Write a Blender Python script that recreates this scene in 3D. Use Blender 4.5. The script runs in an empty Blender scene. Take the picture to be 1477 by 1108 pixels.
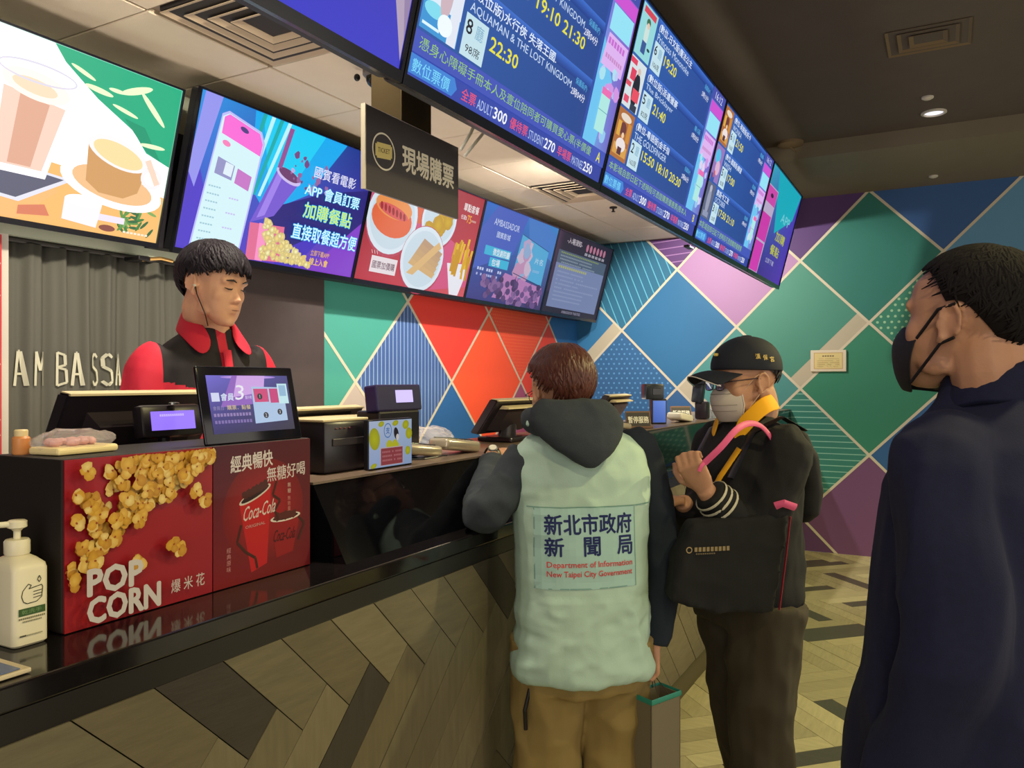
import bpy, bmesh, math, random
from mathutils import Vector, Matrix, noise
from mathutils.bvhtree import BVHTree

random.seed(7)
V3 = Vector
PI = math.pi
sc = bpy.context.scene
C = sc.collection

# ------------------------------------------------------------------ camera
YAW = math.radians(28.58)
SN, CS = math.sin(YAW), math.cos(YAW)
EYE = 1.5
cam_d = bpy.data.cameras.new('camera')
cam = bpy.data.objects.new('camera', cam_d)
C.objects.link(cam)
cam.location = (0, 0, EYE)
cam.rotation_euler = (PI / 2, 0, YAW - PI / 2)
cam_d.sensor_width = 36.0
cam_d.lens = 36.0 * 1150 / 1477
cam_d.shift_y = -4 / 1477
cam_d.clip_start = 0.02
sc.camera = cam

# ------------------------------------------------------------------ world and exposure
w = bpy.data.worlds.new('world')
sc.world = w
w.use_nodes = True
w.node_tree.nodes['Background'].inputs[0].default_value = (0.50, 0.48, 0.46, 1)
w.node_tree.nodes['Background'].inputs[1].default_value = 0.30
sc.view_settings.view_transform = 'Standard'
sc.view_settings.look = 'None'
sc.view_settings.exposure = 0.0
sc.view_settings.gamma = 1.0
sc.view_settings.use_curve_mapping = False


def lamp(name, kind, loc, target, power, color, size=0.2, spot=None, blend=0.3, size_y=None):
    l = bpy.data.lights.new(name, kind)
    l.energy = power
    l.color = color
    o = bpy.data.objects.new(name, l)
    C.objects.link(o)
    o.location = loc
    d = V3(target) - V3(loc)
    o.rotation_euler = d.to_track_quat('-Z', 'Y').to_euler()
    if kind == 'AREA':
        l.size = size
        if size_y:
            l.shape = 'RECTANGLE'
            l.size_y = size_y
    else:
        l.shadow_soft_size = size
    if spot:
        l.spot_size = math.radians(spot)
        l.spot_blend = blend
    return o


WARM = (1.0, 0.86, 0.50)
YEL = (1.0, 0.88, 0.42)
# customer side: recessed warm downlights
lamp('ceiling_spot', 'SPOT', (1.9, -0.7, 3.15), (2.3, 0.9, 0.5), 78, YEL, 0.05, 100, 0.5)
lamp('ceiling_spot', 'SPOT', (4.9, -1.6, 3.15), (4.4, -0.2, 0.0), 400, YEL, 0.05, 110, 0.4)
lamp('ceiling_spot', 'SPOT', (0.1, -0.5, 3.15), (1.3, 1.0, 0.8), 48, WARM, 0.06, 90, 0.5)
# staff side: spots in the tile ceiling
lamp('ceiling_spot', 'SPOT', (6.02, 2.0, 2.80), (7.45, 1.6, 1.5), 150, (1.0, 0.95, 0.86), 0.03, 120, 0.4)
lamp('ceiling_spot', 'SPOT', (4.3, 1.75, 2.80), (5.2, 3.3, 1.1), 215, (1.0, 0.94, 0.84), 0.03, 120, 0.4)
lamp('ceiling_spot', 'SPOT', (1.7, 1.50, 2.80), (1.9, 3.0, 1.1), 150, (1.0, 0.90, 0.72), 0.06, 125, 0.5)
# unseen soft fills added to brighten the hall and the tile ceiling
lamp('right_fill', 'AREA', (3.4, -3.9, 1.5), (3.4, 0.0, 1.7), 95, (1.0, 0.93, 0.82), 6.0, size_y=2.4)  # large area fill added before the right wall to lift everything
lamp('staff_upfill', 'AREA', (3.4, 2.3, 1.15), (3.4, 2.2, 2.85), 34, (1.0, 0.90, 0.78), 5.0, size_y=0.5)  # added uplight for the tile ceiling, standing in for light bounced off the worktop
lamp('rear_fill', 'AREA', (-2.2, -0.6, 1.9), (2.4, 1.6, 1.9), 60, (1.0, 0.93, 0.84), 2.4)  # added fill behind the camera, not a fixture

# ------------------------------------------------------------------ basic helpers


def lin(c, k=1.0):
    if isinstance(c, str):
        c = [int(c[i:i + 2], 16) for i in (0, 2, 4)]
    o = []
    for v in c[:3]:
        v = v / 255.0
        o.append((v / 12.92 if v <= 0.04045 else ((v + 0.055) / 1.055) ** 2.4) * k)
    return tuple(o)


MATS = {}


def mat(name, col=(128, 128, 128), rough=0.6, metal=0.0, noise_amt=0.0, noise_scale=30, bump=0.0,
        bump_scale=60, emit=None, es=1.0, stretch=None, trans=0.0, coat=0.0, ior=1.45, spec=0.5, alpha=1.0):
    if name in MATS:
        return MATS[name]
    m = bpy.data.materials.new(name)
    m.use_nodes = True
    nt = m.node_tree
    b = nt.nodes['Principled BSDF']
    c = lin(col)
    b.inputs['Base Color'].default_value = (*c, 1)
    b.inputs['Roughness'].default_value = rough
    b.inputs['Metallic'].default_value = metal
    b.inputs['IOR'].default_value = ior
    b.inputs['Specular IOR Level'].default_value = spec
    if trans:
        b.inputs['Transmission Weight'].default_value = trans
    if alpha < 1:
        b.inputs['Alpha'].default_value = alpha
    if coat:
        b.inputs['Coat Weight'].default_value = coat
        b.inputs['Coat Roughness'].default_value = 0.05
    if emit:
        b.inputs['Emission Color'].default_value = (*lin(emit), 1)
        b.inputs['Emission Strength'].default_value = es
    if noise_amt or bump:
        tc = nt.nodes.new('ShaderNodeTexCoord')
        mp = nt.nodes.new('ShaderNodeMapping')
        nt.links.new(tc.outputs['Object'], mp.inputs[0])
        if stretch:
            mp.inputs['Rotation'].default_value = stretch[0]
            mp.inputs['Scale'].default_value = stretch[1]
        if noise_amt:
            n = nt.nodes.new('ShaderNodeTexNoise')
            n.inputs['Scale'].default_value = noise_scale
            n.inputs['Detail'].default_value = 5
            nt.links.new(mp.outputs[0], n.inputs[0])
            r = nt.nodes.new('ShaderNodeMix')
            r.data_type = 'RGBA'
            r.inputs[6].default_value = (*[x * (1 - noise_amt) for x in c], 1)
            r.inputs[7].default_value = (*[min(1, x * (1 + noise_amt)) for x in c], 1)
            nt.links.new(n.outputs[0], r.inputs[0])
            nt.links.new(r.outputs[2], b.inputs['Base Color'])
        if bump:
            n2 = nt.nodes.new('ShaderNodeTexNoise')
            n2.inputs['Scale'].default_value = bump_scale
            n2.inputs['Detail'].default_value = 4
            nt.links.new(mp.outputs[0], n2.inputs[0])
            bp = nt.nodes.new('ShaderNodeBump')
            bp.inputs['Strength'].default_value = bump
            bp.inputs['Distance'].default_value = 0.01
            nt.links.new(n2.outputs[0], bp.inputs['Height'])
            nt.links.new(bp.outputs[0], b.inputs['Normal'])
    MATS[name] = m
    return m


def attr_mat(name, emissive, strength=1.0, rough=0.5, coat=0.0):
    if name in MATS:
        return MATS[name]
    m = bpy.data.materials.new(name)
    m.use_nodes = True
    nt = m.node_tree
    b = nt.nodes['Principled BSDF']
    a = nt.nodes.new('ShaderNodeVertexColor')
    a.layer_name = 'ink'
    b.inputs['Roughness'].default_value = rough
    b.inputs['Specular IOR Level'].default_value = 0.3
    if emissive:
        b.inputs['Base Color'].default_value = (0.01, 0.01, 0.012, 1)
        nt.links.new(a.outputs[0], b.inputs['Emission Color'])
        b.inputs['Emission Strength'].default_value = strength
    else:
        nt.links.new(a.outputs[0], b.inputs['Base Color'])
        if coat:
            b.inputs['Coat Weight'].default_value = coat
    MATS[name] = m
    return m


ORG = {}


def empty(name, loc, label, cat, group=None):
    o = bpy.data.objects.new(name, None)
    C.objects.link(o)
    o.location = loc
    o.empty_display_size = 0.1
    o['label'] = label
    o['category'] = cat
    if group:
        o['group'] = group
    ORG[o.name] = V3(loc)
    return o


def tag(o, label=None, cat=None, group=None, kind=None):
    if label:
        o['label'] = label
    if cat:
        o['category'] = cat
    if group:
        o['group'] = group
    if kind:
        o['kind'] = kind
    return o


def link_mesh(name, me, parent=None, loc=None, smooth=False):
    """world-space mesh -> object; its origin becomes LOC (top level) or its thing's origin."""
    o = bpy.data.objects.new(name, me)
    C.objects.link(o)
    if parent is not None:
        off = ORG[parent.name]
        o.parent = parent
    else:
        off = V3(loc) if loc is not None else V3((0, 0, 0))
        o.location = off
    if off.length > 0:
        me.transform(Matrix.Translation(-off))
    ORG[o.name] = off.copy()
    if smooth:
        for p in me.polygons:
            p.use_smooth = True
    return o


class MB:
    def __init__(s):
        s.v = []
        s.f = []
        s.m = []
        s.c = None

    def add(s, vs, fs, mi=0):
        n = len(s.v)
        s.v += [tuple(v) for v in vs]
        for f in fs:
            s.f.append([i + n for i in f])
            s.m.append(mi)
        return s

    def box(s, c, d, rot=None, mi=0, M=None):
        x, y, z = [k / 2 for k in d]
        vs = [V3((a, b, e)) for a in (-x, x) for b in (-y, y) for e in (-z, z)]
        if rot is not None:
            R = rot if isinstance(rot, Matrix) else Matrix.Rotation(rot, 3, 'Z')
            vs = [R @ v for v in vs]
        vs = [v + V3(c) for v in vs]
        if M:
            vs = [M @ v for v in vs]
        return s.add(vs, [(0, 1, 3, 2), (4, 6, 7, 5), (0, 4, 5, 1), (2, 3, 7, 6), (0, 2, 6, 4), (1, 5, 7, 3)], mi)

    def box2(s, a, b, mi=0):
        return s.box([(a[i] + b[i]) / 2 for i in range(3)], [abs(b[i] - a[i]) for i in range(3)], None, mi)

    def bbox(s, c, d, r=0.01, rot=None, mi=0, seg=2):
        bm = bmesh.new()
        bmesh.ops.create_cube(bm, size=1)
        bmesh.ops.scale(bm, vec=d, verts=bm.verts)
        bmesh.ops.bevel(bm, geom=bm.edges[:], offset=min(r, min(d) * 0.45), segments=seg, affect='EDGES', profile=0.5)
        R = Matrix.Identity(3) if rot is None else (rot if isinstance(rot, Matrix) else Matrix.Rotation(rot, 3, 'Z'))
        bm.verts.index_update()
        s.add([R @ v.co + V3(c) for v in bm.verts], [[v.index for v in f.verts] for f in bm.faces], mi)
        bm.free()
        return s

    def ell(s, c, r, R=None, mi=0, nu=16, nv=10, M=None):
        vs = []
        fs = []
        for j in range(1, nv):
            t = PI * j / nv
            for i in range(nu):
                a = 2 * PI * i / nu
                vs.append(V3((r[0] * math.sin(t) * math.cos(a), r[1] * math.sin(t) * math.sin(a), r[2] * math.cos(t))))
        top = len(vs)
        vs.append(V3((0, 0, r[2])))
        bot = len(vs)
        vs.append(V3((0, 0, -r[2])))
        for j in range(nv - 2):
            for i in range(nu):
                k = (i + 1) % nu
                fs.append((j * nu + i, (j + 1) * nu + i, (j + 1) * nu + k, j * nu + k))
        for i in range(nu):
            k = (i + 1) % nu
            fs.append((top, i, k))
            fs.append((bot, (nv - 2) * nu + k, (nv - 2) * nu + i))
        if R is not None:
            vs = [R @ v for v in vs]
        vs = [v + V3(c) for v in vs]
        if M:
            vs = [M @ v for v in vs]
        return s.add(vs, fs, mi)

    def loft(s, rings, mi=0, caps=True, closed=False):
        n = len(rings[0])
        vs = [p for r in rings for p in r]
        fs = []
        m = len(rings)
        for j in range(m - 1 if not closed else m):
            jj = (j + 1) % m
            for i in range(n):
                k = (i + 1) % n
                fs.append((j * n + i, j * n + k, jj * n + k, jj * n + i))
        if caps and not closed:
            fs.append(tuple(range(n))[::-1])
            fs.append(tuple((m - 1) * n + i for i in range(n)))
        return s.add(vs, fs, mi)

    def tube(s, pts, rad, n=10, up=None, mi=0, M=None, caps=True, closed=False):
        pts = [V3(p) for p in pts]
        m = len(pts)
        if not isinstance(rad, (list,)):
            rad = [rad] * m
        rings = []
        prev = None
        for i, p in enumerate(pts):
            a = pts[(i - 1) % m] if (i > 0 or closed) else p
            b = pts[(i + 1) % m] if (i < m - 1 or closed) else p
            t = (b - a)
            if t.length < 1e-9:
                t = V3((0, 0, 1))
            t.normalize()
            if prev is None:
                u = V3(up) if up is not None else (V3((0, 0, 1)) if abs(t.z) < 0.9 else V3((1, 0, 0)))
            else:
                u = prev
            u = u - t * u.dot(t)
            if u.length < 1e-6:
                u = t.orthogonal()
            u.normalize()
            prev = u
            w_ = t.cross(u)
            r = rad[i]
            rx, ry = (r, r) if not isinstance(r, tuple) else r
            rings.append([p + u * (rx * math.cos(2 * PI * k / n)) + w_ * (ry * math.sin(2 * PI * k / n)) for k in range(n)])
        if M:
            rings = [[M @ q for q in r] for r in rings]
        return s.loft(rings, mi, caps, closed)

    def lathe(s, c, prof, n=20, mi=0, R=None, caps=True):
        rings = []
        for r, z in prof:
            ring = [V3((r * math.cos(2 * PI * k / n), r * math.sin(2 * PI * k / n), z)) for k in range(n)]
            if R is not None:
                ring = [R @ q for q in ring]
            rings.append([q + V3(c) for q in ring])
        return s.loft(rings, mi, caps)

    def prism(s, poly, dvec, mi=0):
        """polygon in 3-D, extruded by dvec"""
        n = len(poly)
        d = V3(dvec)
        a = [V3(p) for p in poly]
        vs = a + [p + d for p in a]
        fs = [tuple(range(n))[::-1], tuple(range(n, 2 * n))]
        for i in range(n):
            k = (i + 1) % n
            fs.append((i, k, n + k, n + i))
        return s.add(vs, fs, mi)

    def mesh(s, name, mats):
        me = bpy.data.meshes.new(name)
        me.from_pydata(s.v, [], s.f)
        for m in mats:
            me.materials.append(m)
        if len(mats) > 1:
            me.polygons.foreach_set('material_index', s.m)
        if s.c is not None:
            a = me.color_attributes.new('ink', 'FLOAT_COLOR', 'POINT')
            a.data.foreach_set('color', [x for c in s.c for x in (*c, 1.0)])
        bm = bmesh.new()
        bm.from_mesh(me)
        if s.c is None:
            bmesh.ops.recalc_face_normals(bm, faces=bm.faces)
        bm.to_mesh(me)
        bm.free()
        return me

    def build(s, name, m, parent=None, loc=None, smooth=False, label=None):
        mats = m if isinstance(m, list) else [m]
        o = link_mesh(name, s.mesh(name, mats), parent, loc)
        if smooth:
            shade(o)
        if label:
            o['label'] = label
        return o


def shade(o, ang=40):
    me = o.data
    me.polygons.foreach_set('use_smooth', [True] * len(me.polygons))
    me.set_sharp_from_angle(angle=math.radians(ang))
    return o


def evalmesh(me, mods):
    o = bpy.data.objects.new('tmp', me)
    C.objects.link(o)
    for t, kw in mods:
        md = o.modifiers.new(t, t)
        for k, v in kw.items():
            setattr(md, k, v)
    dg = bpy.context.evaluated_depsgraph_get()
    dg.update()
    r = bpy.data.meshes.new_from_object(o.evaluated_get(dg))
    C.objects.unlink(o)
    bpy.data.objects.remove(o)
    return r


def cut(me, planes):
    bm = bmesh.new()
    bm.from_mesh(me)
    for co, no in planes:
        bmesh.ops.bisect_plane(bm, geom=bm.verts[:] + bm.edges[:] + bm.faces[:], plane_co=co, plane_no=no)
    bm.to_mesh(me)
    bm.free()
    return me


def skin(mb, voxel=0.008, smooth=4, fac=0.5):
    me = mb.mesh('tmp', [])
    r = evalmesh(me, [('REMESH', dict(mode='VOXEL', voxel_size=voxel, adaptivity=0.0)),
                      ('SMOOTH', dict(factor=fac, iterations=smooth))])
    bpy.data.meshes.remove(me)
    r.polygons.foreach_set('use_smooth', [True] * len(r.polygons))
    return r


def displace(me, fn):
    ns = [v.normal.copy() for v in me.vertices]
    for v, n in zip(me.vertices, ns):
        v.co = v.co + n * fn(v.co, n)
    me.update()
    return me


def folds(amp, sx, sy, sz, seed=0.0, axis=None):
    def fn(p, n):
        q = V3((p.x * sx + seed, p.y * sy + seed * 1.7, p.z * sz - seed))
        a = noise.noise(q)
        b = noise.noise(q * 2.3 + V3((3, 7, 1)))
        return amp * ((1 - abs(a) * 2.6) * 0.7 + b * 0.45)
    return fn


# ------------------------------------------------------------------ lettering and flat print
TXT = {}


def glyphs(s, bold=0.0, res=2):
    key = (s, bold)
    if key in TXT:
        return TXT[key]
    cu = bpy.data.curves.new('t', 'FONT')
    cu.body = s
    cu.size = 1.0
    cu.offset = bold
    cu.resolution_u = res
    o = bpy.data.objects.new('t', cu)
    C.objects.link(o)
    dg = bpy.context.evaluated_depsgraph_get()
    dg.update()
    me = bpy.data.meshes.new_from_object(o.evaluated_get(dg))
    vs = [(v.co.x, v.co.y) for v in me.vertices]
    fs = [tuple(p.vertices) for p in me.polygons]
    C.objects.unlink(o)
    bpy.data.objects.remove(o)
    bpy.data.curves.remove(cu)
    bpy.data.meshes.remove(me)
    if vs:
        x0 = min(v[0] for v in vs)
        x1 = max(v[0] for v in vs)
        y0 = min(v[1] for v in vs)
        y1 = max(v[1] for v in vs)
    else:
        x0 = y0 = 0
        x1 = y1 = 1
    TXT[key] = (vs, fs, x0, x1, y0, y1)
    return TXT[key]


class Canvas:
    """flat print on a plane: o origin, u right, v up; each shape lies a hair above the last"""

    def __init__(s, o, u, v, step=0.00012, base=0.0006, drape=None):
        s.o = V3(o)
        s.u = V3(u).normalized()
        s.v = V3(v).normalized()
        s.n = s.u.cross(s.v)
        s.h = base
        s.step = step
        s.V = []
        s.F = []
        s.Cc = []
        s.drape = drape

    def P(s, x, y):
        p = s.o + s.u * x + s.v * y
        if s.drape is not None:
            hit = s.drape.ray_cast(p + s.n * 0.35, -s.n, 0.8)
            if hit[0] is not None:
                return hit[0] + s.n * (s.h + 0.0012)
        return p + s.n * s.h

    def raw(s, pts, faces, cols):
        n = len(s.V)
        s.V += [s.P(*p) for p in pts]
        if isinstance(cols[0], (int, float)) or isinstance(cols, str):
            c = lin(cols)
            s.Cc += [c] * len(pts)
        else:
            s.Cc += [lin(c) for c in cols]
        for f in faces:
            s.F.append([i + n for i in f])
        s.h += s.step
        return s

    def poly(s, pts, col):
        return s.raw(pts, [tuple(range(len(pts)))], col)

    def rect(s, x0, y0, x1, y1, col, col_tr=None, nx=1, ny=1):
        if nx == 1 and ny == 1 and s.drape is None:
            return s.raw([(x0, y0), (x1, y0), (x1, y1), (x0, y1)], [(0, 1, 2, 3)], col)
        pts = []
        for j in range(ny + 1):
            for i in range(nx + 1):
                pts.append((x0 + (x1 - x0) * i / nx, y0 + (y1 - y0) * j / ny))
        fs = [(j * (nx + 1) + i, j * (nx + 1) + i + 1, (j + 1) * (nx + 1) + i + 1, (j + 1) * (nx + 1) + i)
              for j in range(ny) for i in range(nx)]
        return s.raw(pts, fs, col)

    def grad(s, x0, y0, x1, y1, bl, br, tr, tl, n=6):
        pts = []
        cs = []
        for j in range(n + 1):
            for i in range(n + 1):
                a, b = i / n, j / n
                pts.append((x0 + (x1 - x0) * a, y0 + (y1 - y0) * b))
                cs.append(tuple((bl[k] * (1 - a) + br[k] * a) * (1 - b) + (tl[k] * (1 - a) + tr[k] * a) * b for k in range(3)))
        fs = [(j * (n + 1) + i, j * (n + 1) + i + 1, (j + 1) * (n + 1) + i + 1, (j + 1) * (n + 1) + i)
              for j in range(n) for i in range(n)]
        return s.raw(pts, fs, cs)

    def ell(s, cx, cy, rx, ry, col, rot=0, n=20, edge=None):
        ca, sa = math.cos(rot), math.sin(rot)
        pts = [(cx + rx * math.cos(2 * PI * k / n) * ca - ry * math.sin(2 * PI * k / n) * sa,
                cy + rx * math.cos(2 * PI * k / n) * sa + ry * math.sin(2 * PI * k / n) * ca) for k in range(n)]
        if edge is None:
            return s.raw(pts, [tuple(range(n))], col)
        return s.raw(pts + [(cx, cy)], [(k, (k + 1) % n, n) for k in range(n)], [edge] * n + [col])

    def ring(s, cx, cy, r, w, col, n=32, ry=None):
        ry = ry or r
        pts = [(cx + (r + d) * math.cos(2 * PI * k / n), cy + (ry + d) * math.sin(2 * PI * k / n)) for d in (-w / 2, w / 2) for k in range(n)]
        return s.raw(pts, [(k, (k + 1) % n, n + (k + 1) % n, n + k) for k in range(n)], col)

    def line(s, pts, w, col):
        for a, b in zip(pts[:-1], pts[1:]):
            dx, dy = b[0] - a[0], b[1] - a[1]
            L = math.hypot(dx, dy) or 1
            nx, ny = -dy / L * w / 2, dx / L * w / 2
            s.raw([(a[0] + nx, a[1] + ny), (a[0] - nx, a[1] - ny), (b[0] - nx, b[1] - ny), (b[0] + nx, b[1] + ny)], [(0, 1, 2, 3)], col)
        return s

    def blob(s, cx, cy, r, col, n=11, rough=0.3, edge=None):
        ph = random.random() * 6
        pts = [(cx + r * (1 + rough * math.sin(3 * 2 * PI * k / n + ph) * random.uniform(.4, 1)) * math.cos(2 * PI * k / n),
                cy + r * (1 + rough * math.cos(2 * 2 * PI * k / n + ph) * random.uniform(.4, 1)) * math.sin(2 * PI * k / n)) for k in range(n)]
        return s.raw(pts + [(cx, cy)], [(k, (k + 1) % n, n) for k in range(n)], [edge or col] * n + [col])

    def text(s, t, x, y, h, w=None, col=(255, 255, 255), bold=0.0, shear=0.0, align='l', rise=0.0):
        vs, fs, x0, x1, y0, y1 = glyphs(t)
        if not vs:
            return s
        k = h / (y1 - y0)
        kx = w / (x1 - x0) if w else k
        W = (x1 - x0) * kx
        if align == 'c':
            x -= W / 2
        if align == 'r':
            x -= W
        e = h * bold * 0.55
        offs = [(0, 0)] if bold <= 0 else [(-e, 0), (e, 0), (0, -e), (0, e)] if bold < 0.06 else [(e * math.cos(a * PI / 4), e * math.sin(a * PI / 4)) for a in range(8)]
        h0 = s.h
        for ox, oy in offs:
            pts = []
            for a, b in vs:
                px, py = (a - x0) * kx, (b - y0) * k
                pts.append((x + ox + px + py * shear, y + oy + py + px * rise))
            s.raw(pts, fs, col)
            s.h = s.h - s.step * 0.75
        s.h = max(s.h, h0 + s.step)
        return s

    def bars(s, x, y, w, h, col, n=8, fill=0.8):
        """a line of print too small to read: a row of short marks"""
        cw = w / n
        for i in range(n):
            if random.random() < fill:
                s.rect(x + i * cw, y, x + i * cw + cw * 0.72, y + h, col)
        return s

    def clip(s, x0, y0, x1, y1):
        pass

    def build(s, name, m, parent, label=None):
        me = bpy.data.meshes.new(name)
        me.from_pydata(s.V, [], s.F)
        a = me.color_attributes.new('ink', 'FLOAT_COLOR', 'POINT')
        a.data.foreach_set('color', [x for c in s.Cc for x in (*c, 1.0)])
        me.materials.append(m)
        o = link_mesh(name, me, parent)
        if label:
            o['label'] = label
        return o


def clip_poly(poly, test):
    """Sutherland-Hodgman against half plane a*x+b*y<=c"""
    a, b, c = test
    out = []
    for i in range(len(poly)):
        p, q = poly[i], poly[(i + 1) % len(poly)]
        dp, dq = a * p[0] + b * p[1] - c, a * q[0] + b * q[1] - c
        if dp <= 0:
            out.append(p)
        if (dp < 0 < dq) or (dq < 0 < dp):
            t = dp / (dp - dq)
            out.append((p[0] + (q[0] - p[0]) * t, p[1] + (q[1] - p[1]) * t))
    return out


def clip_rect(poly, x0, y0, x1, y1):
    for t in ((-1, 0, -x0), (1, 0, x1), (0, -1, -y0), (0, 1, y1)):
        poly = clip_poly(poly, t)
        if len(poly) < 3:
            return []
    return poly


def at(px, py, d):
    t = (px - 738.5) / 1150
    return V3((d * (CS + t * SN), d * (SN - t * CS), EYE + d * (550 - py) / 1150))
# ================================================================== THE SETTING
XF = 7.45      # far wall
YB = 3.30      # wall behind the staff
ZC = 2.85      # tile ceiling over the staff
ZD = 3.23      # dark ceiling over the customers

LINE = (196, 186, 160)


def lattice_wall(mb_polys, cells, nodes_fn, bounds, band, default, ink):
    pass


def wall_print(cv, x0, z0, x1, z1, org, pitch, pz, cells, bands, mirror=False):
    """diamond wallpaper: cv canvas in (x, z) of the wall"""
    i0 = int((x0 - org[0]) / pitch) - 2
    i1 = int((x1 - org[0]) / pitch) + 2
    j0 = int((z0 - org[1]) / pz) - 2
    j1 = int((z1 - org[1]) / pz) + 2
    mx = (lambda p: (x0 + x1 - p[0], p[1])) if mirror else (lambda p: p)

    def put(poly, col):
        poly = clip_rect(poly, x0, z0, x1, z1)
        if len(poly) >= 3:
            cv.poly([mx(p) for p in poly], col)
    h0 = cv.h
    pal = [(40, 118, 160), (52, 138, 122), (96, 60, 118), (48, 92, 150), (60, 150, 150)]
    for i in range(i0, i1 + 1):
        for j in range(j0, j1 + 1):
            if (i + j) % 2 == 0:
                continue
            cx, cz = org[0] + pitch * i, org[1] + pz * j
            sp = cells.get((i, j), None)
            col, pat = sp if sp else (pal[(i * 3 + j * 5) % 5], None)
            cv.h = h0
            dia = [(cx - pitch, cz), (cx, cz - pz), (cx + pitch, cz), (cx, cz + pz)]
            put(dia, col)

            def inside(poly):
                for k in range(4):
                    a, b = dia[k], dia[(k + 1) % 4]
                    nx, nz = b[1] - a[1], a[0] - b[0]
                    poly = clip_poly(poly, (nx, nz, nx * a[0] + nz * a[1]))
                    if len(poly) < 3:
                        return []
                return poly
            cv.h = h0 + 0.0004
            if pat and pat[0] == 'stripe':
                ang, gap, wd, pc = pat[1:]
                dx, dz = math.cos(ang), math.sin(ang)
                for k in range(-12, 13):
                    o = k * gap
                    a = (cx - dz * o - dx, cz + dx * o - dz)
                    b = (cx - dz * o + dx, cz + dx * o + dz)
                    q = [(a[0] - dz * wd / 2, a[1] + dx * wd / 2), (a[0] + dz * wd / 2, a[1] - dx * wd / 2),
                         (b[0] + dz * wd / 2, b[1] - dx * wd / 2), (b[0] - dz * wd / 2, b[1] + dx * wd / 2)]
                    q = inside(q)
                    if q:
                        put(q, pc)
                        cv.h = h0 + 0.0004
            if pat and pat[0] == 'dots':
                gap, r, pc = pat[1:]
                n = int(pitch / gap) + 1
                for a in range(-n, n + 1):
                    for b in range(-n, n + 1):
                        qx = cx + a * gap + (b % 2) * gap / 2
                        qz = cz + b * gap * 0.87
                        if abs(qx - cx) / pitch + abs(qz - cz) / pz < 0.94:
                            put([(qx + r * math.cos(t * PI / 3), qz + r * math.sin(t * PI / 3)) for t in range(6)], pc)
                            cv.h = h0 + 0.0004
    cv.h = h0 + 0.0008
    for (p, q, r_, t) in bands:
        put([p, q, r_, t], (176, 166, 142))
    cv.h = h0 + 0.0012
    w_ = 0.011
    for i in range(i0, i1 + 1):
        for j in range(j0, j1 + 1):
            if (i + j) % 2:
                continue
            x, z = org[0] + pitch * i, org[1] + pz * j
            for (dx, dz) in ((pitch, pz), (pitch, -pz)):
                L = math.hypot(dx, dz)
                nx, nz = -dz / L * w_, dx / L * w_
                put([(x + nx, z + nz), (x - nx, z - nz), (x + dx - nx, z + dz - nz), (x + dx + nx, z + dz + nz)], LINE)
                cv.h = h0 + 0.0012 + 0.0003 * (dz > 0)


paint = attr_mat('wall_paint', False, rough=0.55)

# --- far wall (x = XF), wall coordinate runs from Y=+3.3 (left) to Y=-4 (right)
mw = mat('wall_base', (120, 118, 110), 0.8)
wf = MB().box2((XF, -4.0, 0), (XF + 0.15, YB + 0.15, ZD)).build('wall_far', mw)
tag(wf, kind='structure')
cv = Canvas((XF, 0, 0), (0, -1, 0), (0, 0, 1))      # u = -Y
# normal should face -X
cells_f = {
    (-4, 3): ((34, 112, 168), None), (-3, 4): ((176, 122, 176), None),
    (-5, 4): ((36, 112, 150), ('stripe', math.radians(112), 0.075, 0.010, (90, 165, 190))),
    (-4, 5): ((96, 52, 120), ('stripe', math.radians(4), 0.07, 0.009, (150, 110, 160))),
    (-5, 2): ((42, 104, 162), ('dots', 0.055, 0.011, (86, 142, 190))),
    (-3, 2): ((66, 148, 142), None), (-2, 3): ((66, 148, 124), None),
    (-1, 4): ((40, 128, 112), None), (-2, 5): ((88, 52, 120), None), (0, 5): ((46, 92, 158), None),
    (1, 4): ((84, 148, 190), None), (0, 3): ((52, 142, 112), ('dots', 0.055, 0.012, (150, 190, 150))),
    (-1, 2): ((46, 140, 104), None), (-2, 1): ((48, 134, 116), ('stripe', 0.0, 0.052, 0.008, (130, 180, 160))),
    (0, 1): ((42, 96, 156), None), (-1, 0): ((120, 70, 118), None), (-2, -1): ((104, 62, 112), None),
    (-3, 0): ((48, 96, 150), None), (-4, 1): ((46, 100, 160), None), (-6, 3): ((40, 120, 176), None),
    (1, 6): ((150, 120, 90), None), (-6, 1): ((44, 110, 160), None), (-5, 0): ((70, 80, 150), None),
    (1, 2): ((60, 120, 150), None), (2, 5): ((150, 130, 100), None),
}
P_, Q_ = 0.56, 0.567
OF = (-0.02, 0.30)


def ndf(i, j):
    return (OF[0] + P_ * i, OF[1] + Q_ * j)


def band(a, b, wdt, side):
    """strip of width wdt lying along a-b on one side of it"""
    dx, dz = b[0] - a[0], b[1] - a[1]
    L = math.hypot(dx, dz)
    nx, nz = -dz / L * wdt * side, dx / L * wdt * side
    return (a, b, (b[0] + nx, b[1] + nz), (a[0] + nx, a[1] + nz))


bands_f = [band(ndf(-2, 2), ndf(-1, 3), 0.125, 1), band(ndf(-6, 2), ndf(-5, 3), 0.12, 1), band(ndf(-4, 2), ndf(-3, 1), 0.12, 1)]
for k_ in list(cells_f):
    c_, p_ = cells_f[k_]
    g_ = sum(c_) / 3
    cells_f[k_] = (tuple((v * .80 + g_ * .20) * .94 for v in c_), p_)
wall_print(cv, -YB, 0.0, 4.0, ZD, OF, P_, Q_, cells_f, bands_f)
tag(cv.build('wall_covering', paint, wf))

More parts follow.
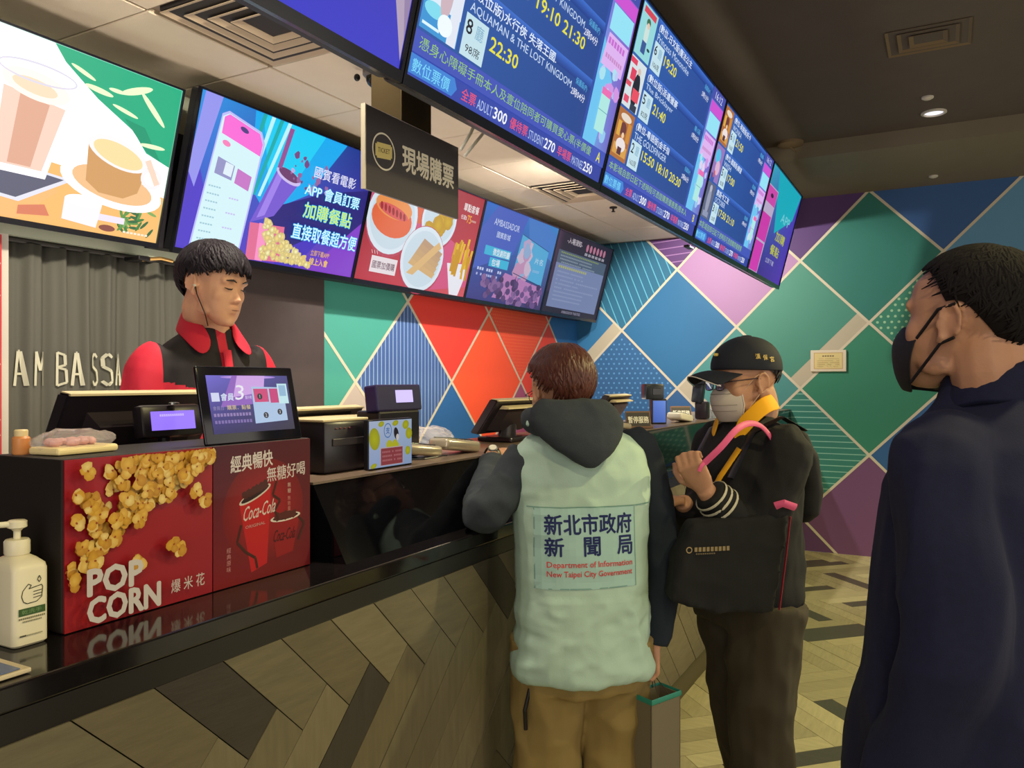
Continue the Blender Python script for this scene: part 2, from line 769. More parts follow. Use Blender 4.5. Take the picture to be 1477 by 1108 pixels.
# --- wall behind the staff (y = YB), x from 3.63 to XF: diamond print
wb = MB().box2((-3.0, YB, 0), (XF, YB + 0.15, ZD)).build('wall_back', mat('wall_dark', (62, 54, 50), 0.7))
tag(wb, kind='structure')
cv = Canvas((0, YB, 0), (1, 0, 0), (0, 0, 1))
OB = (3.976, 1.495)


def ndb(i, j):
    return (OB[0] + 0.56 * i, OB[1] + 0.56 * j)


TEAL = (66, 146, 130)
cells_b = {
    (0, 1): (TEAL, None), (-1, 0): (TEAL, None), (-1, 2): (TEAL, None), (1, 2): ((58, 84, 96), None), (-1, -2): (TEAL, None),
    (1, 0): ((62, 88, 140), ('stripe', math.radians(90), 0.042, 0.008, (140, 165, 195))),
    (2, 1): ((222, 62, 50), None), (3, 0): ((238, 84, 48), None),
    (4, 1): ((228, 78, 50), ('dots', 0.032, 0.005, (236, 140, 70))),
    (2, -1): ((44, 94, 150), None), (0, -1): ((176, 160, 150), None), (4, -1): ((160, 80, 110), None), (3, 2): ((212, 58, 48), None),
    (5, 0): ((226, 70, 52), None), (5, 2): ((190, 50, 60), None), (6, 1): ((44, 104, 160), None), (6, -1): ((50, 110, 170), None), (1, -2): ((60, 120, 140), None), (3, -2): ((90, 70, 130), None),
}
wall_print(cv, 3.66, 0.0, XF, ZC, OB, 0.56, 0.56, cells_b, [])
tag(cv.build('wall_covering', paint, wb))
# end reveal of the printed wall
tag(MB().box2((3.625, YB - 0.02, 0), (3.66, YB, 2.0)).build('trim_1', mat('teal_trim', (74, 158, 142), 0.6)), kind='structure')
# header above the curtain and the dark door panel
tag(MB().box2((1.2, YB - 0.13, 2.066), (2.70, YB, ZC)).build('trim_2', mat('header_paint', (176, 182, 160), 0.7)), kind='structure')
tag(MB().box2((1.735, YB - 0.13, 0), (1.768, YB, 2.066)).build('trim_3', mat('jamb', (206, 200, 186), 0.6)), kind='structure')
dd = MB().box2((2.66, YB - 0.06, 0), (3.62, YB, 2.6)).build('door_1', mat('door_dark', (66, 54, 52), 0.45, noise_amt=0.15, noise_scale=12))
tag(dd, kind='structure')
MB().bbox((3.54, YB - 0.085, 1.02), (0.03, 0.05, 0.16), 0.01).build('door_handle', mat('steel', (150, 150, 150), 0.3, 1.0), dd)

# --- other walls of the hall, out of view, closing the room
tag(MB().box2((-3.0, -4.15, 0), (XF + 0.15, -4.0, ZD)).build('wall_right', mat('wall_plain', (96, 88, 76), 0.8)), kind='structure')
tag(MB().box2((-3.15, -4.15, 0), (-3.0, YB + 0.15, ZD)).build('wall_near', mat('wall_plain', (96, 88, 76), 0.8)), kind='structure')

# --- dark ceiling over the customers, with the low bulkhead towards the far wall
mc = mat('ceiling_dark', (82, 72, 64), 0.85, noise_amt=0.12, noise_scale=5, bump=0.15, bump_scale=200)
tag(MB().box2((-3.0, -4.0, ZD), (XF, 1.36, ZD + 0.1)).build('ceiling_hall', mc), kind='structure')
bk = MB().prism([(6.1, -4.0, 3.12), (6.1, 1.28, 3.12), (XF, 1.28, 3.12), (XF, -4.0, 3.12)], (0, 0, 0.11)).build('ceiling_bulkhead', mat('bulkhead', (112, 102, 84), 0.8, noise_amt=0.1, noise_scale=4))
tag(bk, kind='structure')
# soffit between the two ceilings, behind the big screens
tag(MB().box2((-3.0, 1.28, ZC), (XF, 1.36, ZD)).build('trim_4', mat('soffit', (56, 50, 48), 0.8)), kind='structure')

# --- tile ceiling over the staff
ct = MB().box2((-3.0, 1.30, ZC + 0.02), (XF, YB, ZC + 0.10)).build('ceiling_staff', mat('grid', (132, 116, 100), 0.7))
tag(ct, kind='structure')
tile_me = None
tmat = mat('tile_white', (214, 198, 176), 0.85, noise_amt=0.05, noise_scale=8, bump=0.2, bump_scale=300)
tm = MB().bbox((0, 0, 0), (0.592, 0.592, 0.02), 0.004, seg=1)
tile_me = tm.mesh('ceiling_tile', [tmat])
for i in range(-5, 10):
    for j in range(-1, 2):
        cx, cy = 2.22 + 0.6 * i, 2.26 + 0.6 * j
        if cx > 7.3 or (i, j) in ((0, 0), (5, 0)):
            continue
        o = bpy.data.objects.new('ceiling_tile', tile_me)
        C.objects.link(o)
        o.parent = ct
        o.location = (cx, cy, ZC + 0.012 + random.uniform(0, .002))
# cut tiles along the back wall and the far wall
for i in range(-5, 10):
    cx = 2.22 + 0.6 * i
    if cx > 7.3:
        continue
    MB().bbox((cx, 3.23, ZC + 0.012), (0.592, 0.132, 0.02), 0.004, seg=1).build('ceiling_tile', tmat, ct)
    MB().bbox((cx, 1.335, ZC + 0.012), (0.592, 0.04, 0.02), 0.004, seg=1).build('ceiling_tile', tmat, ct)

# four-way air diffusers: in two tiles and in the dark ceiling
mv = mat('vent_paint', (178, 158, 132), 0.6)
mvd = mat('vent_dark', (46, 40, 38), 0.8)
mvb = mat('vent_brown', (104, 86, 62), 0.6)


def diffuser(cx, cy, z, w_, l_, label, m, n=4):
    t = empty('air_diffuser', (cx, cy, z), label, 'vent')
    MB().box2((cx - w_ / 2, cy - l_ / 2, z + 0.003), (cx + w_ / 2, cy + l_ / 2, z + 0.022)).build('backing', mvd, t)
    for k in range(n):
        f = 1 - k / n * 0.82
        a, b = w_ / 2 * f, l_ / 2 * f
        mb = MB()
        e, dz = 0.014, 0.012
        zz = z - 0.006 - 0.0015 * k
        o4 = [(-a, -b), (a, -b), (a, b), (-a, b)]
        i4 = [(-a + e * 2, -b + e * 2), (a - e * 2, -b + e * 2), (a - e * 2, b - e * 2), (-a + e * 2, b - e * 2)]
        for q in range(4):
            r = (q + 1) % 4
            A, B, D_, E_ = o4[q], o4[r], i4[r], i4[q]
            mb.prism([(cx + A[0], cy + A[1], zz), (cx + B[0], cy + B[1], zz), (cx + D_[0], cy + D_[1], zz + dz), (cx + E_[0], cy + E_[1], zz + dz)], (0, 0, 0.003))
        mb.build('vane', m, t)
    return t


diffuser(2.22, 2.24, ZC, 0.56, 0.56, 'large square air diffuser in the tile ceiling nearest the camera', mv)
diffuser(5.22, 2.26, ZC, 0.56, 0.56, 'square air diffuser further along the tile ceiling beneath the showtime screens', mv)
diffuser(4.53, 0.08, ZD, 0.34, 0.38, 'rectangular brown air diffuser in the dark ceiling', mvb, 3)


def recessed(x, y, z, r, label, on, name='downlight', cat='light'):
    t = empty(name, (x, y, z), label, cat)
    MB().lathe((x, y, z), [(r * 0.72, 0.0), (r, 0.0), (r, -0.008), (r * 0.8, -0.012), (r * 0.70, 0.004)], 24, caps=False).build('rim', mat('light_rim', (190, 182, 170), 0.4), t, smooth=True)
    MB().lathe((x, y, z), [(r * 0.75, -0.002), (r * 0.6, -0.004), (r * 0.05, -0.005)], 20).build('lens', mat('light_lens_' + str(on), (230, 230, 235), 0.3, emit=(220, 222, 240), es=on), t)
    return t


recessed(5.80, 0.07, ZD, 0.075, 'round lit downlight in the dark ceiling', 1.2)
for x, y, z, lb in ((5.47, 0.10, ZD, 'small white ceiling sensor above the round downlight'), (7.11, 0.09, 3.12, 'small ceiling sensor nearest the far wall')):
    t = empty('ceiling_sensor', (x, y, z), lb, 'sensor')
    MB().lathe((x, y, z), [(0.034, 0), (0.034, -0.008), (0.02, -0.016), (0.004, -0.02)], 16).build('housing', mat('light_rim', (190, 182, 170), 0.4), t, smooth=True)
t = empty('ceiling_speaker', (6.03, 0.99, ZD), 'small dim ceiling speaker near the end of the showtime screens', 'speaker')
MB().lathe((6.03, 0.99, ZD), [(0.09, 0), (0.09, -0.02), (0.06, -0.03), (0.01, -0.035)], 20).build('housing', mvb, t, smooth=True)
MB().tube([(6.03, 0.99, ZD - 0.035), (6.05, 0.95, ZD - 0.07)], 0.006).build('bracket', mvb, t)
t = empty('ceiling_sprinkler', (5.81, 2.27, ZC), 'small sprinkler head in the tile ceiling near the far wall', 'sprinkler')
MB().lathe((5.81, 2.27, ZC), [(0.03, 0), (0.03, -0.006), (0.008, -0.01), (0.008, -0.03), (0.016, -0.032), (0.016, -0.035)], 14).build('sprinkler_head', mvd, t, smooth=True)
# dome camera and small spotlight just beyond the lower edge of the screens
t = empty('dome_camera', (2.76, 2.18, ZC), 'dark dome security camera hanging from the tile ceiling', 'camera')
MB().lathe((2.76, 2.18, ZC), [(0.055, 0), (0.055, -0.02), (0.045, -0.03)], 24).build('base', mat('cam_base', (120, 112, 108), 0.4), t, smooth=True)
MB().ell((2.76, 2.18, ZC - 0.035), (0.042, 0.042, 0.04)).build('dome', mat('dome_glass', (22, 20, 24), 0.1), t, smooth=True)
MB().ell((2.71, 2.24, ZC - 0.035), (0.014, 0.014, 0.016)).build('sensor', mat('dome_glass', (22, 20, 24), 0.1), t, smooth=True)
t = empty('track_spotlight', (2.18, 1.85, ZC), 'small black spotlight with a bright lens by the large diffuser', 'light')
MB().tube([(2.18, 1.85, ZC), (2.18, 1.85, ZC - 0.08)], 0.008).build('stem', mat('black_metal', (26, 25, 28), 0.4), t)
MB().tube([(2.16, 1.89, ZC - 0.06), (2.20, 1.80, ZC - 0.12)], [0.022, 0.03], 14).build('lamp_head', mat('black_metal', (26, 25, 28), 0.4), t, smooth=True)
MB().ell((2.202, 1.797, ZC - 0.123), (0.024, 0.024, 0.02)).build('lens', mat('spot_lens', (255, 250, 240), 0.3, emit=(255, 250, 240), es=5), t, smooth=True)

# ------------------------------------------------------------------ herringbone planks


def herringbone(L, w_, ang, org, bounds):
    """quads (a list of 4 uv points, direction flag) covering bounds"""
    n = int(round(L / w_))
    ca, sa = math.cos(ang), math.sin(ang)
    x0, y0, x1, y1 = bounds
    R = max(x1 - x0, y1 - y0) * 1.5
    mx, my = (x0 + x1) / 2 - org[0], (y0 + y1) / 2 - org[1]
    u0, v0 = mx * ca + my * sa, -mx * sa + my * ca
    out = []
    for i in range(int((v0 - R) / w_) - n, int((v0 + R) / w_) + n):
        for k in range(int((u0 - R - i * w_) / (2 * L)) - 2, int((u0 + R - i * w_) / (2 * L)) + 2):
            bx, by = i * w_ + 2 * L * k, i * w_
            for fl, q in ((0, (bx, by, bx + L, by + w_)), (1, (bx + L, by + w_ - L, bx + L + w_, by + w_))):
                g = 0.0012
                pts = [(q[0] + g, q[1] + g), (q[2] - g, q[1] + g), (q[2] - g, q[3] - g), (q[0] + g, q[3] - g)]
                pts = [(org[0] + a * ca - b * sa, org[1] + a * sa + b * ca) for a, b in pts]
                xs = [p[0] for p in pts]
                ys = [p[1] for p in pts]
                if max(xs) < x0 or min(xs) > x1 or max(ys) < y0 or min(ys) > y1:
                    continue
                out.append((pts, fl))
    return out


def wood(name, col, ang_axis, rough=0.35):
    return mat(name, col, rough, noise_amt=0.30, noise_scale=9, bump=0.06, bump_scale=30, stretch=ang_axis)


TONES = [(106, 98, 76), (100, 92, 71), (111, 102, 79), (96, 87, 66)]
DARK = (52, 46, 40)

# floor: slab with plank children
fl = MB().box2((-3.0, -4.0, -0.12), (XF, YB, -0.012)).build('floor', mat('floor_joint', (92, 84, 60), 0.7))
tag(fl, kind='structure')
FT = [(176, 166, 124), (164, 154, 114), (186, 176, 132), (156, 146, 108)]
fm = {}
for f_ in (0, 1):
    for q in range(4):
        fm[(f_, q)] = wood('floor_wood_%d%d' % (f_, q), FT[q], ((0, 0, math.radians(-45)), (1, 7, 1) if f_ == 0 else (7, 1, 1)), 0.32)
    fm[(f_, 9)] = wood('floor_dark_%d' % f_, (76, 72, 58), ((0, 0, math.radians(-45)), (1, 7, 1) if f_ == 0 else (7, 1, 1)), 0.32)
dark_at = [(6.85, 1.1), (7.0, 0.98), (6.0, 0.9), (5.6, 0.9), (5.15, 0.72), (4.9, 0.53), (3.4, 0.46), (4.5, 1.38), (4.9, 1.48), (4.3, 1.25),
           (6.9, 0.2), (6.6, 0.55), (5.9, 0.35), (6.3, 0.0)]
rest = {}
planks = herringbone(0.63, 0.105, math.radians(45), (0.02, 0.03), (-3.0, -4.0, XF, 1.25))
cand = []
for pts, f_ in planks:
    cx = sum(p[0] for p in pts) / 4
    cy = sum(p[1] for p in pts) / 4
    cl = clip_rect(pts, -3.0, -4.0, XF, 1.10)
    if len(cl) >= 3:
        cand.append((cl, f_, cx, cy))
chosen = set()
for (dx, dy) in dark_at:
    best = min(range(len(cand)), key=lambda i: (cand[i][2] - dx) ** 2 + (cand[i][3] - dy) ** 2)
    chosen.add(best)
npart = 0
order = sorted(range(len(cand)), key=lambda i: math.hypot(cand[i][2] - 3.6, cand[i][3] - 0.1) - (2 if cand[i][2] > 2.4 and cand[i][3] > cand[i][2] * -0.12 - 0.2 else 0))
vis = set(order[:290])
rnd = random.Random(3)
for i, (cl, f_, cx, cy) in enumerate(cand):
    q = 9 if (i in chosen or (rnd.random() < 0.035 and cy < 0.3)) else rnd.randrange(4)
    z = -0.012 + rnd.uniform(0.0105, 0.012)
    poly = [(p[0], p[1], -0.012) for p in cl]
    if i in vis:
        MB().prism(poly, (0, 0, z + 0.012)).build('floor_plank', fm[(f_, q)], fl)
    else:
        rest.setdefault((f_, q), MB()).prism(poly, (0, 0, z + 0.012))
allm = MB()
mats_l = []
for k, mb in rest.items():
    mi = len(mats_l)
    mats_l.append(fm[k])
    allm.add(mb.v, mb.f, mi)
o = allm.build('planks', mats_l, fl)
tag(o, kind='stuff')

# ------------------------------------------------------------------ the service counter
blk = mat('counter_stone', (22, 19, 20), 0.10, noise_amt=0.5, noise_scale=60, spec=0.6)
blk2 = mat('counter_glass', (8, 8, 11), 0.05, spec=0.7)
cn = empty('service_counter', (3.6, 1.5, 0), 'long black stone counter clad in herringbone planks below its ledge', 'counter')
XE = XF - 0.01
# core under the ledge
MB().box2((-1.0, 1.20, 0), (XE, 1.80, 1.02)).build('carcass', mat('carcass', (60, 54, 44), 0.7), cn)
# ledge slab + fascia
MB().bbox((3.225, 1.345, 1.04), (8.45, 0.31, 0.04), 0.004).build('ledge', blk, cn)
MB().box2((-1.0, 1.19, 0.975), (XE, 1.215, 1.02)).build('fascia', mat('fascia', (24, 21, 20), 0.3), cn)
# raised black glass front: leaning panel from the ledge up to the counter top
XA = 1.49
P = [(XA, 1.265, 1.06), (XA, 1.37, 1.245), (3.7, 1.37, 1.245), (3.7, 1.265, 1.06)]
MB().add([(XA, 1.265, 1.06), (XA, 1.37, 1.245), (XA, 1.80, 1.245), (XA, 1.80, 1.06),
          (3.7, 1.265, 1.06), (3.7, 1.37, 1.245), (3.7, 1.80, 1.245), (3.7, 1.80, 1.06)],
         [(0, 1, 2, 3), (7, 6, 5, 4), (0, 4, 5, 1), (1, 5, 6, 2), (2, 6, 7, 3), (3, 7, 4, 0)]).build('raised_front', blk2, cn, label='glossy black leaning front of the raised counter')
MB().add([(3.7, 1.265, 1.06), (3.7, 1.37, 1.245), (3.7, 1.80, 1.245), (3.7, 1.80, 1.06),
          (XE, 1.20, 1.06), (XE, 1.225, 1.245), (XE, 1.80, 1.245), (XE, 1.80, 1.06)],
         [(0, 1, 2, 3), (7, 6, 5, 4), (0, 4, 5, 1), (1, 5, 6, 2), (2, 6, 7, 3), (3, 7, 4, 0)]).build('raised_front', blk2, cn)
top = MB()
top.prism([(XA - 0.005, 1.365, 1.245), (3.7, 1.365, 1.245), (XE, 1.22, 1.245), (XE, 1.82, 1.245), (XA - 0.005, 1.82, 1.245)], (0, 0, 0.006))
top.build('counter_top', mat('top_stone_sheen', (112, 94, 82), 0.30, noise_amt=0.3, noise_scale=50), cn)  # beige base colour stands in for a pale reflection on the black top
# herringbone cladding of the front, each plank its own piece
wm = {}
for f_ in (0, 1):
    st = ((0, math.radians(45), 0), (1, 1, 7) if f_ == 0 else (7, 1, 1))
    for q in range(4):
        wm[(f_, q)] = wood('clad_wood_%d%d' % (f_, q), TONES[q], st, 0.42)
    wm[(f_, 9)] = wood('clad_dark_%d' % f_, DARK, st, 0.42)
pl = herringbone(0.63, 0.105, math.radians(-45), (0.668, 1.211), (-1.0, 0.0, XE, 0.975))
cd = []
for pts, f_ in pl:
    c2 = clip_rect(pts, -0.6, 0.0, XE, 0.975)
    if len(c2) >= 3:
        cd.append((c2, f_, sum(p[0] for p in c2) / len(c2), sum(p[1] for p in c2) / len(c2)))
dk = set()
for (dx, dz) in [(0.99, 0.96), (2.05, 0.84), (1.30, 0.55), (3.3, 0.7), (0.35, 0.6)]:
    dk.add(min(range(len(cd)), key=lambda i: (cd[i][2] - dx) ** 2 + (cd[i][3] - dz) ** 2))
rnd = random.Random(11)
vis = set(sorted(range(len(cd)), key=lambda i: abs(cd[i][2] - 1.8))[:280])
more = {}
for i, (c2, f_, cx, cz) in enumerate(cd):
    q = 9 if i in dk else rnd.randrange(4)
    th = rnd.uniform(0.0115, 0.014)
    poly = [(p[0], 1.20, p[1]) for p in c2]
    if i in vis:
        MB().prism(poly, (0, -th, 0)).build('cladding_plank', wm[(f_, q)], cn)
    else:
        more.setdefault((f_, q), MB()).prism(poly, (0, -th, 0))
if more:
    allm = MB()
    ml = []
    for k, mb in more.items():
        ml.append(wm[k])
        allm.add(mb.v, mb.f, len(ml) - 1)
    tag(allm.build('planks', ml, cn), kind='stuff')
MB().bbox((0.0, 1.672, 1.04), (3.0, 0.25, 0.04), 0.004).build('work_shelf', blk, cn)
MB().bbox((4.4, 1.75, 1.04), (6.0, 0.10, 0.04), 0.004).build('work_shelf', blk, cn)

# --------------------------------------------------------------- display box with two printed fronts
prn = attr_mat('print_gloss', False, rough=0.5, coat=0.06)
prm = attr_mat('print_matt', False, rough=0.6)
blackp = mat('black_plastic', (24, 22, 26), 0.38)
bx = empty('display_box', (1.145, 1.44, 1.061), 'black box on the ledge with red popcorn and cola posters on its front', 'display')
MB().bbox((1.145, 1.447, 1.2125), (0.612, 0.205, 0.303), 0.003).build('box', mat('box_black', (36, 30, 28), 0.55), bx)
# popcorn poster
X0, X1, ZB, ZT, YS = 0.841, 1.157, 1.062, 1.363, 1.3435
MB().box2((X0, YS - 0.003, ZB), (X1, YS, ZT)).build('poster_board', mat('board', (120, 20, 30), 0.5), bx)
cv = Canvas((X0, YS - 0.003, ZB), (1, 0, 0), (0, 0, 1), step=0.00002)
W_, H_ = X1 - X0, ZT - ZB
cv.grad(0, 0, W_, H_, (150, 20, 26), (140, 18, 34), (150, 34, 40), (158, 20, 40), 4)
rnd = random.Random(5)
POP = [(214, 168, 60), (220, 178, 80), (204, 156, 50), (226, 194, 108), (196, 146, 54), (230, 206, 134)]


def kernel(c, x, y, r, lim=None):
    for k in range(5):
        a = rnd.uniform(0, 6.28)
        b = POP[rnd.randrange(6)]
        qx, qy = x + r * .5 * math.cos(a), y + r * .5 * math.sin(a)
        rr = r * rnd.uniform(.45, .7)
        if lim:
            qx = min(max(qx, lim[0] + rr * 1.25), lim[2] - rr * 1.25)
            qy = min(max(qy, lim[1] + rr * 1.25), lim[3] - rr * 1.25)
        c.blob(qx, qy, rr, b, 9, 0.22, (int(b[0] * .93), int(b[1] * .86), int(b[2] * .74)))
    c.ell(x, y, r * .16, r * .12, (150, 70, 30), rnd.uniform(0, 3), 8)


for k in range(150):
    a = rnd.random()
    px = a * W_ * 0.98
    # diagonal spill: from the lower left up to the upper right
    mid = 0.12 + 0.62 * a * H_ / H_ * H_ / 0.303 * 0.303 + 0.0
    lo = H_ * (0.28 + 0.68 * a)
    hi = H_ * min(1.0, 0.60 + 1.2 * a)
    if a < 0.12 and rnd.random() < .5:
        continue
    py = rnd.uniform(min(lo, H_ * .93), hi)
    kernel(cv, px, py, rnd.uniform(0.013, 0.018), (0, 0, W_, H_))
for (a, b) in ((.12, .72), (.70, .36), (.83, .72), (.42, .33), (.10, .93), (.15, .62), (.03, .80), (.90, .66), (.66, .40)):
    kernel(cv, W_ * a, H_ * b, 0.016, (0, 0, W_, H_))
cv.text('POP', W_ * 0.10, H_ * 0.20, H_ * 0.150, W_ * 0.34, (198, 190, 186), 0.10)
cv.text('CORN', W_ * 0.10, H_ * 0.035, H_ * 0.145, W_ * 0.46, (198, 190, 186), 0.10)
cv.text('爆 米 花', W_ * 0.64, H_ * 0.085, H_ * 0.085, W_ * 0.25, (190, 180, 176), 0.01)
cv.build('printed_front', prn, bx, 'red popcorn poster')
# cola poster
X2, X3 = 1.160, 1.447
MB().box2((X2, YS - 0.003, ZB), (X3, YS, ZT)).build('poster_board', mat('board', (120, 20, 30), 0.5), bx)
cv = Canvas((X2, YS - 0.003, ZB), (1, 0, 0), (0, 0, 1), step=0.00002)
W_ = X3 - X2
cv.grad(0, 0, W_, H_, (120, 10, 18), (104, 8, 16), (76, 8, 24), (70, 10, 36), 4)
cv.ell(W_ * .5, H_ * .5, W_ * .42, H_ * .38, (158, 16, 22), 0, 24, (108, 10, 18))
cv.text('經典暢快', W_ * .16, H_ * .80, H_ * .12, W_ * .42, (206, 196, 196), 0.03, rise=0.06)
cv.text('無糖好喝', W_ * .52, H_ * .70, H_ * .11, W_ * .42, (200, 190, 190), 0.012, rise=0.05)
RC = (176, 18, 24)
cv.poly([(W_ * .24, H_ * .58), (W_ * .56, H_ * .66), (W_ * .52, H_ * .10), (W_ * .36, H_ * .06)], RC)
cv.ell(W_ * .40, H_ * .625, W_ * .17, H_ * .035, (200, 190, 180), 0.36)
cv.ell(W_ * .40, H_ * .628, W_ * .15, H_ * .026, (40, 12, 12), 0.36)
for k in range(6):
    cv.blob(W_ * (.30 + .04 * k), H_ * (.63 + .012 * k), W_ * .035, (70, 24, 18), 7)
cv.poly([(W_ * .56, H_ * .40), (W_ * .88, H_ * .42), (W_ * .80, H_ * .14), (W_ * .62, H_ * .12)], (136, 14, 20))
cv.ell(W_ * .72, H_ * .415, W_ * .165, H_ * .030, (206, 196, 186), 0.03)
cv.ell(W_ * .72, H_ * .417, W_ * .14, H_ * .020, (40, 12, 12), 0.03)
for k in range(5):
    cv.blob(W_ * (.63 + .045 * k), H_ * .43, W_ * .035, (80, 28, 20), 7)
# cola splash
for pts in ([(.62, .70), (.58, .60), (.66, .55), (.60, .48), (.64, .40)], [(.26, .42), (.22, .30), (.30, .22), (.40, .16), (.42, .08)], [(.86, .40), (.93, .34), (.86, .22)]):
    cv.line([(W_ * a, H_ * b) for a, b in pts], W_ * .022, (60, 22, 10))
cv.text('Coca-Cola', W_ * .27, H_ * .44, H_ * .105, W_ * .33, (206, 186, 180), 0.01, shear=0.25, rise=0.10)
cv.text('ORIGINAL', W_ * .30, H_ * .385, H_ * .022, W_ * .20, (190, 150, 146), rise=0.05)
cv.text('Coca-Cola', W_ * .58, H_ * .24, H_ * .09, W_ * .24, (60, 8, 12), 0.01, shear=0.25)
for k, ch in enumerate('經典原味'):
    cv.text(ch, W_ * .12, H_ * (.24 - .045 * k), H_ * .036, W_ * .04, (190, 130, 130))
for k, ch in enumerate('無糖'):
    cv.text(ch, W_ * .74, H_ * (.64 - .045 * k), H_ * .036, W_ * .035, (200, 170, 160))
for k, ch in enumerate('無熱量'):
    cv.text(ch, W_ * .74, H_ * (.54 - .04 * k), H_ * .033, W_ * .033, (190, 120, 110))
cv.build('printed_front', prn, bx, 'dark red cola poster')

# --------------------------------------------------------------- tablet on the box
SCR = attr_mat('screen_light', True, 1.0)
SCRB = attr_mat('screen_light_bright', True, 1.25)
SCRD = attr_mat('screen_light_dim', True, 0.8)
t = empty('tablet', (1.294, 1.40, 1.364), 'black tablet standing on the display box showing a purple member offer', 'tablet')
TL = math.radians(12)
tR = Matrix.Rotation(-TL, 3, 'X')


def tilt_canvas(o, ang, **k):
    return Canvas(o, (1, 0, 0), (0, math.sin(ang), math.cos(ang)), **k)


tu = V3((0, math.sin(TL), math.cos(TL)))
tn = V3((0, -math.cos(TL), math.sin(TL)))
o0 = V3((1.294, 1.352, 1.366))
MB().bbox(o0 + tu * 0.085 - tn * 0.005, (0.282, 0.009, 0.172), 0.012, rot=tR, seg=3).build('shell', mat('tablet_black', (18, 16, 26), 0.15), t, smooth=True)
cv = tilt_canvas(o0 + V3((-0.118, 0, 0)) + tu * 0.022, TL, step=0.00002, base=0.0002)
w_, h_ = 0.238, 0.128
cv.grad(0, 0, w_, h_, (44, 40, 110), (30, 30, 70), (60, 60, 140), (120, 110, 220), 6)
cv.ell(w_ * .5, h_ * .97, w_ * .34, h_ * .5 * 0.06, (230, 200, 255), 0, 20, (170, 130, 230))
cv.poly([(w_ * .12, h_ * .45), (w_ * .62, h_ * .5), (w_ * .62, h_), (w_ * .3, h_)], (150, 100, 200))
cv.poly([(w_ * .28, h_ * .62), (w_ * .66, h_ * .7), (w_ * .7, h_ * .995), (w_ * .36, h_ * .995)], (214, 170, 240))
cv.rect(w_ * .03, h_ * .55, w_ * .12, h_ * .70, (220, 225, 255))
cv.text('會員', w_ * .13, h_ * .56, h_ * .13, w_ * .15, (220, 235, 255), 0.03, shear=0.15)
cv.text('3', w_ * .30, h_ * .57, h_ * .26, w_ * .10, (245, 245, 255), 0.0, shear=0.2)
cv.text('重好禮', w_ * .42, h_ * .58, h_ * .06, w_ * .08, (230, 220, 255))
cv.text('會員日', w_ * .03, h_ * .40, h_ * .07, w_ * .12, (150, 140, 190))
cv.text('購票．點餐', w_ * .19, h_ * .40, h_ * .08, w_ * .28, (214, 190, 150), 0.02)
cv.bars(w_ * .03, h_ * .29, w_ * .44, h_ * .055, (150, 130, 190), 12, 1)
cv.bars(w_ * .03, h_ * .17, w_ * .44, h_ * .055, (130, 112, 180), 12, 1)
cv.poly([(w_ * .50, h_ * .14), (w_ * .92, h_ * .17), (w_ * .92, h_ * .78), (w_ * .51, h_ * .80)], (178, 205, 240))
cv.rect(w_ * .53, h_ * .52, w_ * .71, h_ * .76, (214, 70, 130))
cv.rect(w_ * .73, h_ * .50, w_ * .84, h_ * .76, (206, 60, 130))
cv.rect(w_ * .84, h_ * .48, w_ * .97, h_ * .85, (200, 240, 250))
cv.rect(w_ * .86, h_ * .62, w_ * .95, h_ * .82, (150, 190, 225))
for a, b, ch in ((.60, .62, '1'), (.645, .28, '2'), (.83, .33, '3')):
    cv.ell(w_ * a, h_ * b, w_ * .032, h_ * .055, (40, 40, 60))
    cv.text(ch, w_ * a, h_ * (b - .03), h_ * .06, None, (220, 230, 255), align='c')
cv.build('screen', attr_mat('screen_tablet', True, 0.85), t)
MB().prism([(1.24, 1.362, 1.364), (1.24, 1.41, 1.364), (1.24, 1.38, 1.45)], (0.1, 0, 0)).build('stand', blackp, t)

# --------------------------------------------------------------- sweets, bottle, sanitiser, tray
pink = mat('candy_paper', (240, 150, 140), 0.5, noise_amt=0.5, noise_scale=60)
yelw = mat('paper_yellow', (240, 214, 150), 0.6)
foil = mat('clear_wrap', (235, 225, 225), 0.08, alpha=0.28, spec=1.0)
t = empty('snack_bag', (0.93, 1.45, 1.365), 'crinkled clear bag of pink and yellow snacks on the display box corner', 'snack bag')
MB().bbox((0.93, 1.45, 1.372), (0.13, 0.08, 0.014), 0.005, rot=0.1).build('tray', mat('tray_cream', (255, 232, 170), 0.5), t)
mb = MB()
for k in range(14):
    mb.ell((0.93 + random.uniform(-.05, .05), 1.45 + random.uniform(-.03, .03), 1.386), (0.012, 0.010, 0.008), Matrix.Rotation(random.random() * 3, 3, 'Z'), nu=8, nv=5)
mb.build('snacks', pink, t, smooth=True)
mb = MB().ell((0.93, 1.45, 1.388), (0.078, 0.05, 0.022), nu=26, nv=14)
me = mb.mesh('wrap', [foil])
displace(me, lambda p, n: 0.006 * noise.noise(p * 60))
link_mesh('wrapper', me, t)
t = empty('small_bottle', (0.866, 1.512, 1.364), 'small orange plastic bottle with a pale cap at the box edge', 'bottle')
MB().lathe((0.866, 1.512, 1.364), [(0.014, 0), (0.0155, 0.003), (0.0155, 0.030), (0.012, 0.034)], 20).build('bottle_body', mat('orange_plastic', (226, 150, 90), 0.35), t, smooth=True)
MB().lathe((0.866, 1.512, 1.364), [(0.0115, 0.034), (0.0118, 0.044), (0.010, 0.046)], 20).build('cap', mat('cream_plastic', (238, 214, 160), 0.4), t, smooth=True)

wp = mat('bottle_white', (232, 222, 190), 0.35, spec=0.4)
bxc, byc = 0.782, 1.377
t = empty('sanitizer_bottle', (bxc, byc, 1.061), 'white pump bottle of hand sanitiser on the counter ledge', 'bottle')
mb = MB()


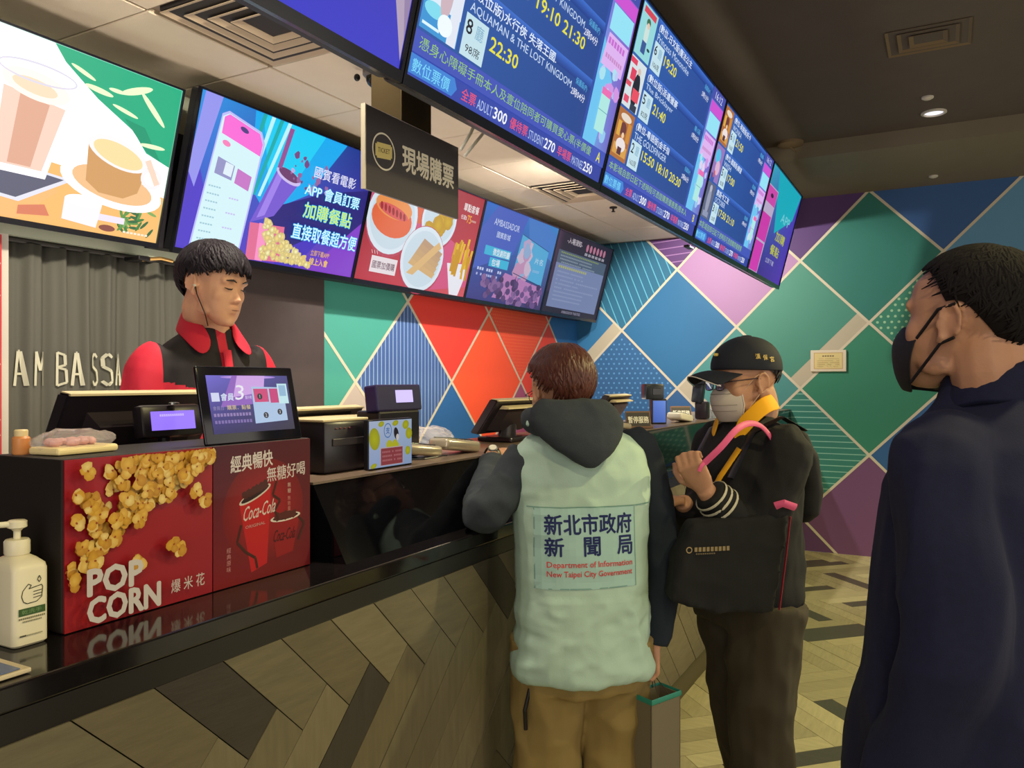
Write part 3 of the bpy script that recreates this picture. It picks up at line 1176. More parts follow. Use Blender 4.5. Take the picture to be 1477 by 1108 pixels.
def rr(cx, cy, z, hx, hy, r, n=5):
    out = []
    for (sx, sy, a0) in ((1, 1, 0), (-1, 1, PI / 2), (-1, -1, PI), (1, -1, 1.5 * PI)):
        for k in range(n):
            a = a0 + PI / 2 * k / (n - 1)
            out.append(V3((cx + sx * (hx - r) + r * math.cos(a), cy + sy * (hy - r) + r * math.sin(a), z)))
    return out


for z, hx, hy, r in ():
    pass
rings = [rr(bxc, byc, 1.061 + z, hx, hy, r) for z, hx, hy, r in (
    (0, .026, .038, .008), (0.004, .030, .042, .010), (0.125, .030, .042, .010), (0.133, .029, .040, .012), (0.142, .022, .028, .014), (0.147, .0165, .0165, .0160), (0.150, .0165, .0165, .0160))]
mb.loft(rings).build('bottle_body', wp, t, smooth=True)
MB().lathe((bxc, byc, 1.061), [(0.0185, 0.148), (0.0195, 0.150), (0.0195, 0.170), (0.0175, 0.173), (0.009, 0.174)], 24).build('collar', wp, t, smooth=True)
MB().lathe((bxc, byc, 1.061), [(0.0055, 0.172), (0.0055, 0.186), (0.009, 0.190), (0.015, 0.193), (0.015, 0.203), (0.012, 0.205)], 20).build('pump_head', wp, t, smooth=True)
MB().tube([(bxc - 0.008, byc, 1.260), (bxc - 0.038, byc + .01, 1.261), (bxc - 0.062, byc + .02, 1.258), (bxc - 0.066, byc + .021, 1.250)], [0.0055, 0.0045, 0.004, 0.0035], 12).build('nozzle', wp, t, smooth=True)
cv = Canvas((bxc - 0.030, byc - 0.042, 1.061), (1, 0, 0), (0, 0, 1), step=0.00003)
ink = (58, 62, 48)
hx = [(.016, .075), (.013, .084), (.015, .093), (.024, .103), (.029, .100), (.025, .095), (.046, .098), (.048, .094), (.046, .078), (.038, .072), (.022, .071), (.016, .075)]
cv.line(hx, 0.0013, ink)
for k in range(3):
    cv.line([(.032, .079 + .005 * k), (.046, .080 + .005 * k)], 0.0012, ink)
cv.line([(.042, .103), (.039, .108), (.042, .114), (.045, .108), (.042, .103)], 0.0012, ink)
cv.rect(.008, .052, .052, .064, (62, 92, 50))
cv.text('乾洗手', .013, .0545, .0072, .033, (120, 150, 100))
cv.bars(.008, .046, .044, .003, (130, 126, 100), 14, 1)
cv.bars(.014, .041, .032, .0025, (140, 136, 110), 12, 1)
cv.rect(.009, .018, .020, .0205, (80, 80, 66))
cv.bars(.021, .018, .026, .002, (150, 146, 120), 10, 1)
cv.build('printed_label', prm, t)
t = empty('document_tray', (0.60, 1.27, 1.061), 'thin flat tray with a pale edge at the near end of the ledge', 'tray')
MB().bbox((0.57, 1.262, 1.065), (0.28, 0.10, 0.007), 0.002).build('tray', mat('tray_edge', (214, 196, 160), 0.35), t)
MB().bbox((0.565, 1.262, 1.0697), (0.262, 0.09, 0.0016), 0.0007).build('insert', mat('tray_insert', (96, 112, 150), 0.2), t)
MB().bbox((0.655, 1.262, 1.0707), (0.03, 0.03, 0.0006), 0.0002).build('sticker', mat('sticker_w', (200, 200, 200), 0.5), t)

# --------------------------------------------------------------- point-of-sale terminals
edge_m = mat('pos_edge_highlight', (208, 190, 150), 0.35)  # cream colour paints in the light caught by the grey top edges
pos_m = mat('pos_black', (34, 28, 34), 0.30)


def pos_terminal(cx, cy, z0, ztop, wd, label, lean=0.55, th=0.045, rz=0.0):
    t = empty('sales_terminal', (cx, cy, z0), label, 'terminal', 'touch-screen sales terminals along the counter')
    R = Matrix.Rotation(rz, 4, 'Z')
    T = Matrix.Translation((cx, cy, 0)) @ R
    h = min(0.26 * math.cos(lean), ztop - z0 - 0.035)
    zb = ztop - h

    def L(x, y, z):
        return T @ V3((x, y, z))
    dy = math.tan(lean) * h
    # slab: top nearer the customer (-y), bottom nearer the clerk
    f = [(-wd / 2, -0.02, ztop), (wd / 2, -0.02, ztop), (wd / 2, -0.02 + dy, zb), (-wd / 2, -0.02 + dy, zb)]
    b = [(x, y + th * math.cos(lean), z + th * math.sin(lean) * 0.2) for x, y, z in f]
    mb = MB()
    mb.add([L(*p) for p in f + b], [(0, 1, 2, 3), (7, 6, 5, 4), (0, 4, 5, 1), (1, 5, 6, 2), (2, 6, 7, 3), (3, 7, 4, 0)])
    me = mb.mesh('m', [pos_m])
    bm = bmesh.new()
    bm.from_mesh(me)
    bmesh.ops.bevel(bm, geom=bm.edges[:], offset=0.004, segments=2, affect='EDGES')
    bm.to_mesh(me)
    bm.free()
    link_mesh('monitor', me, t)
    # raised back plate, the bevelled top strip in its painted highlight colour
    mb = MB()
    mb.add([L(x, y, z) for x, y, z in ((-wd / 2 + .004, -.022, ztop + .001), (wd / 2 - .004, -.022, ztop + .001), (wd / 2 - .004, -.022 + th * .75, ztop + .007), (-wd / 2 + .004, -.022 + th * .75, ztop + .007),
                                     (-wd / 2 + .004, -.022, ztop - .004), (wd / 2 - .004, -.022, ztop - .004), (wd / 2 - .004, -.022 + th * .75, ztop - .004), (-wd / 2 + .004, -.022 + th * .75, ztop - .004))],
           [(0, 1, 2, 3), (7, 6, 5, 4), (0, 4, 5, 1), (1, 5, 6, 2), (2, 6, 7, 3), (3, 7, 4, 0)])
    mb.build('top_strip', edge_m, t)
    if z0 > 1.1:
      MB().add([L(x, y, z) for x, y, z in ((-wd * .38, -.044, ztop - .030), (wd * .38, -.044, ztop - .030), (wd * .38, -.014, ztop - .022), (-wd * .38, -.014, ztop - .022), (-wd * .38, -.044, ztop - .036), (wd * .38, -.044, ztop - .036), (wd * .38, .0, ztop - .036), (-wd * .38, .0, ztop - .036))],
             [(0, 1, 2, 3), (7, 6, 5, 4), (0, 4, 5, 1), (1, 5, 6, 2), (2, 6, 7, 3), (3, 7, 4, 0)]).build('rear_strip', edge_m, t)
    k = 0.72
    mb = MB()
    a0, a1 = 0.18, 0.9
    q = []
    for s_, off in ((1.0, 0.0), (0.86, -0.028)):
        for (x, a) in ((-1, a0), (1, a0), (1, a1), (-1, a1)):
            q.append(L(x * wd / 2 * k * s_, -0.02 + dy * (a if s_ == 1 else a0 + (a1 - a0) * (0.12 if a == a0 else .88)) + off,
                       ztop - h * (a if s_ == 1 else a0 + (a1 - a0) * (0.12 if a == a0 else .88)) - abs(off) * .5))
    mb.add(q, [(0, 1, 2, 3), (7, 6, 5, 4), (0, 4, 5, 1), (1, 5, 6, 2), (2, 6, 7, 3), (3, 7, 4, 0)])
    mb.build('back_cover', mat('pos_cover', (44, 36, 40), 0.25), t)
    MB().tube([L(0, 0.03, zb + h * .35), L(0, 0.045, z0 + 0.02)], [(0.05, 0.02), (0.06, 0.03)], 12, up=(1, 0, 0)).build('stand', pos_m, t, smooth=True)
    MB().bbox(L(0, 0.05, z0 + 0.0105), (0.20, 0.16, 0.02), 0.006, rot=rz).build('base', pos_m, t)
    return t, L


def vfd(t, c, w_, h_, hw, hh, z0, tilt=0.15):
    R = Matrix.Rotation(-tilt, 3, 'X')
    h = MB().bbox(c, (hw, 0.035, hh), 0.01, rot=R, seg=2).build('customer_display', pos_m, t, smooth=True)
    n = R @ V3((0, -1, 0))
    p = V3(c) + n * 0.0178
    cv = Canvas(p - V3((w_ / 2, 0, 0)) - (R @ V3((0, 0, h_ / 2))), (1, 0, 0), R @ V3((0, 0, 1)), step=0.0001)
    cv.rect(0, 0, w_, h_, (150, 118, 255))
    cv.bars(w_ * .2, h_ * .72, w_ * .55, h_ * .12, (196, 176, 255), 12, 1)
    o = cv.build('lit_panel', attr_mat('vfd_light', True, 1.1), h)
    ORG[o.name] = ORG[h.name]
    MB().tube([V3(c) + V3((0, 0.012, -hh / 2 + .01)), V3((c[0], c[1] + 0.03, z0))], 0.014, 12).build('pole', pos_m, t)


t, L = pos_terminal(1.235, 1.655, 1.06, 1.472, 0.40, 'nearest black sales terminal with a glowing purple display, by the popcorn poster', 0.5)
vfd(t, (1.235, 1.575, 1.408), 0.118, 0.043, 0.165, 0.075, 1.06)
MB().lathe((1.235, 1.556, 1.447), [(0.012, 0.0), (0.012, 0.004), (0.008, 0.005)], 16).build('badge', mat('steel', (150, 150, 150), 0.3, 1.0), t)
pos_terminal(1.90, 1.70, 1.252, 1.416, 0.34, 'low black sales terminal with two pale top strips beside the tablet', 0.62)
t = empty('receipt_printer', (1.70, 1.53, 1.252), 'black receipt printer on the counter beside the tablet', 'printer')
MB().bbox((1.71, 1.53, 1.322), (0.19, 0.17, 0.14), 0.01).build('printer_body', pos_m, t, smooth=True)
MB().bbox((1.71, 1.53, 1.394), (0.188, 0.16, 0.007), 0.002).build('lid', edge_m, t)
MB().bbox((1.71, 1.443, 1.335), (0.13, 0.004, 0.02), 0.002).build('paper_slot', mat('slot', (60, 54, 58), 0.3), t)
mb = MB()
for k in range(4):
    mb.ell((1.66 + 0.018 * k, 1.443, 1.372), (0.004, 0.003, 0.002), nu=8, nv=6)
mb.build('indicator_lights', mat('dim_red', (90, 30, 34), 0.4), t)
# terminal with its large customer display facing us
t = empty('customer_display_stand', (2.07, 1.56, 1.252), 'black pole display with a pale lilac screen behind the lemon sign', 'display')
MB().bbox((2.07, 1.56, 1.445), (0.235, 0.05, 0.085), 0.006, rot=Matrix.Rotation(-0.12, 3, 'X')).build('housing', mat('pos_navy', (34, 28, 70), 0.35), t)
cv = Canvas(V3((2.046, 1.5335, 1.432)), (1, 0, 0), (0, 0.12, 1), step=0.0002, base=0.001)
cv.rect(0, 0, 0.092, 0.040, (206, 190, 255))
cv.build('lit_panel', attr_mat('vfd_light', True, 1.1), t)
MB().bbox((2.07, 1.58, 1.33), (0.22, 0.09, 0.155), 0.008).build('housing_base', pos_m, t)
# lemon sign stand
t = empty('lemon_sign', (1.85, 1.42, 1.252), 'small upright lit sign with yellow lemons and a red box on the counter edge', 'sign')
MB().bbox((1.85, 1.413, 1.322), (0.206, 0.016, 0.14), 0.002).build('sign_frame', blackp, t)
cv = Canvas((1.750, 1.4048, 1.256), (1, 0, 0), (0, 0, 1), step=0.00004)
w_, h_ = 0.200, 0.132
cv.grad(0, 0, w_, h_, (170, 190, 235), (160, 185, 225), (190, 210, 240), (200, 215, 245), 2)
for a, b, r_, e in ((.12, .62, .15, .24), (.93, .68, .10, .13), (.60, .93, .09, .06), (.27, .93, .08, .06), (.85, .88, .10, .1), (.10, .05, .09, .05), (.9, .3, .08, .1)):
    cv.ell(w_ * a, h_ * b, w_ * r_ * .8, h_ * e, (206, 206, 30), 0.2, 18, (180, 180, 30))
cv.ring(w_ * .42, h_ * .78, w_ * .085, w_ * .012, (40, 110, 190), 24, h_ * .15)
cv.text('支', w_ * .42, h_ * .71, h_ * .14, None, (40, 110, 190), 0.02, align='c')
cv.ell(w_ * .62, h_ * .70, w_ * .055, h_ * .14, (40, 30, 40), 0.3)
cv.ell(w_ * .65, h_ * .62, w_ * .035, h_ * .07, (238, 226, 220))
for a, b in ((.45, .48), (.53, .42), (.58, .48), (.48, .40), (.62, .42)):
    cv.ell(w_ * a, h_ * b, w_ * .07, h_ * .09, (208, 206, 40), 0.5, 14)
cv.rect(w_ * .25, h_ * .03, w_ * .78, h_ * .42, (214, 190, 190))
cv.rect(w_ * .26, h_ * .04, w_ * .77, h_ * .40, (160, 66, 74))
for k in range(3):
    cv.bars(w_ * .29, h_ * (.30 - .09 * k), w_ * .46, h_ * .04, (200, 120, 124), 12, .9)
cv.build('printed_face', attr_mat('sign_light', True, 0.55), t)

pos_terminal(2.92, 1.57, 1.252, 1.424, 0.38, 'black sales terminal with pale top strips behind the man in the vest', 0.6)
pos_terminal(4.16, 1.60, 1.252, 1.422, 0.34, 'black sales terminal further along, right of the man in the vest', 0.6)

silver = mat('silver_plastic', (170, 158, 140), 0.25, 0.4)


def card_reader(c, rz, label, sc_=1.0, m=silver):
    t = empty('card_reader', c, label, 'card reader')
    R = Matrix.Rotation(rz, 3, 'Z') @ Matrix.Rotation(0.12, 3, 'X')
    c = V3(c)

    def q(x, y, z):
        return c + R @ V3((x * sc_, y * sc_, z * sc_))
    MB().bbox(q(0, 0, 0.022), (0.08 * sc_, 0.17 * sc_, 0.035 * sc_), 0.012, rot=R, seg=3).build('reader_body', m, t, smooth=True)
    MB().bbox(q(0, 0.045, 0.041), (0.06 * sc_, 0.05 * sc_, 0.004), 0.001, rot=R).build('screen', mat('lcd', (90, 96, 88), 0.2), t)
    k = MB()
    for i in range(3):
        for j in range(4):
            k.bbox(q((i - 1) * .02, -.005 - j * .016, .041), (0.014 * sc_, 0.010 * sc_, 0.005), 0.001, rot=R, seg=1)
    k.build('keypad', mat('keys', (50, 46, 48), 0.5), t)
    return t


card_reader((2.12, 1.51, 1.256), 1.35, 'silver card reader lying nearest the lemon sign')
card_reader((2.32, 1.49, 1.256), 1.45, 'silver card reader lying next to the plastic bag', 1.1)
t = empty('plastic_bag', (2.36, 1.58, 1.252), 'crumpled clear plastic bag behind the card readers', 'plastic bag')
me = MB().ell((2.37, 1.64, 1.298), (0.13, 0.07, 0.038), nu=40, nv=20).mesh('bag', [foil])
displace(me, lambda p, n: 0.016 * noise.noise(p * 28) + 0.006 * noise.noise(p * 70))
link_mesh('crumpled_film', me, t)
t = empty('cable', (2.1, 1.42, 1.256), 'thin black cable curling by the lemon sign', 'cable')
MB().tube([(2.00, 1.46, 1.258), (2.04, 1.42, 1.259), (2.10, 1.41, 1.262), (2.14, 1.42, 1.262), (2.18, 1.43, 1.258)], 0.003, 8).build('cord', blackp, t)


def small_sign(c, rz, label):
    t = empty('notice_sign', c, label, 'sign', 'small wooden-edged notices on the far counter')
    R = Matrix.Rotation(rz, 3, 'Z') @ Matrix.Rotation(-0.25, 3, 'X')
    c = V3(c)
    MB().bbox(c + R @ V3((0, 0, 0.045)), (0.14, 0.006, 0.092), 0.001, rot=R).build('board', mat('sign_wood', (110, 78, 56), 0.5), t)
    MB().bbox(c + R @ V3((0, -0.0022, 0.044)), (0.13, 0.004, 0.078), 0.001, rot=R).build('face', mat('sign_dark', (52, 46, 44), 0.4), t)
    MB().bbox(c + V3((0, 0, 0.005)), (0.145, 0.05, 0.01), 0.002, rot=rz).build('base', mat('sign_wood', (110, 78, 56), 0.5), t)
    cv = Canvas(c + R @ V3((-0.058, -0.0044, 0.026)), R @ V3((1, 0, 0)), R @ V3((0, 0, 1)), step=0.0001)
    cv.text('暫停服務', 0, 0, 0.036, 0.116, (225, 220, 205), 0.03)
    cv.build('lettering', prm, t)
    return t


small_sign((4.03, 1.43, 1.252), -0.85, 'dark notice with four white characters left of the blue-lit scanner')
small_sign((4.98, 1.48, 1.252), -0.85, 'dark notice with four white characters right of the blue-lit scanner')
t = empty('payment_kiosk', (4.48, 1.50, 1.252), 'black payment device with a blue screen on the far counter', 'payment device')
kR = Matrix.Rotation(-0.85, 3, 'Z')


def kq(x, y, z):
    return V3((4.47, 1.47, 0)) + kR @ V3((x, y, 0)) + V3((0, 0, z))


MB().bbox(kq(0, 0, 1.325), (0.095, 0.04, 0.145), 0.006, rot=kR).build('body', pos_m, t)
cv = Canvas(kq(-.039, -.0205, 1.262), kR @ V3((1, 0, 0)), (0, 0, 1))
cv.grad(0, 0, 0.078, 0.125, (60, 96, 190), (70, 110, 200), (110, 150, 235), (90, 130, 225), 3)
cv.build('screen', attr_mat('screen_kiosk', True, 0.8), t)
MB().bbox(kq(-.03, .01, 1.44), (0.115, 0.08, 0.09), 0.01, rot=kR).build('scanner_head', mat('scanner', (30, 34, 44), 0.3), t, smooth=True)
MB().bbox(kq(-.02, -.031, 1.44), (0.05, 0.006, 0.04), 0.002, rot=kR).build('scanner_window', mat('dome_glass', (22, 20, 24), 0.1), t)
whitep = mat('white_plastic', (206, 198, 180), 0.35)
card_reader((4.74, 1.42, 1.256), 1.5, 'white card reader lying between the two far notices', 1.2, whitep)
card_reader((3.84, 1.48, 1.256), 1.2, 'silver card reader beside the shoulder of the man in the vest', 0.9)
t = empty('ticket_scanner', (5.17, 1.40, 1.252), 'tall black ticket scanner at the far end by the capped man', 'scanner')
MB().bbox((5.17, 1.40, 1.31), (0.09, 0.08, 0.115), 0.012).build('base', pos_m, t, smooth=True)
MB().bbox((5.15, 1.42, 1.425), (0.07, 0.07, 0.13), 0.01, rot=Matrix.Rotation(0.12, 3, 'X')).build('column', mat('scanner', (30, 34, 44), 0.3), t, smooth=True)
MB().bbox((5.15, 1.40, 1.495), (0.11, 0.09, 0.03), 0.008).build('scan_head', mat('scanner', (30, 34, 44), 0.3), t, smooth=True)
t = empty('water_cup', (5.42, 1.38, 1.252), 'small clear cup at the far end of the counter', 'cup')
MB().lathe((5.42, 1.38, 1.252), [(0.025, 0), (0.032, 0.07), (0.030, 0.07), (0.024, 0.004)], 20).build('cup', mat('clear_cup', (220, 225, 225), 0.1, trans=0.8), t, smooth=True)

# certificate frame on the far wall
t = empty('certificate_frame', (XF - 0.02, 0.905, 1.678), 'pale framed certificate on the diamond-patterned far wall', 'frame')
tag(MB().bbox((XF - 0.012, 0.905, 1.678), (0.02, 0.292, 0.188), 0.004).build('frame', mat('frame_cream', (206, 194, 168), 0.45), t))
cv = Canvas((XF - 0.022, 0.905 + 0.118, 1.678 - 0.072), (0, -1, 0), (0, 0, 1))
cv.rect(0, 0, 0.236, 0.144, (184, 150, 96))
cv.rect(0.006, 0.006, 0.230, 0.138, (206, 188, 128))
cv.bars(0.07, 0.108, 0.10, 0.012, (120, 100, 70), 5, 1)
for k in range(5):
    cv.bars(0.03, 0.088 - 0.016 * k, 0.18, 0.004, (168, 148, 100), 14, .8)
cv.build('certificate', prm, t)

# --------------------------------------------------------------- curtain with lettering
ck = mat('curtain_cloth', (96, 95, 86), 0.85, bump=0.1, bump_scale=250)
cx0, cx1, cz0, cz1 = 1.775, 2.66, 0.02, 2.045


def cy_at(x):
    return YB - 0.10 + 0.018 * math.sin((x - cx0) * 2 * PI / 0.118 + 0.8 * math.sin(x * 9)) + 0.006 * math.sin(x * 131)


t = empty('curtain', (2.24, YB - 0.1, 0.02), 'grey-green pleated curtain with white capital letters behind the cashier', 'curtain')
nx, nz = 150, 14
vs = []
for j in range(nz + 1):
    for i in range(nx + 1):
        x = cx0 + (cx1 - cx0) * i / nx
        z = cz0 + (cz1 - cz0) * j / nz
        vs.append((x, cy_at(x) + 0.004 * math.sin(z * 5 + x * 14), z))
fs = [(j * (nx + 1) + i, j * (nx + 1) + i + 1, (j + 1) * (nx + 1) + i + 1, (j + 1) * (nx + 1) + i) for j in range(nz) for i in range(nx)]
mb = MB().add(vs, fs)
me = mb.mesh('c', [ck])
me = evalmesh(me, [('SOLIDIFY', dict(thickness=0.003, offset=1.0))])
cloth_o = link_mesh('cloth', me, t, smooth=True)
MB().tube([(cx0 - 0.01, YB - 0.1, 2.053), (cx1 + 0.01, YB - 0.1, 2.053)], 0.010, 10).build('rail', mat('rail_dark', (50, 46, 42), 0.4), t)
mev = MB().add(vs, fs).mesh('b', [])
bvh = BVHTree.FromPolygons([v.co for v in mev.vertices], [tuple(p.vertices) for p in mev.polygons])
cv = Canvas((0, YB - 0.35, 0), (1, 0, 0), (0, 0, 1), drape=bvh, base=0.008)
LC = (206, 204, 180)
z0, z1 = 1.482, 1.618


def stroke(x, pts, w_):
    # subdivided strokes so they follow the pleats
    for (a, b), (c, d_) in zip(pts[:-1], pts[1:]):
        n = max(2, int(abs(c - a) / 0.006))
        for k in range(n):
            t0, t1 = k / n, (k + 1) / n
            cv.line([(x + a + (c - a) * t0, z0 + (b + (d_ - b) * t0) * (z1 - z0)), (x + a + (c - a) * t1, z0 + (b + (d_ - b) * t1) * (z1 - z0))], w_ * 1.1, LC)


GL = {'A': [([(0, 0), (.018, 1), (.026, 1), (.046, 0)], .011), ([(.010, .35), (.036, .35)], .008)],
      'M': [([(0, 0), (.004, 1), (.026, .45), (.046, 1), (.052, 0)], .011)],
      'B': [([(.003, 0), (.003, 1), (.030, .92), (.032, .62), (.004, .55), (.034, .48), (.038, .1), (.003, 0)], .008)],
      'S': [([(.038, .88), (.020, 1), (.004, .86), (.006, .60), (.034, .44), (.038, .14), (.020, 0), (.002, .14)], .010)]}
for ch, x in zip('AMBASSA', (1.812, 1.876, 1.966, 2.040, 2.122, 2.170, 2.230)):
    for pts, w_ in GL[ch]:
        stroke(x, [(q * .8, r) for q, r in pts], w_)
cv.build('lettering', prm, t)
# red panel at the extreme left
t = empty('red_panel', (1.50, YB - 0.2, 0.0), 'red advertising panel with pale lines at the left edge', 'panel')
MB().box2((1.20, YB - 0.16, 0.0), (1.726, YB - 0.135, 2.055)).build('board', mat('panel_red', (186, 52, 60), 0.5), t)
cv = Canvas((1.222, YB - 0.16, 0), (1, 0, 0), (0, 0, 1))
for a in ((.3, 2.0, .497, 1.82), (.3, 1.70, .497, 1.95), (.40, 1.66, .497, 1.56), (.3, 1.15, .497, 1.3), (.3, 1.5, .497, 1.35)):
    cv.line([(a[0], a[1]), (a[2], a[3])], 0.012, (222, 160, 150))
cv.rect(.34, 1.47, .488, 1.62, (90, 30, 34))
cv.text('訊', .385, 1.50, .09, None, (200, 190, 180))
cv.build('printed_face', prm, t)

# --------------------------------------------------------------- overhead ticket sign, its black post
t = empty('hanging_post', (2.09, 1.62, 2.2), 'square black post hanging from the ceiling behind the ticket sign', 'post')
MB().bbox((2.098, 1.55, 2.54), (0.165, 0.12, 0.62), 0.003).build('post', mat('post_gloss', (96, 84, 62), 0.25, 0.9), t)  # brass tint stands in for a golden reflection on the black post
for k, (a, b, c_) in enumerate((((2.33, 1.40, 2.40), (2.31, 1.42, 2.34), (2.28, 1.44, 2.28)), ((2.42, 1.40, 2.42), (2.39, 1.42, 2.36), (2.32, 1.45, 2.27)))):
    o = MB().tube([V3((a[0] + .01, 1.375, 2.86)), a, b, c_], 0.0055, 8).build('hanging_cable', mat('white_cable', (240, 236, 226), 0.5), loc=a)
    tag(o, ['left of two white cables hanging from the showtime screens', 'right, longer white cable hanging from the showtime screens'][k], 'cable', None)
sg = empty('ticket_sign', (2.03, 1.45, 2.05), 'dark hanging sign with four white characters and a round ticket emblem', 'sign')
MB().bbox((2.031, 1.452, 2.168), (0.492, 0.012, 0.242), 0.002).build('sign_board', mat('sign_black', (72, 66, 68), 0.45), sg)
MB().box2((1.783, 1.4445, 2.047), (1.787, 1.46, 2.289)).build('edge_strip', mat('sign_edge', (190, 180, 160), 0.4), sg)
cv = Canvas((1.785, 1.446, 2.047), (1, 0, 0), (0, 0, 1), step=0.0001)
CRM = (240, 230, 205)
cv.ring(0.085, 0.125, 0.052, 0.005, CRM, 40)
tk = [(.045, .105), (.052, .105), (.052, .100), (.118, .108), (.118, .113), (.124, .114), (.124, .148), (.118, .147), (.118, .152), (.052, .146), (.052, .141), (.045, .140)]
cv.poly(tk, (226, 206, 130))
cv.text('TICKET', .057, .118, .014, .056, (84, 70, 50), 0.01, rise=0.1)
cv.text('現場購票', .175, .092, .078, .285, CRM, 0.045)
cv.build('lettering', attr_mat('sign_print', False, 0.5), sg)
MB().tube([(2.09, 1.46, 2.2), (2.09, 1.50, 2.2)], 0.02, 10).build('bracket', blackp, sg)

# --------------------------------------------------------------- showtime screens (upper row)
bez = mat('bezel_black', (20, 20, 30), 0.25)
BV = V3((0, 1.0155 - 1.2, 2.974 - 2.244)).normalized()
BN = V3((1, 0, 0)).cross(BV)


def screen(x0, x1, vlo, vhi, base, uvec, vvec, label, group, bz=0.010, bb=0.028, deep=0.06):
    """bezel + body; returns the thing and a canvas of the picture area (origin at its lower left)"""
    n = uvec.cross(vvec)
    c = base + uvec * ((x0 + x1) / 2) + vvec * ((vlo + vhi) / 2)
    t = empty('display_screen', c - n * deep, label, 'screen', group)
    R = Matrix((uvec, vvec, n)).transposed()
    mb = MB()
    W, H = x1 - x0, vhi - vlo
    for (a, b, c_, d_) in ((-W / 2, -H / 2, W / 2, -H / 2 + bb), (-W / 2, H / 2 - bz, W / 2, H / 2), (-W / 2, -H / 2 + bb, -W / 2 + bz, H / 2 - bz), (W / 2 - bz, -H / 2 + bb, W / 2, H / 2 - bz)):
        mb.box((0, 0, 0), (1, 1, 1))
        vs = mb.v[-8:]
        mb.v[-8:] = [tuple(c + R @ V3(((a + c_) / 2 + v[0] * (c_ - a), (b + d_) / 2 + v[1] * (d_ - b), v[2] * 0.02))) for v in vs]
    mb.build('bezel', bez, t)
    mb = MB().bbox(c - n * (deep / 2 + 0.006), (W - .01, H - .01, deep), 0.012, rot=R)
    mb.build('housing', mat('housing_black', (26, 26, 32), 0.5), t)
    cv = Canvas(c - uvec * (W / 2 - bz) - vvec * (H / 2 - bb), uvec, vvec, step=0.00006, base=0.0015)
    return t, cv, W - 2 * bz, H - bz - bb


UX = V3((1, 0, 0))
BB = V3((0, 1.2, 2.244))
NAVY, NAVY2 = (44, 82, 156), (34, 66, 136)
GRP = 'showtime screens hanging over the customers'
YL = (232, 226, 60)


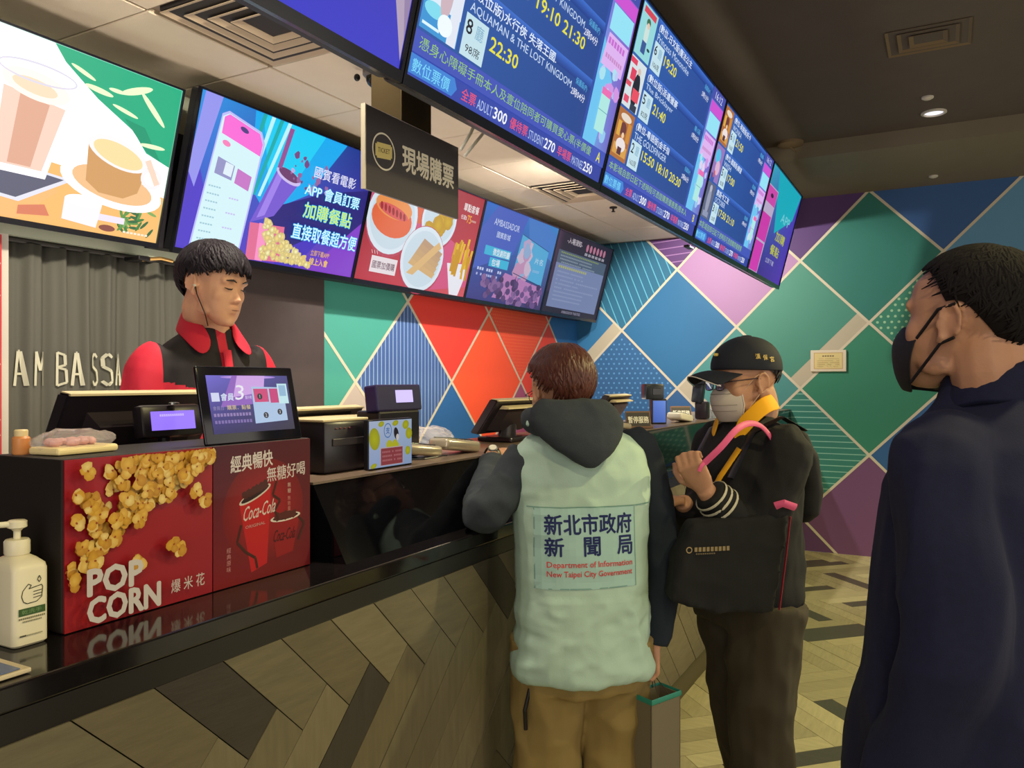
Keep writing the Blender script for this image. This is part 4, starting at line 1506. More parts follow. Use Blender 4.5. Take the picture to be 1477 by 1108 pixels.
def showtimes(x0, x1, label, rows, strips, ad, k=1.0, clock='15:12'):
    t, cv, w_, h_ = screen(x0, x1, 0.0, 0.758, BB, UX, BV, label, GRP)
    cw = w_ * 0.81
    cv.grad(0, 0, w_, h_, (52, 72, 172), (50, 66, 160), NAVY, (30, 76, 156), 6)
    cv.grad(0, .118, cw, h_, (40, 88, 166), (36, 70, 140), (42, 74, 150), (46, 100, 176), 4)
    # rows of films
    for r, (num, seats, cn_, en, times, rate, dur, poster) in enumerate(rows):
        yb = 0.122 + 0.199 * r
        yt = yb + 0.197
        if yt > h_:
            yt = h_
        cv.rect(0, yb + 0.165, cw, yb + 0.1965, (52, 92, 176)) if yb + .197 <= h_ else None
        cv.grad(.205, yb + .16, cw, min(yb + 0.1965, h_), (34, 70, 150), (30, 58, 132), (62, 112, 206), (62, 112, 206), 2)
        # poster
        poster(cv, 0.018, yb + 0.003, 0.185, min(yb + .192, h_ - .002))
        cv.rect(.205, yb + .002, .322, yb + .112, (196, 226, 236))
        cv.text(num, .214, yb + .062, .038, .030, (22, 26, 44), 0.03)
        cv.text('廳', .262, yb + .060, .040, .040, (120, 170, 200))
        cv.text(seats, .226, yb + .014, .026, .075, (40, 46, 60))
        cv.text(cn_[0], .215, yb + .150, .036, cn_[1], (226, 240, 255), 0.02)
        cv.text(en[0], .215, yb + .116, .028, en[1], (200, 220, 246))
        cv.text(times[0], .342, yb + .058, .040, times[1], YL, 0.035)
        cv.text(rate, cw - .125, yb + .142, .026, .095, (96, 186, 236))
        cv.text(dur, cw - .145, yb + .104, .027, .115, (236, 240, 255), 0.008)
    # strips
    cv.rect(0, .060, w_, .116, (66, 84, 184))
    cv.text(strips[0], .03, .070, .036, strips[1], (150, 200, 110), 0.0)
    cv.text(strips[2], w_ - .075, .070, .036, None, YL, 0.03)
    cv.poly([(0.0, .008), (.205, .008), (.225, .032), (.205, .056), (0.0, .056)], (62, 130, 214))
    cv.text('數位票價', .018, .014, .034, .170, (120, 214, 250), 0.01)
    x = .25
    for (a, wa, b, wb_, c_, wc) in (('全票', .075, 'ADULT', .085, '300', .080), ('優待票', .115, 'STUDENT', .105, '270', .080), ('早場票', .110, 'MATINEE', .095, '250', .080)):
        cv.text(a, x, .014, .033, wa, (226, 84, 120), 0.02)
        x += wa + .010
        cv.text(b, x, .014, .028, wb_, (180, 200, 240))
        x += wb_ + .008
        cv.text(c_, x, .014, .032, wc, (246, 250, 255), 0.045)
        x += wc + .022
    # advert column
    ax = cw + .012
    cv.grad(ax, .116, w_, h_, (120, 190, 240), (110, 110, 200), (150, 90, 200), (120, 110, 210), 5)
    cv.poly([(ax, .116), (ax + .11, .116), (ax + .14, .36), (ax, .48)], (110, 196, 240))
    cv.rect(ax, h_ - .058, w_, h_, (70, 80, 170))
    cv.text(clock, ax + .05, h_ - .045, .034, .13, (220, 224, 250))
    cv.rect(ax + .01, h_ - .112, w_ - .004, h_ - .062, (206, 84, 210))
    cv.rect(ax + .02, h_ - .205, w_ - .012, h_ - .116, (150, 226, 246))
    cv.poly([(ax + .01, h_ - .33), (w_ - .02, h_ - .33), (w_ - .01, h_ - .215), (ax + .03, h_ - .215)], (222, 180, 240))
    cv.bars(ax + .035, h_ - .25, .16, .022, (200, 110, 210), 6, 1)
    cv.bars(ax + .035, h_ - .30, .16, .016, (200, 140, 200), 8, 1)
    rn = random.Random(int(x0 * 10))
    for q in range(16):
        cv.blob(ax + rn.uniform(.04, .2), rn.uniform(.16, .40), rn.uniform(.012, .030), rn.choice([(170, 226, 240), (190, 200, 246), (210, 150, 226), (150, 200, 240), (226, 210, 240)]), 9, .2)
    cv.rect(ax + .07, .17, ax + .155, .32, (176, 232, 226))
    cv.rect(ax + .07, .30, ax + .155, .325, (236, 110, 180))
    cv.line([(ax + .07, .245), (ax + .155, .245)], .003, (110, 170, 180))
    cv.build('picture', SCR, t)
    return t


def fig_poster(bg, figs):
    def f(cv, x0, y0, x1, y1):
        cv.rect(x0, y0, x1, y1, bg)
        W, H = x1 - x0, y1 - y0
        for (kind, a, b, c_, d_, col) in figs:
            if kind == 'e':
                cv.ell(x0 + W * a, y0 + H * b, W * c_, H * d_, col)
            else:
                cv.rect(x0 + W * a, y0 + H * b, x0 + W * c_, y0 + H * d_, col)
    return f


p_sea = fig_poster((220, 236, 250), [('r', 0, 0, 1, .38, (60, 150, 214)), ('e', .30, .30, .26, .10, (130, 220, 240)), ('e', .55, .6, .16, .34, (206, 180, 190)), ('e', .55, .92, .10, .07, (230, 196, 180)), ('r', .72, .0, .98, .8, (226, 232, 244)), ('r', .05, .06, .5, .10, (220, 246, 255)), ('e', .62, .2, .2, .14, (240, 250, 255))])
p_green = fig_poster((150, 216, 220), [('r', .1, .84, .9, .96, (214, 70, 90)), ('e', .5, .50, .14, .26, (206, 226, 220)), ('e', .5, .72, .13, .08, (70, 110, 80)), ('e', .52, .66, .09, .06, (226, 200, 180)), ('r', .34, .10, .62, .34, (60, 90, 150)), ('e', .8, .25, .1, .03, (40, 70, 80))])
p_red = fig_poster((214, 226, 230), [('r', .0, .86, .4, .97, (226, 70, 100)), ('r', .14, .55, .46, .78, (222, 66, 96)), ('r', .0, .40, .30, .50, (226, 80, 100)), ('e', .62, .42, .22, .34, (30, 36, 50)), ('r', .46, .2, .9, .44, (232, 80, 100)), ('e', .62, .80, .10, .07, (216, 190, 176)), ('r', .05, .08, .35, .22, (226, 80, 110)), ('r', .5, .0, .9, .14, (50, 60, 80))])
p_gold = fig_poster((176, 110, 60), [('r', .08, .08, .92, .30, (214, 160, 80)), ('e', .5, .30, .3, .14, (236, 226, 226)), ('e', .45, .62, .2, .14, (110, 60, 60)), ('r', .1, .45, .3, .75, (222, 170, 70)), ('r', .7, .4, .92, .8, (206, 140, 60)), ('e', .5, .86, .34, .08, (230, 216, 200)), ('r', .35, .1, .6, .25, (90, 50, 60)), ('e', .5, .5, .08, .06, (240, 206, 170))])
p_purple = fig_poster((150, 120, 190), [('e', .4, .7, .3, .2, (90, 190, 230)), ('e', .6, .4, .25, .2, (220, 180, 210)), ('r', .1, .0, .5, .2, (60, 90, 170)), ('e', .4, .2, .1, .1, (200, 90, 110))])
p_grey = fig_poster((92, 100, 130), [('e', .5, .5, .2, .4, (150, 156, 180)), ('e', .5, .85, .14, .1, (176, 180, 196)), ('r', .2, .05, .8, .2, (140, 150, 180))])

# the first of the row: a blue still with a pale slanting shape
t, cv, w_, h_ = screen(0.31, 1.61, 0.0, 0.758, BB, UX, BV, 'blue showtime-row screen nearest the camera, cut by the photo top', GRP)
cv.grad(0, 0, w_, h_, (44, 44, 196), (60, 60, 196), (60, 50, 160), (60, 50, 180), 5)
cv.poly([(w_ * .86, h_ * .998), (w_ * .90, h_ * .42), (w_ * .998, h_ * .03), (w_ * .998, h_ * .998)], (178, 160, 186))
cv.poly([(w_ * .90, h_ * .998), (w_ * .94, h_ * .45), (w_ * .998, h_ * .10), (w_ * .998, h_ * .998)], (150, 130, 170))
cv.poly([(0, h_ * .2), (w_ * .5, h_ * .998), (w_ * .1, h_ * .998), (0, h_ * .8)], (90, 80, 200))
cv.build('picture', SCR, t)
AQ = ('(數位版)水行俠 失落王國.', .52)
AE = ('AQUAMAN & THE LOST KINGDOM', .655)
showtimes(1.615, 2.898, 'showtime screen listing halls 8, large at the photo top centre',
          [('8', '98席', AQ, AE, ('22:30', .165), '保護級(P)', '2時04分', p_sea), ('8', '98席', AQ, AE, ('16:50 19:10 21:30', .56), '保護級(P)', '2時04分', p_sea),
           ('8', '98席', AQ, AE, ('14:30', .165), '保護級(P)', '2時04分', p_sea)],
          ('憑身心障礙手冊本人及壹位陪同者可購買愛心票(半價優', 1.10, 'A'), None, clock='15:12')
showtimes(2.902, 4.205, 'showtime screen listing halls 6, 5 and 2 in the middle of the row',
          [('2', '162席', ('(數位-粵語版)金手指', .44), ('THE GOLDFINGER', .42), ('15:50 18:10 20:30', .56), '保護級(P)', '2時06分', p_gold),
           ('5', '82席', ('(數位版)派遣獵豪', .40), ('The Bricklayer', .36), ('21:40', .165), '輔15級', '1時50分', p_red),
           ('6', '106席', ('(數位-日文版)魔法公主', .46), ('Princess Mononoke', .44), ('19:20', .165), '保護級(P)', '2時13分', p_green)],
          ('本影城自即日起下述時段可憑證購買優惠票(限本人', 1.06, 'B'), None, clock='16:12')
showtimes(4.210, 5.520, 'showtime screen with three small posters, second from the far end',
          [('3', '120席', ('奧斯卡工友', .28), ('OCTOBER', .22), ('17:50 21:10', .37), '普遍級', '1時42分', p_grey),
           ('5', '82席', ('(數位-國語版)願望', .38), ('WISH', .16), ('17:00', .165), '普遍級', '1時35分', p_purple),
           ('6', '106席', ('(數位-英語版)旺卡', .40), ('WONKA', .20), ('21:50', .165), '普遍級', '1時56分', p_gold)],
          ('本影城自即日起下述時段可憑證購買優惠票', 1.0, ''), None, clock='16:12')


def app_advert(cv, w_, h_, simple=False):
    """member-app advert: phone at left, splash of drink, popcorn, lettering"""
    cv.grad(0, 0, w_, h_, (70, 60, 190), (120, 60, 200), (20, 40, 130), (40, 150, 230), 8)
    cv.poly([(0, 0), (w_ * .20, 0), (w_ * .06, h_ * .5), (0, h_ * .7)], (80, 60, 200))
    cv.poly([(w_ * .02, h_), (w_ * .10, h_), (w_ * .04, h_ * .4), (0, h_ * .5)], (150, 150, 240))
    cv.poly([(w_ * .26, h_ * .998), (w_ * .80, h_ * .998), (w_ * .62, h_ * .55), (w_ * .40, h_ * .35), (w_ * .30, h_ * .5)], (10, 170, 240))
    cv.poly([(w_ * .30, h_ * .998), (w_ * .66, h_ * .998), (w_ * .55, h_ * .66), (w_ * .40, h_ * .5)], (20, 205, 246))
    cv.poly([(w_ * .38, h_ * .36), (w_ * .72, h_ * .60), (w_ * .998, h_ * .72), (w_ * .998, h_ * .35), (w_ * .5, h_ * .1)], (36, 30, 120))
    cv.poly([(w_ * .70, 0), (w_ * .998, h_ * .45), (w_ * .998, 0)], (130, 60, 200))
    cv.poly([(w_ * .52, h_ * .1), (w_ * .80, h_ * .35), (w_ * .62, 0), (w_ * .50, 0)], (70, 50, 190))
    # striped band
    for k in range(4):
        cv.poly([(w_ * (.30 + .045 * k), h_ * .998), (w_ * (.32 + .045 * k), h_ * .998), (w_ * (.27 + .03 * k), h_ * .45), (w_ * (.255 + .03 * k), h_ * .45)], (190, 244, 250) if k % 2 else (20, 170, 170))
    # cup and splash
    cv.poly([(w_ * .33, h_ * .26), (w_ * .45, h_ * .34), (w_ * .56, h_ * .62), (w_ * .42, h_ * .66)], (120, 90, 210))
    cv.poly([(w_ * .36, h_ * .30), (w_ * .40, h_ * .33), (w_ * .46, h_ * .64), (w_ * .43, h_ * .66)], (160, 130, 236))
    cv.ell(w_ * .49, h_ * .64, w_ * .075, h_ * .045, (206, 190, 240), -.25)
    cv.ell(w_ * .49, h_ * .65, w_ * .062, h_ * .035, (110, 60, 110), -.25)
    cv.poly([(w_ * .42, h_ * .68), (w_ * .445, h_ * .68), (w_ * .475, h_ * .97), (w_ * .45, h_ * .97)], (150, 80, 150))
    rn = random.Random(9)
    for k in range(26):
        cv.blob(w_ * (.50 + .012 * k * rn.uniform(.3, 1)), h_ * (.66 + rn.uniform(-.08, .16)), w_ * rn.uniform(.004, .016), rn.choice([(150, 100, 160), (176, 130, 190), (196, 170, 226), (120, 70, 130)]), 8)
    # popcorn box and spill
    cv.poly([(w_ * .33, h_ * .26), (w_ * .52, h_ * .28), (w_ * .53, h_ * .02), (w_ * .34, 0.0)], (226, 110, 150))
    cv.poly([(w_ * .38, h_ * .27), (w_ * .43, h_ * .27), (w_ * .43, 0.004), (w_ * .39, 0.004)], (250, 150, 200))
    for k in range(150):
        a = rn.random() ** 1.3
        b_ = POP[rn.choice([1, 3, 5])]
        b_ = (min(255, b_[0] + 30), min(255, b_[1] + 46), min(255, b_[2] + 56))
        cv.blob(w_ * (.41 + .29 * a), h_ * (.035 + .27 * (1 - a) * rn.random()), w_ * rn.uniform(.010, .017), b_, 8, .25, (206, 186, 120))
    # phone
    ph = [(.055, .03), (.09, .0), (.265, .0), (.295, .03), (.325, .80), (.30, .87), (.13, .93), (.10, .90)]
    cv.poly([(w_ * a, max(.002, h_ * b)) for a, b in ph], (190, 190, 250))
    cv.poly([(w_ * (a * .94 + .011), max(.006, h_ * (b * .975 + .008))) for a, b in ph], (214, 244, 250))
    cv.poly([(w_ * .112, h_ * .78), (w_ * .312, h_ * .71), (w_ * .315, h_ * .79), (w_ * .292, h_ * .855), (w_ * .135, h_ * .91), (w_ * .113, h_ * .885)], (250, 110, 216))
    cv.ell(w_ * .215, h_ * .845, w_ * .022, h_ * .016, (80, 60, 130), -.25)
    cv.ell(w_ * .142, h_ * .725, w_ * .020, h_ * .018, (250, 130, 190), -.2)
    cv.poly([(w_ * .11, h_ * .52), (w_ * .195, h_ * .50), (w_ * .20, h_ * .60), (w_ * .115, h_ * .63)], (150, 150, 200))
    cv.poly([(w_ * .15, h_ * .53), (w_ * .19, h_ * .52), (w_ * .195, h_ * .60), (w_ * .155, h_ * .61)], (225, 240, 250))
    cv.poly([(w_ * .21, h_ * .49), (w_ * .285, h_ * .46), (w_ * .29, h_ * .56), (w_ * .215, h_ * .59)], (200, 120, 200))
    for k in range(8):
        cv.bars(w_ * (.095 - .002 * k), h_ * (.43 - .05 * k), w_ * .06, h_ * .010, (160, 200, 215), 5, 1)
        if k % 2:
            cv.bars(w_ * (.20 - .002 * k), h_ * (.43 - .05 * k), w_ * .05, h_ * .010, (200, 190, 240), 4, 1)
    cv.rect(w_ * .215, h_ * .05, w_ * .265, h_ * .09, (246, 80, 190))


# far end: the app advert again, in a narrower crop
t, cv, w_, h_ = screen(5.530, 6.70, 0.0, 0.758, BB, UX, BV, 'pink and cyan app advert screen at the far end of the showtime row', GRP)
cv.grad(0, 0, w_, h_, (60, 40, 140), (90, 50, 190), (80, 60, 200), (60, 190, 214), 6)
cv.poly([(w_ * .2, h_ * .998), (w_ * .998, h_ * .998), (w_ * .9, h_ * .7), (w_ * .45, h_ * .45)], (20, 190, 210))
cv.poly([(w_ * .02, h_ * .82), (w_ * .30, h_ * .82), (w_ * .26, h_ * .002), (w_ * .0, h_ * .002)], (206, 190, 226))
cv.rect(w_ * .03, h_ * .66, w_ * .29, h_ * .81, (226, 80, 190))
cv.rect(w_ * .02, h_ * .31, w_ * .27, h_ * .56, (226, 60, 190))
cv.rect(w_ * .01, h_ * .01, w_ * .25, h_ * .29, (230, 60, 196))
cv.ell(w_ * .16, h_ * .74, w_ * .04, h_ * .02, (60, 30, 80))
cv.text('APP', w_ * .55, h_ * .60, h_ * .09, w_ * .30, (130, 224, 240), 0.03)
cv.text('加購', w_ * .52, h_ * .40, h_ * .10, w_ * .30, (206, 210, 60), 0.04)
cv.text('餐點', w_ * .46, h_ * .25, h_ * .10, w_ * .28, (206, 210, 60), 0.04)
cv.text('立即下載', w_ * .40, h_ * .15, h_ * .05, w_ * .26, (196, 196, 226), 0.01)
cv.build('picture', attr_mat('screen_far', True, 0.75), t)
# brackets from the screens to the ceiling
for i, x in enumerate((0.96, 2.25, 3.55, 4.87, 6.1)):
    o = MB().bbox((x, 1.20, 2.95), (0.06, 0.04, 0.56), 0.004).build('ceiling_bracket', blackp, loc=(x, 1.2, 3.2))
    tag(o, 'black ceiling bracket behind the ' + ('blue first', 'large second', 'middle', 'fourth', 'pink and cyan last')[i] + ' screen of the showtime row', 'bracket', 'brackets behind the showtime screens')
t = empty('sensor_lamp', (4.28, 1.215, 2.23), 'small lit sensor under the showtime screens', 'sensor')
MB().bbox((4.28, 1.235, 2.232), (0.09, 0.03, 0.014), 0.004).build('housing', blackp, t)
mb = MB()
for k in range(3):
    mb.ell((4.255 + .025 * k, 1.217, 2.230), (0.005, 0.003, 0.005), nu=8, nv=6)
mb.build('diodes', mat('led', (255, 255, 255), 0.3, emit=(220, 230, 255), es=1.5), t)

# --------------------------------------------------------------- menu screens (lower row, on the back wall)
MV = V3((0, 2.84 - 3.03, 2.766 - 2.06)).normalized()
MBASE = V3((0, 3.03, 2.06))
GRM = 'menu screens in a row over the staff'
# A: drinks
t, cv, w_, h_ = screen(1.10, 2.312, 0.02, 0.705, MBASE, UX, MV, 'menu screen with iced coffee glass and latte cup, leftmost', GRM, 0.008, 0.022)
cv.grad(0, 0, w_, h_, (230, 160, 100), (120, 130, 90), (120, 220, 190), (255, 255, 255), 6)
cv.rect(0, h_ * .25, w_ * .998, h_ * .998, (255, 255, 255))
cv.poly([(0, 0), (w_ * .998, 0), (w_ * .998, h_ * .30), (w_ * .55, h_ * .36), (0, h_ * .36)], (232, 176, 104))
cv.poly([(0, h_ * .04), (w_ * .5, 0.001), (w_ * .62, h_ * .2), (w_ * .3, h_ * .36), (0, h_ * .36)], (232, 176, 112))
cv.poly([(w_ * .54, h_ * .998), (w_ * .998, h_ * .998), (w_ * .998, h_ * .50), (w_ * .90, h_ * .55), (w_ * .84, h_ * .66), (w_ * .70, h_ * .78), (w_ * .58, h_ * .92)], (20, 160, 118))
cv.poly([(w_ * .80, h_ * .72), (w_ * .88, h_ * .70), (w_ * .96, h_ * .52), (w_ * .90, h_ * .56)], (10, 140, 104))
for a, b, r_, e, ro in ((.64, .90, .045, .012, -.3), (.70, .83, .05, .016, -.1), (.83, .90, .06, .022, .4), (.90, .82, .07, .018, -.7), (.80, .76, .05, .012, -.2), (.92, .60, .05, .014, .05), (.76, .86, .03, .012, 0)):
    cv.ell(w_ * a, h_ * b, w_ * r_, h_ * e, (220, 240, 190), ro)
# leafy corner
rn = random.Random(4)
for k in range(40):
    cv.ell(w_ * rn.uniform(.84, .97), h_ * rn.uniform(.05, .28), w_ * .022, h_ * .010, rn.choice([(60, 120, 60), (90, 140, 70), (50, 100, 60), (120, 160, 90)]), rn.uniform(0, 3), 8)
cv.poly([(w_ * .10, h_ * .17), (w_ * .50, h_ * .10), (w_ * .66, h_ * .28), (w_ * .30, h_ * .33)], (214, 214, 226))
cv.poly([(w_ * .12, h_ * .185), (w_ * .49, h_ * .12), (w_ * .63, h_ * .27), (w_ * .30, h_ * .32)], (86, 88, 108))
# tall glass
cv.poly([(w_ * .385, h_ * .25), (w_ * .57, h_ * .25), (w_ * .63, h_ * .80), (w_ * .38, h_ * .84)], (250, 246, 250))
cv.poly([(w_ * .41, h_ * .29), (w_ * .555, h_ * .29), (w_ * .60, h_ * .66), (w_ * .41, h_ * .70)], (232, 196, 178))
cv.poly([(w_ * .45, h_ * .30), (w_ * .52, h_ * .30), (w_ * .55, h_ * .66), (w_ * .46, h_ * .69)], (208, 158, 134))
cv.ell(w_ * .505, h_ * .74, w_ * .105, h_ * .075, (250, 236, 220), -.1, 26)
cv.ell(w_ * .50, h_ * .735, w_ * .07, h_ * .04, (236, 206, 176), -.1)
cv.ring(w_ * .505, h_ * .81, w_ * .118, w_ * .006, (206, 202, 216), 36, h_ * .05)
# cup and saucer
cv.ell(w_ * .80, h_ * .30, w_ * .19, h_ * .13, (250, 246, 250), -.12, 30)
cv.ell(w_ * .80, h_ * .305, w_ * .15, h_ * .095, (226, 180, 130), -.12, 30)
cv.poly([(w_ * .70, h_ * .30), (w_ * .75, h_ * .245), (w_ * .84, h_ * .24), (w_ * .89, h_ * .29), (w_ * .915, h_ * .46), (w_ * .69, h_ * .52)], (196, 146, 92))
cv.ell(w_ * .80, h_ * .50, w_ * .115, h_ * .085, (236, 226, 226), -.2, 28)
cv.ell(w_ * .80, h_ * .495, w_ * .095, h_ * .065, (240, 206, 150), -.2, 28)
cv.ring(w_ * .935, h_ * .40, w_ * .035, w_ * .014, (236, 224, 226), 20, h_ * .055)
cv.poly([(w_ * .90, h_ * .50), (w_ * .95, h_ * .36), (w_ * .97, h_ * .38), (w_ * .92, h_ * .52)], (236, 200, 180))
# creamer with handle
cv.rect(w_ * .76, h_ * .08, w_ * .86, h_ * .12, (222, 214, 226))
cv.poly([(w_ * .64, h_ * .05), (w_ * .76, h_ * .03), (w_ * .77, h_ * .17), (w_ * .64, h_ * .18)], (232, 226, 240))
cv.ell(w_ * .705, h_ * .175, w_ * .065, h_ * .035, (255, 252, 255), 0, 20)
cv.poly([(w_ * .50, h_ * .03), (w_ * .60, h_ * .05), (w_ * .58, h_ * .11), (w_ * .50, h_ * .08)], (206, 120, 90))
cv.ell(w_ * .80, h_ * .04, w_ * .03, h_ * .02, (130, 70, 60))
cv.bars(w_ * .86, h_ * .03, w_ * .10, h_ * .012, (230, 220, 200), 7, 1)
cv.rect(0, h_ * .40, w_ * .33, h_ * .998, (255, 255, 255))
cv.rect(0, h_ * .26, w_ * .38, h_ * .36, (238, 222, 120))
cv.build('picture', SCRB, t)
# B: app advert
t, cv, w_, h_ = screen(2.385, 3.602, 0.015, 0.745, MBASE, UX, MV, 'menu screen with phone, purple drink and cyan app lettering', GRM, 0.009, 0.026)
app_advert(cv, w_, h_)
cv.text('國賓看電影', w_ * .62, h_ * .69, h_ * .085, w_ * .27, (226, 226, 250), 0.015, rise=0)
for dx in (-.002, .002):
    cv.text('APP 會員訂票', w_ * .585 + dx, h_ * .545, h_ * .095, w_ * .355, (60, 200, 250), 0.05)
cv.text('APP 會員訂票', w_ * .585, h_ * .545, h_ * .095, w_ * .355, (220, 250, 255), 0.01)
cv.text('加購餐點', w_ * .60, h_ * .385, h_ * .115, w_ * .31, (30, 190, 250), 0.09)
cv.text('加購餐點', w_ * .60, h_ * .385, h_ * .115, w_ * .31, (206, 240, 110), 0.02)
cv.text('直接取餐超方便', w_ * .555, h_ * .215, h_ * .115, w_ * .42, (30, 180, 250), 0.08)
cv.text('直接取餐超方便', w_ * .555, h_ * .215, h_ * .115, w_ * .42, (216, 250, 255), 0.012)
cv.text('立即下載APP', w_ * .69, h_ * .115, h_ * .045, w_ * .12, (236, 180, 60), 0.01)
cv.text('線上入會', w_ * .69, h_ * .045, h_ * .055, w_ * .12, (244, 200, 70), 0.03)
cv.blob(w_ * .655, h_ * .09, w_ * .014, (226, 196, 120), 9)
cv.build('picture', SCR, t)
# C: food
t, cv, w_, h_ = screen(3.606, 4.822, 0.015, 0.745, MBASE, UX, MV, 'red menu screen with plates of hot dog, nuggets and fries', GRM, 0.009, 0.026)
cv.grad(0, 0, w_, h_, (190, 36, 60), (216, 90, 100), (170, 30, 46), (150, 26, 46), 5)
cv.poly([(0, h_ * .78), (w_ * .55, h_ * .62), (w_ * .998, h_ * .40), (w_ * .998, h_ * .10), (w_ * .6, 0.001), (w_ * .35, h_ * .5), (0, h_ * .60)], (214, 84, 130))
cv.poly([(0, h_ * .82), (w_ * .45, h_ * .80), (w_ * .52, h_ * .60), (w_ * .2, h_ * .55)], (222, 100, 60))


def plate(a, b, r, fill=(222, 236, 246)):
    cv.ell(w_ * a, h_ * b, w_ * r, w_ * r * .95, (150, 110, 90), 0, 30, (190, 60, 90))
    cv.ell(w_ * a, h_ * (b + .01), w_ * r * .98, w_ * r * .90, fill, 0, 30)
    cv.ell(w_ * a, h_ * (b + .01), w_ * r * .86, w_ * r * .78, (206, 224, 236), 0, 30)


rn = random.Random(2)
plate(.205, .56, .205)
cv.ell(w_ * .20, h_ * .56, w_ * .165, h_ * .16, (232, 104, 60), -.10, 26)
cv.ell(w_ * .20, h_ * .66, w_ * .15, h_ * .10, (240, 150, 80), -.08, 26)
cv.ell(w_ * .20, h_ * .62, w_ * .125, h_ * .05, (222, 90, 90), -.14, 26)
for k in range(7):
    cv.ell(w_ * (.10 + .032 * k), h_ * (.645 - .008 * k), w_ * .010, h_ * .035, (160, 40, 50), .4, 10)
plate(.60, .66, .165)
for k in range(12):
    cv.blob(w_ * (.60 + rn.uniform(-.09, .09)), h_ * (.66 + rn.uniform(-.11, .11)), w_ * .045, (214, 176, 20), 10, .15, (196, 150, 20))
plate(.52, .27, .195)
for k in range(5):
    cv.poly([(w_ * (.40 + .02 * k), h_ * (.22 + .05 * k)), (w_ * (.64 + .008 * k), h_ * (.12 + .05 * k)), (w_ * (.66 + .008 * k), h_ * (.17 + .05 * k)), (w_ * (.42 + .02 * k), h_ * (.27 + .05 * k))], (216 - 6 * k, 176 - 5 * k, 120))
cv.poly([(w_ * .40, h_ * .13), (w_ * .46, h_ * .12), (w_ * .67, h_ * .42), (w_ * .64, h_ * .47), (w_ * .60, h_ * .42)], (224, 184, 124))
cv.poly([(w_ * .755, h_ * .30), (w_ * .985, h_ * .33), (w_ * .93, h_ * .002), (w_ * .84, h_ * .002)], (236, 236, 246))
for k in range(22):
    x = w_ * rn.uniform(.77, .96)
    y = h_ * rn.uniform(.16, .36)
    l = h_ * rn.uniform(.16, .26)
    d_ = w_ * rn.uniform(-.02, .02)
    cv.poly([(x, y), (x + w_ * .022, y), (x + w_ * .022 + d_, y + l), (x + d_, y + l)], rn.choice([(222, 170, 20), (232, 186, 40), (206, 150, 20)]))
cv.rect(w_ * .10, h_ * .08, w_ * .31, h_ * .22, (236, 226, 230))
cv.text('國票加價購', w_ * .115, h_ * .115, h_ * .065, w_ * .18, (110, 70, 90), 0.02)
for a in (.10, .12, .14):
    cv.line([(w_ * a, h_ * .235), (w_ * (a - .01), h_ * .265)], .004, (236, 220, 220))
cv.text('單點套餐', w_ * .80, h_ * .83, h_ * .075, w_ * .16, (240, 230, 230), 0.03)
cv.text('任選$', w_ * .79, h_ * .745, h_ * .045, w_ * .06, (236, 220, 220), 0.02)
cv.text('75', w_ * .855, h_ * .725, h_ * .075, w_ * .045, (246, 170, 60), 0.03)
cv.bars(w_ * .905, h_ * .745, w_ * .05, h_ * .02, (220, 170, 160), 4, 1)
cv.text('$100', w_ * .22, h_ * .90, h_ * .04, w_ * .07, (240, 230, 220), 0.02)
cv.text('$110', w_ * .58, h_ * .87, h_ * .04, w_ * .07, (240, 230, 220), 0.02)
cv.build('picture', attr_mat('screen_food', True, 0.9), t)
# D: private hall
t, cv, w_, h_ = screen(4.826, 6.036, 0.015, 0.745, MBASE, UX, MV, 'blue menu screen with an audience before a cinema screen', GRM, 0.009, 0.026)
cv.grad(0, 0, w_, h_, (60, 60, 140), (70, 60, 110), (60, 140, 214), (30, 110, 210), 6)
cv.poly([(0, h_ * .3), (w_ * .45, h_ * .55), (w_ * .55, h_ * .998), (w_ * .15, h_ * .998), (0, h_ * .7)], (70, 100, 200))
cv.poly([(w_ * .55, h_ * .998), (w_ * .62, h_ * .76), (w_ * .998, h_ * .60), (w_ * .998, h_ * .90), (w_ * .8, h_ * .998)], (70, 130, 210))
cv.poly([(w_ * .50, h_ * .36), (w_ * .93, h_ * .28), (w_ * .93, h_ * .70), (w_ * .52, h_ * .80)], (86, 178, 226))
for k in range(14):
    cv.blob(w_ * (.60 + rn.uniform(-.07, .08)), h_ * (.52 + rn.uniform(-.16, .18)), w_ * .05, rn.choice([(190, 170, 210), (200, 150, 190), (150, 180, 220), (210, 190, 214)]), 9)
cv.text('片名', w_ * .76, h_ * .52, h_ * .07, w_ * .12, (190, 220, 240), 0.03)
cv.bars(w_ * .76, h_ * .42, w_ * .10, h_ * .03, (140, 190, 230), 5, 1)
cv.line([(w_ * .5, h_ * .36), (w_ * .93, h_ * .28)], .006, (40, 60, 110))
cv.line([(w_ * .52, h_ * .80), (w_ * .93, h_ * .70)], .006, (40, 80, 140))
cv.text('AMBASSADOR', w_ * .14, h_ * .80, h_ * .07, w_ * .32, (214, 226, 255), 0.0)
cv.text('國賓影城', w_ * .20, h_ * .68, h_ * .065, w_ * .17, (206, 220, 250), 0.02)
cv.rect(w_ * .10, h_ * .48, w_ * .42, h_ * .575, (60, 190, 230))
cv.text('微型劇院廳', w_ * .20, h_ * .49, h_ * .075, w_ * .21, (236, 246, 255), 0.03)
cv.rect(w_ * .18, h_ * .37, w_ * .42, h_ * .465, (60, 190, 230))
cv.text('包場', w_ * .21, h_ * .38, h_ * .075, w_ * .10, (236, 246, 255), 0.03)
cv.bars(w_ * .06, h_ * .31, w_ * .30, h_ * .03, (200, 210, 250), 11, .9)
cv.bars(w_ * .06, h_ * .255, w_ * .26, h_ * .025, (180, 190, 240), 11, .9)
